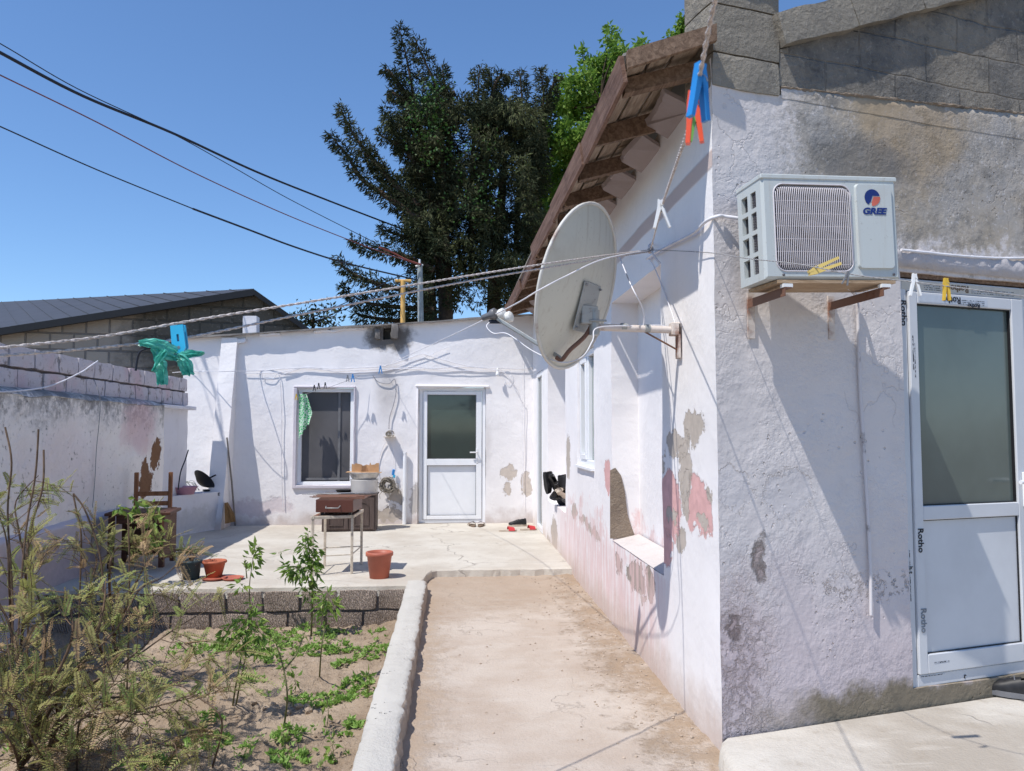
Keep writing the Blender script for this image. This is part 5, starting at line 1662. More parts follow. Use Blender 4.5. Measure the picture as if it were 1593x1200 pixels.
# torn teal bag: crumpled strips of film from the knot
mb = MB()
def strip(pts, widths, folds=3, seed=0):
    """pts = pixel path with depth; widths in metres"""
    P = smooth_path([at(*p) for p in pts], 5)
    n = len(P); vs = []
    m_ = 8
    for i, p in enumerate(P):
        d = (P[min(i + 1, n - 1)] - P[max(i - 1, 0)]).normalized()
        x = d.cross(_FH).normalized()
        w_ = np.interp(i / (n - 1), np.linspace(0, 1, len(widths)), widths)
        for k in range(m_ + 1):
            u = k / m_ - .5
            dep = math.sin(u * folds * 2 * PI + i * .25 + seed) * .006 + .006 * noise.noise(V((u * 6, i * .3, seed)))
            e = .006 * noise.noise(V((i * .6, seed, k)))
            vs.append(p + x * (u * w_ + e) + _FH * dep + d * (.010 * noise.noise(V((k * .7, seed, i * .2)))))
    mb.add(vs, [(i * (m_ + 1) + k, i * (m_ + 1) + k + 1, (i + 1) * (m_ + 1) + k + 1, (i + 1) * (m_ + 1) + k) for i in range(n - 1) for k in range(m_)], smooth=False)
strip([(276, 548, 2.30), (258, 540, 2.27), (238, 535, 2.25), (216, 534, 2.25)], [.015, .035, .032, .012], 2, 1)
strip([(240, 540, 2.26), (248, 560, 2.26), (250, 580, 2.26), (252, 599, 2.27)], [.02, .032, .036, .03], 3, 2)
strip([(258, 545, 2.25), (246, 562, 2.24), (240, 578, 2.24)], [.02, .022, .014], 2, 5)
strip([(276, 552, 2.29), (286, 565, 2.29), (292, 584, 2.30)], [.012, .045, .03], 3, 3)
strip([(274, 555, 2.30), (295, 551, 2.30), (318, 549, 2.31)], [.01, .028, .006], 2, 4)
strip([(255, 552, 2.26), (268, 556, 2.28), (280, 560, 2.29)], [.03, .02, .012], 2, 7)
bag = single('plastic_bag', mb, M_bag, 'torn teal plastic bag knotted on the clothesline', 'bag')
mb = MB(); mb.tube(smooth_path([at(234, 541, 2.25), at(220, 546, 2.25), at(214, 558, 2.26), at(211, 577, 2.26)]), .0033, 6); obj('handle', mb, M_cable, bag)
# pegs near the annex wall
for (px, py, mt, lab, s_) in [
    (549, 590, M_blue, 'small blue peg over the top right corner of the annex window', .17), (592, 577, M_blue, 'small blue peg on the cable bundle right of the window', .17),
    (541, 591, M_greyp, 'small grey peg just left of the blue peg over the window', .14), (489, 606, M_black, 'dark peg above the green cloth', .13), (496, 603, M_black, 'dark peg second from the green cloth', .13),
    (506, 602, M_black, 'dark peg at the right end of the short hanging line', .13), (461, 620, M_yellow2, 'faded peg at the far left of the annex window', .13)]:
    peg(lab, at(px, py - 4, BY * 1.0 - .35 - .02), s_ * .75, mt, spread=.2, group='small pegs near the annex window')

# ------------------------------------------------------------------ annex wall fittings
def bwp(px, py, out=.02): return atY(px, py, BY - out)
cab = thing('cable_bundle', 'loose bundle of pale cables strung along the annex wall', 'cable', bwp(600, 575))
def wires(name, pts, r=.006, mat=None, out=.03, k=6):
    mb = MB(); mb.tube(smooth_path([bwp(p[0], p[1], p[2] if len(p) > 2 else out) for p in pts], k), r, 6); return obj(name, mb, mat or M_wcable, cab)
wires('wire', [(268, 580), (300, 578), (337, 578, .52), (362, 578, .5), (400, 577), (440, 574), (475, 573), (520, 577), (560, 576), (600, 574), (660, 574), (720, 571), (775, 573), (815, 574), (826, 570)])
wires('wire', [(380, 581), (407, 581), (440, 579), (480, 571), (530, 580), (590, 578), (640, 571), (700, 577), (776, 576)], .005)
wires('wire', [(440, 583), (465, 574), (478, 572), (520, 574), (560, 572)], .006)
wires('wire', [(560, 572), (600, 569), (652, 552), (665, 553), (720, 568), (776, 576)], .006)
wires('wire', [(610, 570), (650, 560), (690, 543), (696, 541)], .004)
wires('wire', [(408, 582), (409, 588), (424, 590), (434, 584), (438, 640), (438, 720), (440, 790)], .005)
wires('wire', [(580, 584), (588, 594), (605, 597), (614, 590), (616, 610), (612, 630), (606, 650), (605, 668)], .007, simple('grey_flex', (.34, .33, .35), .7))
wires('wire', [(776, 576), (790, 585), (800, 603), (812, 625), (816, 640), (813, 760)], .004)
wires('wire', [(776, 574), (785, 580), (800, 598), (806, 610)], .004); wires('wire', [(776, 574), (788, 571), (796, 583), (790, 596), (783, 588)], .003)
wires('wire', [(813, 544), (812, 600), (813, 680), (814, 790)], .003)
wires('wire', [(826, 572), (838, 562), (846, 550)], .005)
mb = MB(); q = bwp(774, 578, .10)
mb.lathe([(.0, .05), (.012, .05), (.014, .02), (.013, .0)], q, 12); bl = thing('light_bulb', 'bare white bulb hanging from the cables right of the annex door', 'light bulb', q)
obj('socket', mb, M_plas, bl)
mb = MB(); mb.lathe([(.012, .0), (.020, -.015), (.030, -.04), (.028, -.06), (.016, -.072), (.0, -.075)], q, 14); obj('bulb', mb, M_bulb, bl)
# bracket shelf with dried bundle
q = bwp(606, 680, .09)
sh = thing('soap_shelf', 'small bracket shelf holding a jumble of wire on the annex wall', 'shelf', q)
mb = MB(); mb.boxax(q + V((-.085, -.08, -.006)), (.17, 0, 0), (0, .17, 0), (0, 0, .012)); obj('board', mb, M_cream, sh)
mb = MB(); rnd = random.Random(4)
for k in range(9):
    c_ = q + V((rnd.uniform(-.035, .035), rnd.uniform(-.04, .04), .045)); rr = rnd.uniform(.025, .045)
    mb.tube([c_ + V((rr * math.cos(t) * .9, rnd.uniform(-.01, .01), rr * math.sin(t) * 1.2)) for t in [i * .55 for i in range(12)]], .0045, 5)
obj('wire_jumble', mb, M_coil, sh)
pp = smooth_path([bwp(600, 688), bwp(592, 705), bwp(588, 735), bwp(598, 752)]); mb = MB(); mb.tube(pp, .006, 6); mb.tube(smooth_path([bwp(607, 690), bwp(612, 705), bwp(613, 728)]), .003, 5)
obj('cord', mb, M_wcable, sh)
q = bwp(612, 735, .05)
br = thing('scrubbing_brush', 'blue brush hanging on a cord beside the twine coil', 'brush', q)
mb = MB(); mb.box(q, (.04, .03, .09), Matrix.Rotation(.15, 3, 'Y'), 0, .008); obj('handle', mb, M_blue, br)
mb = MB(); mb.box(q + V((.012, 0, -.06)), (.035, .028, .05), Matrix.Rotation(.15, 3, 'Y'), 0, .006); obj('bristles', mb, M_cyan, br)
# coil of twine
q = bwp(603, 755, .09)
mb = MB(); rnd = random.Random(12)
for k in range(26):
    r0, w_ = rnd.uniform(.055, .125), rnd.uniform(-.05, .05)
    ph = rnd.uniform(0, 6)
    mb.tube([q + V((math.cos(t + ph) * (r0 + .012 * math.sin(3 * t + k)), w_ + .015 * math.sin(2 * t + k), math.sin(t + ph) * (r0 + .012 * math.cos(2 * t + k)))) for t in [i * .42 for i in range(16)]], .006, 5)
for k in range(14):
    a = rnd.uniform(0, 6.28); b_ = q + V((math.cos(a) * .11, -.02, math.sin(a) * .11))
    mb.tube([b_, b_ + V((math.cos(a) * .05 + rnd.uniform(-.03, .03), rnd.uniform(-.03, .03), math.sin(a) * .05 - .02)), b_ + V((math.cos(a) * .06, 0, math.sin(a) * .05 - .08))], .004, 4)
single('twine_coil', mb, M_coil, 'round grey coil of old twine hung on the annex wall', 'coil')
mb = MB(); a, b = bwp(629, 815, .05), bwp(630, 705, .05); a.z = .083
mb.tube([a, b], .030, 14); mb.tube([b + V((0, 0, -.01)), b + V((0, 0, .012))], .033, 14)
single('drain_pipe', mb, M_pvc, 'short white plastic pipe standing against the annex wall by the door', 'pipe')
# hanging cloth with its short line
lp = smooth_path([bwp(462, 622, .10), bwp(480, 612, .35), bwp(495, 608, .35), bwp(520, 600, .25), bwp(541, 592, .2), bwp(560, 585, .1)])
mb = MB(); mb.tube(lp, .003, 5); single('clothesline', mb, M_cord, 'short sagging line strung across the annex window', 'clothesline', group='clotheslines')
mb = MB()
top = [at(467 + 13 * k / 10, 613 + 2 * math.sin(k), BY - .37) for k in range(11)]
vs = []
nr = 16
for j in range(nr + 1):
    v = j / nr
    for k in range(11):
        u = k / 10
        xr = 465 + (12 + 9 * min(v * 1.4, 1.0) * (1 - max(0, v - .7) * 1.5)) * u
        yb = 613 + v * (68 - 26 * u + (4 if k % 3 == 0 else 0))
        vs.append(at(xr, yb, BY - .37 + .03 * math.sin(u * 9 + v * 2) * (1 - .3 * v)))
mb.add(vs, [(j * 11 + k, j * 11 + k + 1, (j + 1) * 11 + k + 1, (j + 1) * 11 + k) for j in range(nr) for k in range(10)], smooth=True)
single('hanging_cloth', mb, M_cloth, 'green and white patterned cloth hanging at the left of the annex window', 'cloth')

# ------------------------------------------------------------------ cabinet, tub, brazier table
PZ0 = .08
c0 = atZ(500, 828, PZ0); c1 = atZ(584, 827, PZ0)
cb = thing('cabinet', 'low dark brown cabinet with arched door panels below the annex window', 'cabinet', (c0 + c1) / 2)
ux = (c1 - c0).normalized(); uy = V((-ux.y, ux.x, 0)); cw_, cd, chh = (c1 - c0).length, .42, .50
def cbx(mb, x0, x1, y0, y1, z0, z1, bev=.004):
    R = Matrix((ux, uy, V((0, 0, 1)))).transposed()
    mb.box(c0 + ux * (x0 + x1) / 2 + uy * (y0 + y1) / 2 + V((0, 0, (z0 + z1) / 2)), (x1 - x0, y1 - y0, z1 - z0), R, 0, bev)
mb = MB(); cbx(mb, 0, cw_, .02, cd, .0, chh); cbx(mb, -.015, cw_ + .015, -.01, cd + .01, chh + .001, chh + .022); obj('carcass', mb, M_cab, cb)
for k in range(2):
    mb = MB()
    x0 = .02 + k * (cw_ - .03) / 2; x1 = x0 + (cw_ - .05) / 2
    cbx(mb, x0, x1, .0, .02, .03, chh - .02)
    xm, wv = (x0 + x1) / 2, (x1 - x0) * .28
    arch = [V((xm - wv, -.004, .09)), V((xm - wv, -.004, chh - .16))] + [V((xm + wv * math.cos(a), -.004, chh - .16 + .07 * math.sin(a))) for a in [PI - i * PI / 8 for i in range(1, 8)]] + [V((xm + wv, -.004, chh - .16)), V((xm + wv, -.004, .09)), V((xm - wv, -.004, .09))]
    mb.tube([c0 + ux * p.x + uy * p.y + V((0, 0, p.z)) for p in arch], .008, 6)
    dr_ = obj('door', mb, M_cab, cb)
    mb = MB(); hx = x1 - .03 if k == 0 else x0 + .03
    mb.tube([c0 + ux * hx + uy * -.0 + V((0, 0, .25)), c0 + ux * hx - uy * .025 + V((0, 0, .25))], .009, 8); obj('handle', mb, M_steel, dr_)
ctop = PZ0 + chh + .022
# white enamel base and zinc tub with cardboard
q0 = c0 + ux * (cw_ - .18) + uy * .2; q0.z = ctop
st = thing('enamel_bin', 'white enamel bin standing on the brown cabinet', 'bin', q0)
mb = MB(); mb.lathe([(.0, .001), (.185, .001), (.19, .01), (.195, .19), (.20, .20), (.19, .20), (.0, .20)], q0, 26); obj('body', mb, plaster('old_enamel', (.62, .60, .58), bscale=30, bdist=.002, dirt=.5), st)
mb = MB(); mb.tube([q0 + V((.19, -.03, .15)), q0 + V((.23, -.04, .14)), q0 + V((.235, -.04, .10)), q0 + V((.20, -.03, .09))], .006, 6); obj('handle', mb, M_cable, st)
q1 = q0 + V((0, 0, .202))
tb = thing('zinc_basin', 'shallow dented zinc basin stacked on the white bin', 'basin', q1)
mb = MB(); mb.lathe([(.0, .001), (.16, .001), (.185, .02), (.215, .085), (.225, .10), (.215, .10), (.18, .03), (.0, .012)], q1, 28); mb.jit(.006, 9); obj('bowl', mb, M_tub, tb)
mb = MB()
q2 = q1 + V((0, 0, .085))
cbp = [(-.19, .0), (-.19, .13), (-.15, .12), (-.14, .14), (-.05, .12), (-.03, .10), (.02, .12), (.06, .11), (.075, .15), (.09, .115), (.14, .12), (.16, .14), (.20, .14), (.20, .0)]
mb.prism([q2 + V((x, .06, z)) for x, z in cbp], (0, .006, 0)); mb.prism([q2 + V((-.05, -.0, 0)), q2 + V((.02, .05, 0)), q2 + V((.02, .05, .10)), q2 + V((-.05, .0, .11))], (.004, -.005, 0))
mb.boxax(q2 + V((-.25, -.12, .015)), (.49, 0, -.01), (0, .22, 0), (0, 0, .006))
single('cardboard_box', mb, M_card, 'torn open cardboard box lying in the zinc basin', 'box')
q3 = c0 + ux * .28 + uy * .18; q3.z = ctop
pn_ = thing('frying_pan', 'small black frying pan standing on the cabinet', 'pan', q3)
mb = MB(); mb.lathe([(.0, .001), (.08, .001), (.115, .05), (.118, .052), (.112, .05), (.078, .008), (.0, .008)], q3, 24); obj('pan', mb, M_black, pn_)
mb = MB(); mb.tube([q3 + V((.11, -.03, .045)), q3 + V((.17, -.06, .06)), q3 + V((.24, -.09, .065))], .009, 6); obj('handle', mb, M_black, pn_)
mb = MB(); rnd = random.Random(2)
for k in range(16):
    a = c0 + ux * (rnd.uniform(-.28, .05)) + uy * rnd.uniform(-.05, .12); a.z = ctop + .006 + .004 * (k % 4)
    b = a + ux * rnd.uniform(.4, .62) + uy * rnd.uniform(-.04, .05)
    mb.tube([a, b], .0045, 5)
single('skewer_bundle', mb, M_steel, 'loose bundle of metal skewers lying across the cabinet top', 'skewers')

# table corners
tFR, tFL, tBR, tBL = atZ(547, 893, PZ0), atZ(487, 886, PZ0), atZ(562, 878, PZ0), atZ(505, 881, PZ0)
tFL = tFR + (tBL - tBR)
tz = at(547, 806, (tFR - CP).dot(_FH)).z
tab = thing('metal_table', 'cream painted steel table with thin legs and rusty top on the patio', 'table', (tFR + tBL) / 2)
for p in (tFR, tFL, tBR, tBL):
    mb = MB(); mb.box((p.x, p.y, (PZ0 + tz) / 2), (.026, .026, tz - PZ0), Matrix.Rotation(.1, 3, 'Z'), 0, .003); obj('leg', mb, M_cream, tab)
mb = MB()
up = V((0, 0, tz))
def fl(p): return V((p.x, p.y, tz))
for a, b in ((tFL, tFR), (tFR, tBR), (tBR, tBL), (tBL, tFL)):
    d = (fl(b) - fl(a)); s_ = V((-d.y, d.x, 0)).normalized()
    mb.boxax(fl(a) - s_ * .018 - d.normalized() * .018, d + d.normalized() * .036, s_ * .036, (0, 0, .03), bev=.003)
obj('top_frame', mb, M_cream, tab)
mb = MB(); mb.add([fl(tFL) + V((0, 0, .032)), fl(tFR) + V((0, 0, .032)), fl(tBR) + V((0, 0, .032)), fl(tBL) + V((0, 0, .032))], [(0, 1, 2, 3)])
obj('top_sheet', mb, M_rust, tab)
mb = MB()
for z in (.22, .30):
    pass
for a, b in ((tFL, tFR), (tFR, tBR), (tBR, tBL), (tBL, tFL)): mb.tube([V((a.x, a.y, .27)), V((b.x, b.y, .27))], .006, 6)
obj('brace', mb, M_cream, tab)
# brazier drawer
bzs = tz + .034
b0 = at(491, 797, 7.66); b0.z = bzs + .03; b1 = at(549, 797, 7.66); b1.z = b0.z
bxv = (b1 - b0); bl_ = bxv.length; bxn = bxv.normalized(); byn = V((-bxn.y, bxn.x, 0))
bz = thing('brazier', 'brown enamelled metal brazier box with a wire handle on the table', 'brazier', (b0 + b1) / 2 - V((0, 0, .03)))
Hb, Db = .125, .46
mb = MB()
Rb = Matrix((bxn, byn, V((0, 0, 1)))).transposed()
def bb(mb, x0, x1, y0, y1, z0, z1, bev=.003): mb.box(b0 + bxn * (x0 + x1) / 2 + byn * (y0 + y1) / 2 + V((0, 0, (z0 + z1) / 2)), (x1 - x0, y1 - y0, z1 - z0), Rb, 0, bev)
bb(mb, 0, bl_, 0, .012, 0, Hb); bb(mb, 0, .012, .012, Db, 0, Hb); bb(mb, bl_ - .012, bl_, .012, Db, 0, Hb); bb(mb, .012, bl_ - .012, Db - .012, Db, 0, Hb); bb(mb, .012, bl_ - .012, .012, Db - .012, 0, .012)
obj('body', mb, M_brownm, bz)
mb = MB()
hp = [b0 + bxn * (bl_ * .28) + V((0, 0, .06)), b0 + bxn * (bl_ * .28) - byn * .03 + V((0, 0, .045)), b0 + bxn * (bl_ * .62) - byn * .03 + V((0, 0, .045)), b0 + bxn * (bl_ * .66) + V((0, 0, .065))]
mb.tube(hp, .005, 6); obj('handle', mb, M_galv, bz)
for x in (.04, bl_ - .05):
    for y in (.03, Db - .05):
        mb = MB(); bb(mb, x, x + .03, y, y + .03, -.03, 0); obj('foot', mb, M_black, bz)
mb = MB(); rnd = random.Random(8)
z_ = Hb + .002
bb(mb, .02, bl_ + .10, .05, Db - .04, Hb + .001, Hb + .010, 0)
for k in range(12):
    a = b0 + bxn * rnd.uniform(-.10, .0) + byn * rnd.uniform(.05, Db - .08) + V((0, 0, Hb + .016))
    mb.tube([a, a + bxn * rnd.uniform(.4, .56) + byn * rnd.uniform(-.03, .03)], .004, 4)
single('grill_rack', mb, M_rustd, 'blackened grill rack and wires lying on top of the brown brazier', 'grill')

# ------------------------------------------------------------------ pots
def pot(label, px, py, rt, rb, h, mat, rim=.02, name='plant_pot', soil=None, group='pots along the patio edge'):
    q = atZ(px, py, PZ0)
    r = thing(name, label, 'plant pot', q, group)
    mb = MB()
    mb.lathe([(.0, .002), (rb, .002), (rb + (rt - rb) * .8, h * .82), (rt, h * .84), (rt + .008, h * .86), (rt + .008, h * .97), (rt + .002, h), (rt - .012, h), (rt - .02, h * .85), (rt - .025, h * .80)], q, 32)
    obj('body', mb, mat, r)
    mb = MB(); mb.lathe([(rt - .02, h * .80), (.0, h * .80)], q, 24); obj('soil', mb, soil or M_earth, r)
    return r, q
pot('large terracotta pot by the path end of the patio', 590, 899, .125, .092, .25, M_terra2)
pt2, q2_ = pot('short terracotta bowl pot on a saucer between black pot and empty saucer', 333, 899, .108, .072, .155, M_terra)
pt3, q3_ = pot('dark green plastic pot at the left edge with a dry plant', 297, 901, .092, .075, .18, M_potg)
def saucer(label, px, py, r_):
    q = atZ(px, py, PZ0); mb = MB()
    mb.lathe([(.0, .002), (r_ * .8, .002), (r_, .024), (r_ - .008, .026), (r_ * .78, .010), (.0, .010)], q, 28)
    return single('pot_saucer', mb, M_terra2, label, 'saucer', 'saucers', origin=q)
saucer('terracotta saucer under the bowl pot', 333, 902, .118)
saucer('empty terracotta saucer on the patio edge', 362, 902, .105)
for o_ in (pt2,): o_.location.z += .012

# ------------------------------------------------------------------ footwear
def sole_outline(Lh, Wd, n=18):
    pts = []
    for i in range(n):
        a = 2 * PI * i / n
        x = math.cos(a) * Lh / 2
        wv = Wd / 2 * (1.0 + .22 * math.cos(a)) * (1 - .12 * math.cos(2 * a) * 0)
        y = math.sin(a) * wv * (1 - .18 * math.exp(-((x + .02) / (Lh * .12)) ** 2))
        pts.append((x, y))
    return pts
def slipper(label, pos, ang, msole, mstrap, Lh=.26, Wd=.095, group=None, straps=1):
    r = thing('slipper', label, 'slipper', pos, group, rot=(0, 0, ang))
    o_ = sole_outline(Lh, Wd); n = len(o_)
    mb = MB()
    mb.prism([V((x, y, .001)) for x, y in o_], (0, 0, .022)); obj('sole', mb, msole, r, local=True)
    for s_ in range(straps):
        mb = MB(); m_ = 10
        x0, x1 = (.0, .09) if straps == 1 else ((.05 - s_ * .07), (.10 - s_ * .07))
        vs = []
        for k in range(m_ + 1):
            a = PI * k / m_
            for x in (x0, (x0 + x1) / 2, x1):
                ww = Wd * .54 * (1 + .15 * x / .1)
                vs.append(V((x, math.cos(a) * ww, .012 + math.sin(a) * (.062 - .02 * x / .1))))
        mb.add(vs, [(k * 3 + j, k * 3 + j + 1, (k + 1) * 3 + j + 1, (k + 1) * 3 + j) for k in range(m_) for j in range(2)], smooth=True)
        obj('strap', mb, mstrap, r, local=True)
    return r
def sneaker(label, pos, ang, mat, msole, Lh=.28, rot=None, group=None, name='sneaker'):
    r = thing(name, label, 'shoe', pos, group, rot=rot or (0, 0, ang))
    o_ = sole_outline(Lh, .098); mb = MB()
    mb.prism([V((x, y, .001)) for x, y in o_], (0, 0, .028)); obj('sole', mb, msole, r, local=True)
    mb = MB()
    vs, N_ = [], 14
    secs = [(-.47, .030, .085), (-.40, .036, .10), (-.25, .036, .098), (-.10, .036, .085), (.05, .040, .075), (.22, .044, .058), (.38, .040, .045), (.47, .022, .034)]
    for (fx, hw, hh) in secs:
        for k in range(N_ + 1):
            a = PI * k / N_
            vs.append(V((fx * Lh, math.cos(a) * hw * (1.0), .027 + (math.sin(a) ** .7) * (hh - .005))))
    m_ = N_ + 1
    fs = []
    for i in range(len(secs) - 1):
        for k in range(N_):
            if i in (1, 2) and 4 <= k < N_ - 4: continue      # foot opening
            fs.append((i * m_ + k, i * m_ + k + 1, (i + 1) * m_ + k + 1, (i + 1) * m_ + k))
    fs += [tuple(range(m_)), tuple(range((len(secs) - 1) * m_ + m_ - 1, (len(secs) - 1) * m_ - 1, -1))]
    mb.add(vs, fs, smooth=True)
    obj('upper', mb, mat, r, local=True)
    mb = MB()
    for j in range(4):
        x = (.0 + j * .055) * Lh; hh = .108 - .014 * j
        mb.tube([V((x, -.025, hh - .018)), V((x + .004, 0, hh)), V((x, .025, hh - .018))], .003, 5)
    obj('laces', mb, M_greyp, r, local=True)
    return r
q = atZ(735, 819, PZ0); slipper('left one of a pair of brown slippers at the annex door', q, math.radians(100), M_brownsh, M_brownsh, straps=2, group='brown slippers at the annex door')
q = atZ(748, 819, PZ0); slipper('right one of a pair of brown slippers at the annex door', q, math.radians(82), M_brownsh, M_brownsh, straps=2, group='brown slippers at the annex door')
q = atZ(805, 819, PZ0); sneaker('black sneaker with a pale sole by the annex corner', q, math.radians(188), M_blackfab, M_solel)
q = atZ(790, 827, PZ0); slipper('red slipper left of the black sneaker', q, math.radians(10), M_solel, M_redsh, group='red slippers by the annex corner')
q = atZ(822, 825, PZ0); slipper('red slipper right against the house wall', q, math.radians(14), M_solel, M_redsh, group='red slippers by the annex corner')
q = atZ(1580, 1084, .096); sneaker('worn black sneaker lying before the front door', q, math.radians(140), M_blackfab, M_greyp, .27)
# shoes airing on the niche sill
for k, (px, py, rt, lab) in enumerate([
    (848, 752, (0, math.radians(80), math.radians(20)), 'black shoe standing on its heel at the left of the niche'),
    (862, 752, (math.radians(90), math.radians(60), math.radians(10)), 'black shoe leaning sole out in the niche'),
    (872, 757, (0, math.radians(75), math.radians(-40)), 'black shoe upright at the right of the niche'),
    (860, 777, (math.radians(20), 0, math.radians(80)), 'black shoe lying toe forward on the niche sill'),
    (872, 782, (math.radians(0), math.radians(30), math.radians(60)), 'black shoe tipped over the edge of the niche sill')]):
    q = atX(px, py, CX + .02)
    q.y = min(max(q.y, 8.6), 9.85)
    sneaker(lab, at(px, py, 9.3), 0, M_blackfab, M_black, .27, rot=rt, group='shoes piled in the niche', name='black_shoe')
sneaker('pale beige shoe among the black ones in the niche', at(874, 768, 9.25), 0, M_solel, M_solel, .25, rot=(math.radians(80), math.radians(20), .6), group='shoes piled in the niche', name='beige_shoe')

# ------------------------------------------------------------------ trough corner, chair, table on the left
T2, T0_, T1 = V((-3.755, 10.55, 0)), V((-3.62, 10.78, 0)), V((-3.25, 11.37, 0))
T0_ = atZ(289, 832, PZ0); T1 = atZ(350, 822, PZ0); T2 = atZ(262, 837, PZ0)
T3 = V((-3.60, 11.55, 0)); T4 = V((-3.745, 11.3, 0)); T2.x = max(T2.x, -3.745)
tr = thing('wash_trough', 'whitewashed masonry trough with stained sides in the far left corner', 'trough', T0_)
mb = MB()
ztop = at(289, 770, (T0_ - CP).dot(_FH)).z
mb.prism([V((p.x, p.y, PZ0 - .01)) for p in (T2, T0_, T1, T3, T4)], (0, 0, ztop - PZ0 + .01)); obj('body', mb, M_trough, tr)
mb = MB()
mm = (T0_ + T1) / 2; e_ = (T1 - T0_).normalized()
a = T0_ + e_ * .42 * (T1 - T0_).length / .6; a = T1 - e_ * .16
for (x, z, w_, h_) in [(0, .0, .018, .045), (.028, 0, .03, .016), (.028, .028, .03, .016), (.065, 0, .012, .045), (.085, .0, .028, .014), (.085, .03, .028, .014)]:
    n_ = V((e_.y, -e_.x, 0))
    mb.boxax(a + e_ * x + n_ * .001 + V((0, 0, ztop - .14 + z)), e_ * w_, n_ * .002, (0, 0, h_))
obj('marking', mb, M_ink, tr)
q = (T2 + T0_) / 2 + V((.0, .24, 0)); q.z = ztop + .001
bs = thing('plastic_basin', 'dull pink plastic basin standing on the trough', 'basin', q)
mb = MB(); mb.lathe([(.0, .0), (.12, .0), (.165, .10), (.18, .105), (.16, .102), (.115, .012), (.0, .012)], q, 24); obj('bowl', mb, M_pink, bs)
q = T0_ + (T1 - T0_) * .62 + V((-.17, .10, 0)); q.z = ztop + .001
mb = MB()
Rw = Matrix.Rotation(-.75, 3, 'X') @ Matrix.Rotation(.5, 3, 'Y')
mb.lathe([(.0, -.03), (.08, -.02), (.17, .05), (.18, .055), (.165, .05), (.07, -.01), (.0, -.018)], q + V((0, 0, .14)), 24, R=Rw)
wk = thing('wok', 'black wok propped upright on the trough', 'pan', q); obj('bowl', mb, M_black, wk)
mb = MB(); mb.tube([q + V((.1, -.02, .19)), q + V((.2, -.02, .24))], .012, 6); obj('handle', mb, M_black, wk)
q = T1 + V((-.17, -.02, 0)); q.z = ztop + .001
mb = MB(); mb.box(q + V((0, 0, .013)), (.28, .12, .026), Matrix.Rotation(.5, 3, 'Z'), 0, .006); single('black_tray', mb, M_black, 'flat black tray on the right end of the trough', 'tray')
mb = MB(); rnd = random.Random(6)
for k in range(9):
    a = q + V((rnd.uniform(-.32, -.18), rnd.uniform(-.12, .05), .01)); mb.tube(smooth_path([a, a + V((-.08, .0, rnd.uniform(.06, .15))), a + V((-.2, .04, rnd.uniform(.08, .16))), a + V((-.26, .04, .02))]), .005, 5)
single('wire_tangle', mb, M_galv, 'tangle of stiff wire behind the wok on the trough', 'wire')
a = at(277, 762, 10.4); b = at(293, 700, 10.5)
mb = MB(); mb.tube(smooth_path([a, at(281, 735, 10.4), at(288, 716, 10.45), b]), .008, 6); single('iron_rod', mb, M_cable, 'thin dark bent rod sticking up from the pink basin', 'rod')
a = atZ(366, 818, PZ0); b = at(353, 681, 11.25)
mb = MB(); mb.tube([a, (a + b) / 2 + V((.008, 0, 0)), b], [.013, .014, .012], 8); single('broom_stick', mb, M_stick, 'long grey pole leaning against the annex buttress', 'pole')
pk0 = [at(350, 815, 11.05), at(364, 812, 11.2), at(362, 800, 11.25), at(352, 782, 11.25), at(349, 783, 11.1)]
mb = MB(); mb.prism(pk0, (.015, .03, 0)); single('leaning_board', mb, wood('stained_board', (.10, .055, .02), (.24, .14, .06), (9, 9, 1)), 'stained brown board leaning beside the trough', 'board')
# table
tl, tr_, tb_ = -3.44, -2.92, 8.10
TT = .66
tbl = thing('wooden_table', 'dark brown wooden table under the chair by the left wall', 'table', (-3.2, 8.3, PZ0))
mb = MB(); mb.box((-3.18, 8.32, TT), (.62, .5, .03), Matrix.Rotation(.12, 3, 'Z'), 0, .005); obj('top', mb, M_tablewood, tbl)
for (x, y) in [(-3.41, 8.10), (-2.93, 8.14), (-3.43, 8.48), (-2.96, 8.54)]:
    mb = MB(); mb.box((x, y, (PZ0 + TT - .016) / 2), (.05, .05, TT - .016 - PZ0), None, 0, .004); mb.v = [v + V((0, 0, PZ0 / 2)) for v in mb.v]; obj('leg', mb, M_tablewood, tbl)
mb = MB(); mb.box((-2.945, 8.34, .42), (.02, .36, .46)); mb.box((-3.20, 8.51, .42), (.44, .02, .46)); mb.box((-3.16, 8.12, .60), (.42, .02, .08)); obj('side_panel', mb, M_tablewood, tbl)
# chair
chx, chy = -3.34, 8.86
ch = thing('wooden_chair', 'reddish wooden chair frame with bare back behind the brown table', 'chair', (chx, chy, PZ0))
Rc = Matrix.Rotation(.12, 3, 'Z')
def cbx2(mb, c, s, bev=.004): mb.box(V((chx, chy, PZ0)) + Rc @ V(c), s, Rc, 0, bev)
for sx_ in (-1, 1):
    mb = MB(); cbx2(mb, (sx_ * .18, .18, .475), (.04, .045, .95)); obj('rear_leg', mb, M_chairwood, ch)
    mb = MB(); cbx2(mb, (sx_ * .19, -.18, .22), (.04, .04, .44)); obj('front_leg', mb, M_chairwood, ch)
mb = MB(); cbx2(mb, (0, .0, .455), (.42, .40, .03), .006); obj('seat', mb, M_chairwood, ch)
for z in (.71, .60):
    mb = MB(); cbx2(mb, (0, .18, z), (.32, .022, .05)); obj('back_rail', mb, M_chairwood, ch)
mb = MB(); cbx2(mb, (0, -.18, .40), (.34, .02, .06)); obj('apron', mb, M_chairwood, ch)

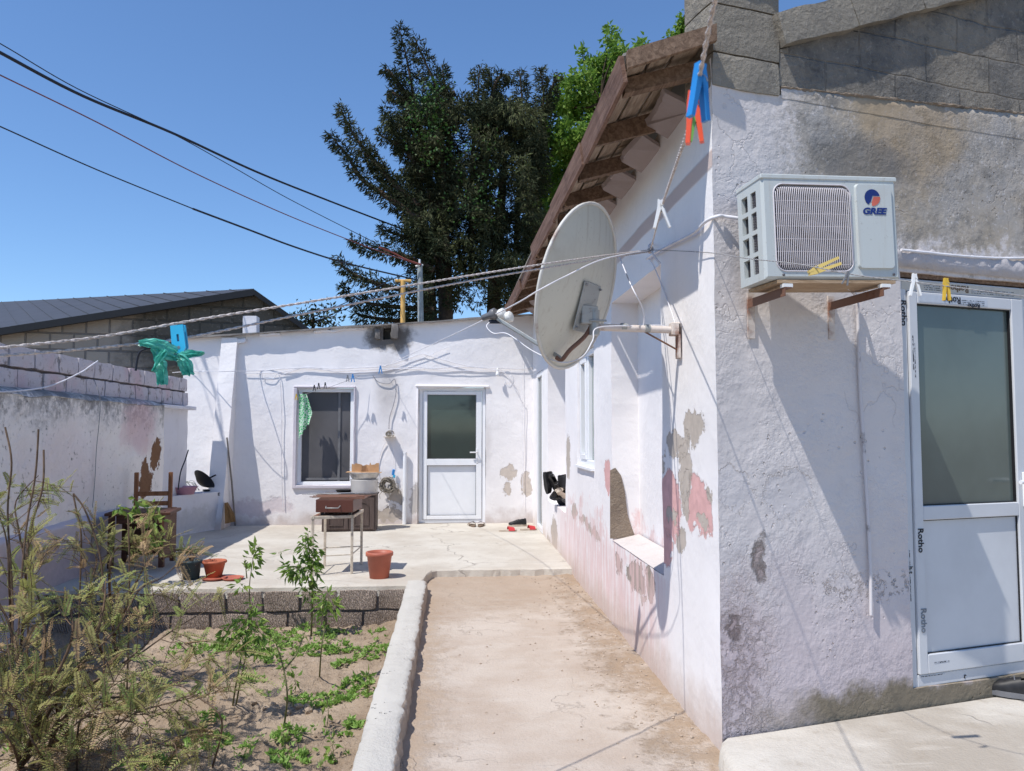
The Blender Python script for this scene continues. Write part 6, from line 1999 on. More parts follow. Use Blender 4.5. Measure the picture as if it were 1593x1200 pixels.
# ------------------------------------------------------------------ poles and overhead cables
a, b = at(627, 512, 15.0), at(627, 437, 15.0); a.z = 0
pl_ = thing('gas_pipe_post', 'yellow painted pipe post with a short crossbar behind the annex', 'post', a)
mb = MB(); mb.tube([a, b], .048, 10); obj('post', mb, M_ypole, pl_)
mb = MB(); mb.tube([b + V((-.16, 0, 0)), b + V((.16, 0, 0))], .028, 8); obj('crossbar', mb, M_ypole, pl_)
a, b = at(661, 512, 16.0), at(653, 411, 16.0); a.z = 0
gp = thing('utility_pole', 'slim grey utility pole behind the annex where the cables meet', 'pole', a)
mb = MB(); mb.tube([a, b], [.085, .055], 12); obj('shaft', mb, M_gpole, gp)
mb = MB(); mb.tube([b + V((-.09, 0, -.05)), b + V((.07, 0, -.02))], .02, 8); mb.tube([b + V((0, -.07, .0)), b + V((0, -.07, .08))], .022, 8); obj('insulator', mb, M_plas, gp)
ptop = b
def ohl(pts, r, mat, label):
    P = [at(*p) for p in pts]
    if pts[0][0] < 0:
        e = (P[0] - P[1]).normalized()
        Q = [P[0] + e * 14] + smooth_path(P, 8)
    else: Q = smooth_path(P, 8)
    mb = MB(); mb.tube(Q, r, 6); return single('overhead_cable', mb, mat, label, 'cable', 'overhead cables')
ohl([(-60, 50, 9.0), (0, 82, 9.5), (130, 150, 11), (270, 208, 13), (400, 268, 16), (510, 312, 19), (630, 358, 22.5)], .022, M_cable, 'thickest black cable, running from upper left into the cypress')
ohl([(-60, 40, 9.4), (0, 68, 9.8), (120, 138, 11), (260, 204, 12.6), (350, 253, 13.8), (450, 310, 15), (580, 376, 16.0)], .0075, M_cable, 'thin dark cable twined about the thickest one')
ohl([(-60, 88, 9), (0, 117, 9.4), (150, 190, 10.6), (300, 268, 12.4), (440, 332, 14.2), (560, 380, 15.6), (650, 412, 15.95)], .009, M_cabler, 'dull red cable, second lowest of the overhead lines')
ohl([(-60, 172, 9), (0, 197, 9.4), (150, 264, 10.6), (300, 325, 12)], .009, M_cable, 'lowest black overhead cable, thin upper stretch')
ohl([(300, 325, 12), (380, 355, 12.8), (460, 385, 13.8), (540, 410, 14.8), (650, 436, 15.9)], .016, M_cable, 'lowest overhead cable, thick stretch ending at the grey pole')
ohl([(655, 414, 15.95), (600, 440, 14.5), (540, 470, 13), (470, 500, 12.2)], .007, M_cable, 'drop cable from the grey pole to the annex roof')
ohl([(640, 430, 15.95), (580, 462, 14), (520, 488, 12.5), (492, 500, 12.1)], .007, M_cable, 'second drop cable just below the first')
# twisted red cable by the pole
ohl([(590, 385, 15.5), (610, 393, 15.7), (632, 404, 15.8), (655, 412, 15.9)], .018, simple('red_sheath', (.22, .06, .045), .6), 'short red sheathed cable at the grey pole top')
# white post block beyond the annex roof
p = at(391, 505, 12.6)
mb = MB(); roughblock(mb, p + V((0, 0, -.3)), (.22, .22, .86), Matrix.Identity(3), .01, .008, 0, .5, 4, 10); single('white_post', mb, M_trough, 'white painted stub post rising above the annex roof', 'post')
# cables on the left wall
mb = MB(); mb.tube(smooth_path([atX(-30, 611, LX + .015), atX(30, 608, LX + .02), atX(80, 600, LX + .02), atX(125, 580, LX), atX(140, 570, LX - .05), atX(152, 562, LX - .1)]), .007, 6)
single('loose_cable', mb, M_wcable, 'pale cable curving along the top of the left boundary wall', 'cable')
mb = MB(); mb.tube(smooth_path([atX(146, 590, LX - .05), atX(152, 606, LX + .02), atX(156, 625, LX + .03), atX(154, 660, LX + .03), atX(150, 700, LX + .03), atX(148, 740, LX + .03), atX(144, 790, LX + .03)]), .004, 6)
single('loose_cable', mb, M_cord, 'thin dark wire dangling down the left boundary wall', 'cable')
# ------------------------------------------------------------------ trees
def rv(rnd, s=1.0): return V((rnd.gauss(0, s), rnd.gauss(0, s), rnd.gauss(0, s)))
def tuft(mb, p, d, rnd, L_, n, W_, tint, droop=.4):
    for _ in range(n):
        dd = (d + rv(rnd, .45) + V((0, 0, -droop))).normalized()
        mb.leaf(p + rv(rnd, L_ * .22), dd, rv(rnd, 1), L_ * rnd.uniform(.6, 1.25), W_ * rnd.uniform(.7, 1.3), 0, min(1, max(0, tint + rnd.uniform(-.3, .3))))
def limb_tufts(mb, pts, r0, r1, rnd, dens, L_, n, W_, tint=.4, droop=.4):
    P = smooth_path(pts, 6)
    N_ = len(P)
    for i in range(N_ - 1):
        f_ = i / (N_ - 1); r = r0 + (r1 - r0) * f_
        seg = P[i + 1] - P[i]
        for _ in range(max(1, int(dens * seg.length * (r / max(r0, .01)) ** .25))):
            q = P[i] + seg * rnd.random()
            o = rv(rnd, 1); o -= seg.normalized() * o.dot(seg.normalized())
            if o.length < 1e-6: continue
            o.normalize()
            tuft(mb, q + o * r * math.sqrt(rnd.random()), (o * .7 + seg.normalized() * .6), rnd, L_, n, W_, tint, droop)
DT = 22.0
rnd = random.Random(21)
cyp = MB(); iv = MB(); wood_ = MB()
base = at(700, 500, DT); base.z = -.5
def cpx(z, dz=0): return at(500 + z[0] / 2.4, 20 + z[1] / 2.4, DT + dz)
spikes = [
    ([(440, 1000), (400, 640), (350, 350), (320, 180), (287, 45)], .9, .12, 0),
    ([(470, 900), (450, 500), (430, 290), (385, 180), (347, 92)], .7, .10, -.6),
    ([(500, 800), (470, 420), (460, 280), (451, 196)], .6, .12, .4),
    ([(560, 1000), (560, 600), (580, 360), (592, 200)], .8, .16, 0),
    ([(600, 900), (620, 520), (640, 330), (625, 215)], .7, .14, .8),
    ([(590, 600), (640, 300), (680, 232), (705, 258)], .4, .14, .3),
    ([(720, 1000), (740, 600), (750, 360), (738, 212)], .6, .13, 1.0),
    ([(760, 900), (790, 560), (830, 330), (812, 202)], .55, .12, 1.2),
    ([(800, 700), (830, 400), (865, 270), (885, 235)], .5, .12, 1.5),
    ([(350, 760), (280, 650), (190, 545), (130, 470), (90, 400), (64, 345)], .40, .08, -1.0),
    ([(360, 770), (250, 690), (150, 620), (105, 545), (60, 490), (25, 450)], .38, .08, -1.4),
    ([(360, 720), (270, 640), (200, 560), (150, 515)], .35, .10, -1.2),
    ([(380, 620), (320, 520), (260, 480), (215, 452)], .34, .10, -.8),
    ([(370, 420), (310, 330), (265, 300), (245, 312)], .3, .1, -.5),
    ([(340, 340), (290, 270), (250, 215), (232, 228)], .3, .08, -.4),
    ([(420, 960), (300, 905), (190, 885), (110, 845)], .42, .10, -1.2),
    ([(420, 1040), (280, 1030), (150, 990), (85, 950), (60, 912)], .42, .09, -1.4),
    ([(420, 1110), (300, 1100), (160, 1080), (70, 1020)], .42, .10, -1.0),
    ([(400, 880), (320, 840), (260, 820), (215, 805)], .35, .10, -1.0),
    ([(440, 1150), (280, 1150), (150, 1130), (120, 1110)], .5, .12, -.6),
    ([(500, 300), (470, 310), (430, 300), (400, 330)], .5, .3, -.5)]
for pts, r0, r1, dz in spikes:
    P = [cpx(z, dz) for z in pts]
    limb_tufts(cyp, P, r0 * .75, max(.09, r1), rnd, 105, .17, 5, .036, rnd.uniform(.3, .8), .6)
    wood_.tube(smooth_path(P, 4), [max(.015, .10 * (1 - i / (len(P) * 4 - 3))) for i in range((len(P) - 1) * 4 + 1)], 5)
# inner boughs of the main mass
for k in range(160):
    sx = rnd.uniform(330, 820); y0 = rnd.uniform(330, 1130)
    ang_ = rnd.uniform(-.9, .9)
    ln = rnd.uniform(90, 190)
    ex, ey = sx + math.sin(ang_) * ln, y0 - math.cos(ang_) * ln * .8
    if ey < 320 + abs(ex - 520) * .15: ey = 320 + abs(ex - 520) * .15 + rnd.uniform(0, 60)
    if ex > 800: ex = 800
    if (ex - 705) ** 2 / 26 ** 2 + (ey - 655) ** 2 / 40 ** 2 < 1 or (ex - 388) ** 2 / 30 ** 2 + (ey - 905) ** 2 / 40 ** 2 < 1: continue
    dz = rnd.uniform(-2.0, 1.8)
    P = [cpx((sx, y0), dz * .4), cpx(((sx + ex) / 2 + rnd.uniform(-15, 15), (y0 + ey) / 2), dz * .8), cpx((ex, ey), dz), cpx((ex + math.sin(ang_) * 22, ey + rnd.uniform(-20, 26)), dz)]
    limb_tufts(cyp, P, .34, .10, rnd, 64, .17, 5, .038, rnd.uniform(.15, .95), .6)
for k in range(130):
    zc = (min(460, max(330, rnd.gauss(400, 40))), min(560, max(260, rnd.gauss(380, 70)))) if rnd.random() < .7 else (rnd.uniform(450, 640), rnd.uniform(420, 800))
    p = cpx(zc, rnd.uniform(-2.3, -1.2))
    for _ in range(6): iv.leaf(p + rv(rnd, .12), rv(rnd), rv(rnd), .085, .08, 0, rnd.random())
ct = thing('cypress_tree', 'big dark shaggy cypress with upswept bare-tipped limbs behind the annex', 'tree', base)
for (dx, dz, h) in [(0, 0, 380), (-20, .6, 420), (60, 1.0, 420)]:
    t0 = at(700 + dx, 500, DT + dz); t0.z = -.5
    wood_.tube([t0, at(692 + dx * 1.3, 420, DT + dz), at(685 + dx * 1.6, 300, DT + dz), at(680 + dx * 1.8, 210, DT + dz)], [.26, .20, .13, .05], 8)
obj('trunk', wood_, M_bark, ct); obj('crown', cyp, M_cyp, ct); obj('ivy', iv, M_ivy, ct)

def leafy(name, label, trunk, clusters, mat, rnd, per, L_, W_, bark=M_bark, depth_j=.6):
    base = V(trunk[0])
    t = thing(name, label, 'tree', base, 'broadleaf trees behind the house')
    w_ = MB(); c = MB()
    w_.tube(smooth_path(trunk, 4), [.2 * (1 - .7 * i / (len(trunk) * 4 - 4)) for i in range((len(trunk) - 1) * 4 + 1)], 8)
    tops = smooth_path(trunk, 4)
    for (p, r, n) in clusters:
        s_ = min(tops, key=lambda q: (q - p).length + (0 if q.z < p.z else 2))
        mid = (s_ + p) / 2 + rv(rnd, .15)
        w_.tube(smooth_path([s_, mid, p], 4), [.05, .045, .04, .035, .03, .025, .02, .016, .01], 5)
        for _ in range(n):
            d = rv(rnd); d.normalize()
            q = p + V((d.x * r, d.y * r, d.z * r * .75)) * (rnd.random() ** .45)
            tw = (q - p).normalized() * .6 + rv(rnd, .4)
            for _k in range(per):
                c.leaf(q + rv(rnd, .09), (tw + rv(rnd, .7) + V((0, 0, -.25))), rv(rnd), L_ * rnd.uniform(.7, 1.3), W_ * rnd.uniform(.7, 1.3), 0, min(1, max(0, rnd.gauss(.5, .25))))
    obj('trunk', w_, bark, t); obj('crown', c, mat, t)
rnd = random.Random(33)
cl = []
DL = 24.5
for (px, py, r, n) in [(985, 88, .5, 55), (962, 105, .75, 120), (935, 118, .8, 130), (905, 130, .6, 80), (880, 165, .8, 120), (915, 175, .9, 170), (955, 160, .9, 160), (870, 215, .8, 130), (900, 235, .9, 170),
                       (860, 265, .8, 130), (890, 290, .9, 150), (848, 310, .8, 120), (870, 340, .8, 120), (838, 350, .55, 70), (850, 380, .7, 90), (835, 420, .6, 60), (815, 430, .4, 30), (1000, 130, .8, 100), (1010, 100, .35, 25), (930, 210, .9, 120), (845, 290, .45, 40),
                       (905, 82, .16, 9), (953, 60, .18, 12), (951, 48, .14, 8), (999, 72, .18, 10), (921, 98, .25, 14), (880, 130, .3, 18), (960, 78, .3, 18), (1018, 84, .14, 6), (960, 250, 1.1, 140), (1000, 220, 1.0, 110), (930, 320, 1.1, 130), (980, 330, 1.0, 100), (900, 390, .9, 90)]:
    cl.append((at(px, py, DL + rnd.uniform(-1.2, 1.2)), r * .9, int(n * .95)))
t0 = at(930, 480, DL); t0.z = -.5
leafy('leafy_tree', 'bright green broadleaf tree between the cypress and the roof eave', [t0, at(930, 380, DL), at(925, 260, DL), at(935, 160, DL)], cl, M_lime, rnd, 6, .20, .11)
cl = [(at(px, py, 20 + rnd.uniform(-.4, .4)), r, n) for (px, py, r, n) in [(1068, 45, .32, 60), (1058, 62, .28, 45), (1075, 62, .30, 45), (1066, 34, .16, 14), (1085, 40, .3, 40), (1110, 30, .5, 60), (1120, 60, .6, 60), (1130, 110, 1.0, 130), (1170, 80, .9, 110), (1090, 150, .9, 110), (1150, 170, 1.1, 140), (1120, 220, 1.0, 110), (1180, 230, .9, 90)]]
t0 = at(1100, 480, 20); t0.z = -.5
leafy('leafy_tree', 'bit of green treetop showing beside the stone chimney', [t0, at(1100, 300, 20), at(1090, 120, 20)], cl, M_lime, rnd, 6, .13, .08)
# low dark trees seen beyond the annex roof
cl2 = MB(); rnd = random.Random(40)
for (px, py) in [(470, 497), (490, 494), (505, 500), (520, 492), (455, 503), (478, 505)]:
    p = at(px, py, 26)
    for _ in range(60): cl2.leaf(p + rv(rnd, .22), rv(rnd) + V((.6, 0, .2)), rv(rnd), .2, .08, 0, rnd.random() * .7)
tt = thing('far_cypress', 'low dark sprig of a distant cypress above the annex roof', 'tree', at(487, 520, 26))
w_ = MB(); p0 = at(487, 520, 26); w_.tube([V((p0.x, p0.y, -.5)), p0, at(487, 497, 26)], .06, 6); w_.tube([at(455, 503, 26), at(487, 500, 26), at(521, 492, 26)], .02, 5)
obj('trunk', w_, M_bark, tt); obj('crown', cl2, M_cyp, tt)

# ------------------------------------------------------------------ garden
def gz(px, py, z=-.26): return atZ(px, py, z)
def soil_at(px, py):
    p = atZ(px, py, -.27); p.z = soilz(p.x, p.y) - .01; return p
# feathery shrub in the left foreground
rnd = random.Random(51)
def frond(mb, p, d, L_, n, ll, lw, tint, rnd, mbs=None):
    d = d.normalized()
    sd = d.cross(V((0, 0, 1)) + rv(rnd, .3))
    if sd.length < 1e-4: sd = V((1, 0, 0))
    sd.normalize(); up_ = sd.cross(d).normalized()
    drp = rnd.uniform(.05, .35)
    for i in range(n):
        f_ = (i + .6) / n
        q = p + d * (L_ * f_) - V((0, 0, 1)) * (drp * L_ * f_ * f_)
        k = ll * (1 - .55 * f_) * rnd.uniform(.8, 1.2)
        for s_ in (-1, 1):
            e = (sd * s_ + d * .55 + up_ * rnd.uniform(-.1, .35)).normalized()
            w_ = d.cross(e).cross(e).normalized() * lw * .5
            mb.add([q - w_ * .3, q + e * k * .5 + w_, q + e * k, q + e * k * .5 - w_], [(0, 1, 2, 3)], 0, min(1, max(0, tint + rnd.uniform(-.1, .1))))
    if mbs is not None: mbs.tube([p, p + d * L_ * .5 - V((0, 0, 1)) * (drp * L_ * .25), p + d * L_ - V((0, 0, 1)) * (drp * L_)], [.0022, .0018, .001], 3, cap=False)
def shrub(label, stems, nfr, rnd, name='feathery_shrub', fl=.17, low=.05):
    b0 = stems[0][0][0]
    s = thing(name, label, 'shrub', b0, 'feathery shrubs in the garden bed')
    st, lv = MB(), MB()
    for P, r, dens in stems:
        Q = smooth_path(P, 6); n = len(Q)
        st.tube(Q, [max(.0022, r * (1 - .8 * i / (n - 1))) for i in range(n)], 6)
        L_tot = sum((Q[i + 1] - Q[i]).length for i in range(n - 1))
        m_ = int(L_tot * dens * .44)
        for k in range(m_):
            f_ = low + (1 - low) * (k + rnd.random()) / m_
            i = min(n - 2, int(f_ * (n - 1))); q = Q[i].lerp(Q[i + 1], f_ * (n - 1) - i)
            ax = (Q[i + 1] - Q[i]).normalized()
            o = rv(rnd); o -= ax * o.dot(ax); o.normalize()
            # a twig with several fronds
            tw = (o * .9 + ax * .55 + V((0, 0, .10))).normalized()
            tl_ = rnd.uniform(.10, .30)
            e = q + tw * tl_
            st.tube([q, q + tw * tl_ * .35 + rv(rnd, .008), q + tw * tl_ * .7 + rv(rnd, .012), e], [.0028, .0022, .0018, .0012], 4, cap=False)
            base_t = rnd.random()
            for j in range(5):
                g_ = rnd.uniform(.25, 1.0)
                frond(lv, q + tw * (tl_ * g_), (tw * .7 + rv(rnd, .55) + V((0, 0, .1))), fl * rnd.uniform(.6, 1.2), 16, .027, .0072, base_t, rnd, st)
    obj('stem', st, M_stem, s); obj('foliage', lv, M_bush, s)
D0 = 4.2
def sp(*pts): return [at(*p) for p in pts]
def g0(px, py): return soil_at(px, py)
st1 = []
roots = [g0(30, 1195), g0(70, 1190), g0(110, 1150)]
for (pts, r, dn) in [
    ([(80, 1100, 4.15), (140, 1010, 4.25), (160, 950, 4.3), (165, 900, 4.4)], .014, 26),
    ([(60, 1100, 4.1), (70, 1000, 4.1), (60, 930, 4.15), (40, 880, 4.2)], .014, 26),
    ([(110, 1090, 4.2), (200, 1030, 4.35), (270, 980, 4.5), (330, 945, 4.6)], .010, 15),
    ([(120, 1100, 4.1), (220, 1080, 4.2), (300, 1050, 4.3), (340, 1010, 4.35)], .009, 14),
    ([(60, 1110, 4.0), (30, 1020, 3.95), (5, 950, 3.95), (-30, 900, 3.95)], .012, 26),
    ([(90, 1080, 4.15), (180, 980, 4.3), (215, 920, 4.4), (250, 900, 4.6), (275, 880, 4.7)], .008, 12),
    ([(70, 1090, 4.0), (110, 1000, 4.0), (110, 950, 4.05), (100, 915, 4.1)], .012, 26),
    ([(100, 1120, 3.95), (180, 1120, 3.9), (240, 1130, 3.9)], .010, 24),
    ([(40, 1120, 3.9), (0, 1080, 3.85), (-40, 1040, 3.8)], .010, 24),
    ([(30, 1130, 3.9), (20, 1060, 3.85), (10, 990, 3.9)], .010, 24),
    ([(100, 1090, 4.2), (150, 1060, 4.3), (230, 1000, 4.5), (240, 950, 4.6), (235, 905, 4.7)], .010, 18),
    ([(140, 1150, 4.0), (210, 1110, 4.0), (280, 1090, 4.05), (350, 1075, 4.1)], .008, 26),
    ([(130, 1180, 3.9), (200, 1165, 3.85), (280, 1150, 3.85)], .007, 26),
    ([(60, 1170, 3.8), (40, 1130, 3.75), (30, 1080, 3.75)], .007, 26),
    ([(90, 1150, 3.9), (150, 1100, 3.85), (190, 1040, 3.9)], .008, 24),
    ([(20, 1160, 3.8), (-10, 1120, 3.75), (-30, 1080, 3.7)], .007, 24)]:
    st1.append(([roots[len(st1) % 3]] + sp(*pts), r, dn))
shrub('large feathery olive brown shrub filling the left foreground', st1, 0, rnd)
rnd = random.Random(52)
st2 = [([g0(180, 1010)] + sp((170, 900, 5.3), (185, 850, 5.3), (235, 830, 5.4)), .012, 20), ([g0(160, 1020)] + sp((140, 930, 5.2), (150, 870, 5.2), (130, 830, 5.3)), .012, 20), ([g0(170, 1010)] + sp((215, 900, 5.3), (240, 865, 5.5), (265, 850, 5.6)), .009, 12),
       ([g0(30, 1040)] + sp((40, 900, 4.9), (30, 830, 4.9), (25, 780, 4.95), (60, 740, 4.95)), .010, 12), ([g0(20, 1040)] + sp((15, 920, 4.8), (10, 840, 4.8), (-10, 780, 4.8)), .010, 16)]
shrub('smaller feathery shrub behind, reaching up to the wall plinth', st2, 0, rnd)
rnd = random.Random(53)
st3 = [([g0(120, 1196)] + sp((125, 1120, 4.0), (165, 1100, 3.98), (190, 1085, 3.98)), .006, 14), ([g0(330, 1196)] + sp((345, 1120, 3.95), (300, 1080, 3.95), (270, 1060, 3.98)), .006, 20)]
shrub('low feathery sprig at the bottom edge of the garden bed', st3, 0, rnd, fl=.13)
# bare stems
for (pts, lab) in [
    ([(20, 950, 4.7), (12, 800, 4.75), (18, 720, 4.75), (8, 665, 4.8)], 'thin bare curved stem at the extreme left'),
    ([(30, 960, 4.6), (40, 830, 4.65), (55, 740, 4.7), (60, 668, 4.7)], 'tall bare stem standing before the whitewashed wall'),
    ([(45, 930, 4.7), (44, 840, 4.75), (66, 760, 4.75), (68, 700, 4.8)], 'second bare stem just right of the tallest'),
    ([(162, 1000, 5.0), (158, 880, 5.0), (135, 800, 5.0), (114, 768, 5.0)], 'bare slanting stem crossing the plinth'),
    ([(125, 900, 5.4), (126, 830, 5.4), (118, 790, 5.4), (114, 770, 5.4)], 'bare forked stem beside the slanting one'),
    ([(201, 950, 5.2), (201, 860, 5.2), (199, 800, 5.2)], 'short straight bare stem before the pepper plant')]:
    P = sp(*pts); b = V(P[0]); b.z = -.27
    mb = MB(); mb.tube(smooth_path([b] + P), [.007] * 6 + [.006] * 6 + [.0045] * (len(P) * 6 - 11), 6) if False else mb.tube(smooth_path([b] + P), .0055, 6)
    single('bare_stem', mb, M_stem, lab, 'stem', 'bare stems in the garden bed', origin=b)

def plant(name, label, stems, leafspots, rnd, Ll=.07, Lw=.028, droop=.5, cat='plant', group='saplings in the garden bed', tint=.5, r=.006, mat=None):
    b = V(stems[0][0])
    t = thing(name, label, cat, b, group)
    s, l = MB(), MB()
    for P in stems:
        Q = smooth_path(P, 6); s.tube(Q, [max(.002, r * (1 - .65 * i / (len(Q) - 1))) for i in range(len(Q))], 6)
    for (p, rad, n) in leafspots:
        n = max(3, int(n * .68))
        for _ in range(n):
            d = rv(rnd); d.normalize()
            q = p + d * rad * rnd.random() ** .5
            dd = d + V((0, 0, -droop)) + rv(rnd, .3)
            l.leaf(q, dd, rv(rnd), Ll * rnd.uniform(.6, 1.25), Lw * rnd.uniform(.75, 1.25), 0, min(1, max(0, rnd.gauss(tint, .22))), .18)
        for _ in range(max(2, n // 8)):
            s.tube([p + rv(rnd, rad * .2), p + rv(rnd, rad * .6)], [.002, .001], 3, cap=False)
    obj('stem', s, M_gstem, t); obj('foliage', l, mat or M_sap, t)
rnd = random.Random(61)
A = g0(362, 1093)
plant('sapling', 'leafy fruit sapling with two thin stems beside the feathery shrub', [[A] + sp((368, 1060, 4.85), (378, 1010, 4.85), (392, 955, 4.85), (385, 930, 4.85)), [A + V((.02, 0, 0))] + sp((376, 1050, 4.85), (385, 1000, 4.87), (375, 960, 4.9))],
      [(at(385, 965, 4.85), .07, 70), (at(365, 985, 4.82), .07, 60), (at(398, 985, 4.85), .08, 80), (at(375, 1005, 4.8), .05, 45), (at(350, 990, 4.82), .05, 35), (at(405, 1010, 4.85), .05, 35), (at(385, 1040, 4.85), .03, 6), (at(395, 945, 4.85), .04, 22)], rnd, .062, .021, .7)
Bp = g0(441, 1133)
plant('sapling', 'slender forked sapling with few leaves in the middle of the bed', [[Bp] + sp((447, 1085, 4.45), (441, 1040, 4.45), (432, 1010, 4.45), (424, 985, 4.45)), [at(441, 1042, 4.45)] + sp((460, 1020, 4.5), (474, 985, 4.55))],
      [(at(424, 990, 4.45), .05, 22), (at(430, 1010, 4.45), .04, 10), (at(474, 985, 4.55), .03, 7), (at(443, 1040, 4.45), .03, 5)], rnd, .05, .018, .5, r=.006)
Cp = g0(497, 1055)
plant('sapling', 'single stemmed sapling with a bushy top before the retaining wall', [[Cp] + sp((500, 1010, 5.35), (506, 970, 5.4), (507, 945, 5.4))],
      [(at(508, 932, 5.4), .055, 50), (at(500, 945, 5.38), .05, 35), (at(518, 945, 5.4), .045, 30), (at(505, 960, 5.4), .03, 12)], rnd, .065, .020, .6, tint=.62)
Dp = g0(484, 985)
plant('sapling', 'tall drooping green sapling rising in front of the patio edge', [[Dp] + sp((486, 930, 6.75), (484, 890, 6.75), (480, 850, 6.75), (479, 830, 6.75))],
      [(at(480, 835, 6.75), .05, 30), (at(476, 850, 6.72), .07, 60), (at(485, 862, 6.75), .08, 70), (at(462, 885, 6.7), .10, 80), (at(480, 888, 6.72), .11, 100), (at(450, 888, 6.7), .07, 40), (at(488, 875, 6.75), .06, 40), (at(478, 915, 6.72), .07, 30), (at(487, 922, 6.72), .07, 30), (at(434, 860, 6.7), .03, 8)], rnd, .075, .028, .75, tint=.35, r=.009)
Ep = g0(392, 985)
plant('sapling', 'thin sapling with a small leafy tip beside the empty saucer', [[Ep] + sp((388, 920, 6.8), (392, 880, 6.8), (397, 850, 6.8)), [at(384, 900, 6.7)] + sp((381, 870, 6.7))],
      [(at(393, 868, 6.8), .05, 30), (at(397, 853, 6.8), .04, 18), (at(375, 912, 6.8), .05, 20), (at(391, 885, 6.8), .03, 8)], rnd, .085, .034, .3, tint=.55)
Fp = g0(225, 960); Fp = V((at(225, 870, 7.1).x, at(225, 870, 7.1).y, -.27))
plant('pepper_plant', 'bright green leafy plant standing before the brown table', [[Fp] + sp((226, 850, 7.1), (222, 810, 7.1), (215, 785, 7.1)), [at(226, 850, 7.1)] + sp((240, 820, 7.1), (246, 790, 7.1))],
      [(at(212, 782, 7.1), .07, 22), (at(245, 788, 7.1), .07, 22), (at(216, 805, 7.1), .09, 26), (at(240, 812, 7.1), .10, 32), (at(228, 828, 7.05), .11, 30), (at(248, 835, 7.1), .08, 22), (at(183, 790, 7.0), .05, 14), (at(200, 800, 7.05), .06, 12)], rnd, .085, .038, .6, tint=.6, group=None)
for (px, py, pt, lab, nn, hh) in [(516, 1180, .5, 'tiny seedling in bare soil near the kerb foot', 14, .10), (573, 1080, .5, 'small upright seedling near the kerb', 12, .14), (458, 1078, .3, 'small seedling by a clod in the middle of the bed', 14, .10), (441, 1165, .6, 'spindly seedling above a weed patch at the bottom', 10, .12), (508, 1130, .55, 'pale seedling in the shade near the stones', 12, .16)]:
    b = g0(px, py)
    plant('seedling', lab, [[b, b + V((.01, 0, hh * .5)), b + V((0, .01, hh))]], [(b + V((0, 0, hh)), .035, nn), (b + V((0, 0, hh * .6)), .03, nn // 2)], rnd, .055, .022, .2, tint=pt, r=.003, group='seedlings in the garden bed')
# dry plant in the dark pot
b = q3_ + V((0, 0, .145)); mb = MB()
for k in range(9):
    a = rnd.uniform(0, 6.28); mb.tube([b, b + V((.04 * math.cos(a), .04 * math.sin(a), .10)), b + V((.12 * math.cos(a), .10 * math.sin(a), rnd.uniform(.10, .26)))], [.006, .004, .002], 5)
fo = MB()
for k in range(26):
    frond(fo, b + V((rnd.uniform(-.10, .12), rnd.uniform(-.08, .08), rnd.uniform(.05, .22))), V((rnd.uniform(-1, 1), rnd.uniform(-1, 1), rnd.uniform(-.2, .6))), .13, 8, .025, .006, .75 + rnd.uniform(0, .25), rnd)
s_ = thing('dry_plant', 'dried up brownish plant growing in the dark green pot', 'plant', b); obj('stem', mb, M_stem, s_); obj('foliage', fo, M_bush, s_)
# weeds
rnd = random.Random(71)
wd = MB()
def weedpatch(px, py, rx, ry, n, h):
    c = soil_at(px, py); n = int(n * .8); rx *= 1.15; ry *= 1.25
    for _ in range(n):
        a, r = rnd.uniform(0, 6.28), math.sqrt(rnd.random())
        x, y = c.x + math.cos(a) * r * rx, c.y + math.sin(a) * r * ry
        if x > -.43 or y > 7.2: continue
        z = soilz(x, y)
        if noise.noise(V((x * 11, y * 11, 3))) < -.08: continue
        hh = h * (1.15 - r) * rnd.uniform(.4, 1.9)
        p = V((x, y, z + hh * .4))
        t_ = rnd.random()
        for _k in range(5):
            d = V((rnd.uniform(-1, 1), rnd.uniform(-1, 1), rnd.uniform(.1, .9)))
            wd.leaf(p, d, rv(rnd), rnd.uniform(.018, .046), rnd.uniform(.012, .024), 0, min(1, max(0, t_ * .5 + rnd.random() * .5)))
for (px, py, rx, ry, n, h) in [(340, 1010, .22, .16, 150, .10), (395, 1058, .10, .08, 60, .06), (410, 1002, .2, .2, 150, .12), (425, 1023, .10, .07, 60, .07), (478, 990, .22, .3, 170, .14), (485, 1012, .14, .12, 110, .08), (530, 1010, .09, .09, 70, .08), (582, 1018, .14, .18, 150, .10), (535, 1035, .09, .07, 55, .06),
                               (500, 1085, .20, .09, 150, .06), (555, 1065, .10, .10, 90, .08), (545, 1085, .16, .08, 80, .05), (445, 1145, .09, .10, 60, .07), (447, 1175, .10, .08, 110, .08), (545, 1140, .08, .08, 55, .07), (335, 1160, .14, .09, 110, .07), (385, 1160, .05, .04, 14, .04), (390, 1175, .06, .06, 18, .05), (240, 1190, .12, .06, 80, .06),
                               (300, 1010, .2, .2, 60, .08), (550, 985, .25, .10, 60, .05), (440, 985, .3, .2, 60, .05), (320, 1120, .1, .1, 30, .05), (520, 1185, .06, .05, 16, .05)]:
    weedpatch(px, py, rx, ry, n, h)
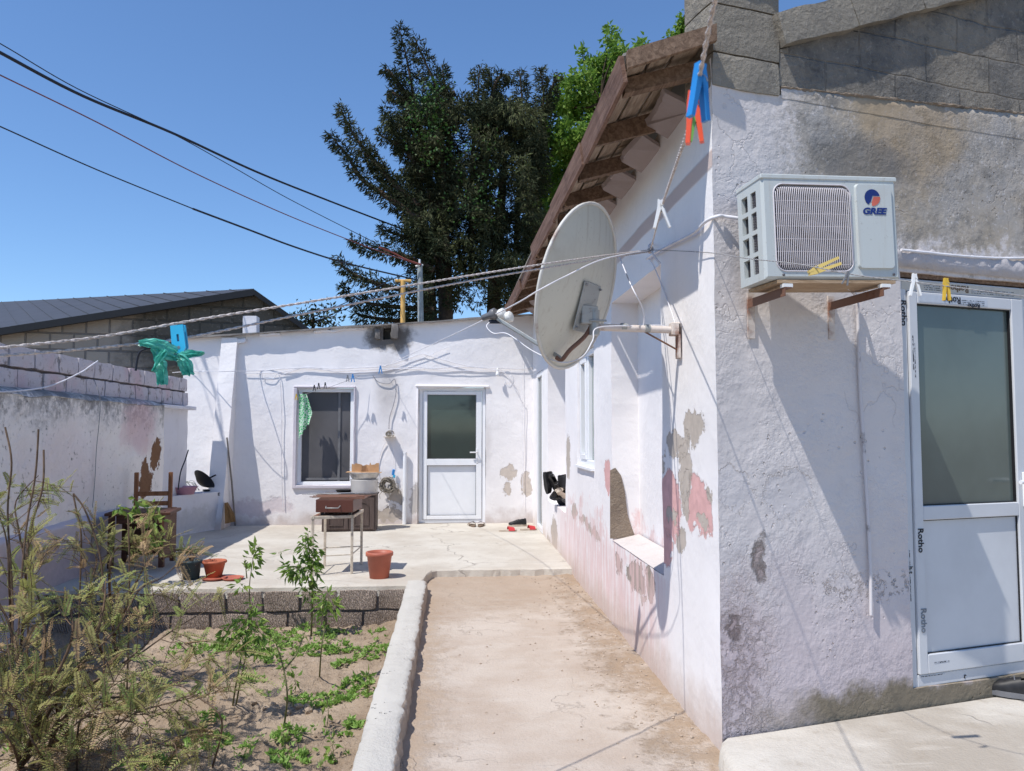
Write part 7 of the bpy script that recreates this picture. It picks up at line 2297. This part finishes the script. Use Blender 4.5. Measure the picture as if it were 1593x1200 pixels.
# single seedlings dotted about
for _ in range(330):
    x, y = rnd.uniform(-2.6, -.50), rnd.uniform(3.6, 7.1)
    if noise.noise(V((x * 1.7, y * 1.7, 5))) < .0: continue
    z = soilz(x, y); hh = rnd.uniform(.015, .07); t_ = rnd.uniform(.2, 1)
    for k in range(rnd.randint(3, 9)):
        p = V((x + rnd.uniform(-.012, .012), y + rnd.uniform(-.012, .012), z + hh * rnd.uniform(.3, 1)))
        wd.leaf(p, V((rnd.uniform(-1, 1), rnd.uniform(-1, 1), rnd.uniform(.2, 1.2))), rv(rnd), rnd.uniform(.016, .04), rnd.uniform(.009, .018), 0, t_)
o = obj('weeds', wd, M_weed); props(o, 'low bright green weeds spreading in clumps over the garden soil', 'weeds', kind='stuff')
# clods and pebbles
rnd = random.Random(81)
mb = MB()
def clod(mb, p, r, m=0):
    vs = []
    for (x, y, z) in [(0, 0, 1), (0, 0, -1)] + [(math.cos(a) * .9, math.sin(a) * .9, s_ * .45) for s_ in (1, -1) for a in [k * PI / 3 + (.5 if s_ > 0 else 0) for k in range(6)]]:
        q = V((x, y, z * .7)) * r * rnd.uniform(.7, 1.2); vs.append(p + q)
    fs = [(0, 2 + k, 2 + (k + 1) % 6) for k in range(6)] + [(1, 8 + (k + 1) % 6, 8 + k) for k in range(6)]
    for k in range(6): fs += [(2 + k, 8 + k, 8 + (k + 1) % 6), (2 + k, 8 + (k + 1) % 6, 2 + (k + 1) % 6)]
    mb.add(vs, fs, m, rnd.random())
for _ in range(2600):
    x, y = rnd.uniform(-3.4, -.48), rnd.uniform(2.6, 7.15)
    if noise.noise(V((x * 2.3, y * 2.3, 9))) < -.12: continue
    clod(mb, V((x, y, soilz(x, y))), rnd.uniform(.004, .014) * (2.2 if rnd.random() < .06 else 1))
for (px, py, r) in [(465, 1100, .04), (476, 1098, .03), (480, 1106, .035), (447, 1107, .03), (415, 1100, .03), (490, 1105, .03), (395, 1096, .025)]:
    p = soil_at(px, py); clod(mb, p + V((0, 0, .02)), r)
o = obj('soil_clods', mb, M_soil); props(o, 'crumbs and clods of dry earth scattered over the garden bed', 'clods', kind='stuff')
mb = MB()
for _ in range(420):
    if rnd.random() < .75:
        y = rnd.uniform(3.0, 8.0); x = CX - abs(rnd.gauss(0, .22)) - .03
    else: x, y = rnd.uniform(-.2, 1.2), rnd.uniform(2.4, 8.0)
    if x < -.2: continue
    clod(mb, V((x, y, pathz(x, y) + .002)), rnd.uniform(.003, .010))
o = obj('path_crumbs', mb, simple('crumbs', (.40, .32, .25), .95, .1, var=.3, vscale=30)); props(o, 'small stones and plaster crumbs strewn along the path by the house', 'gravel', kind='stuff')
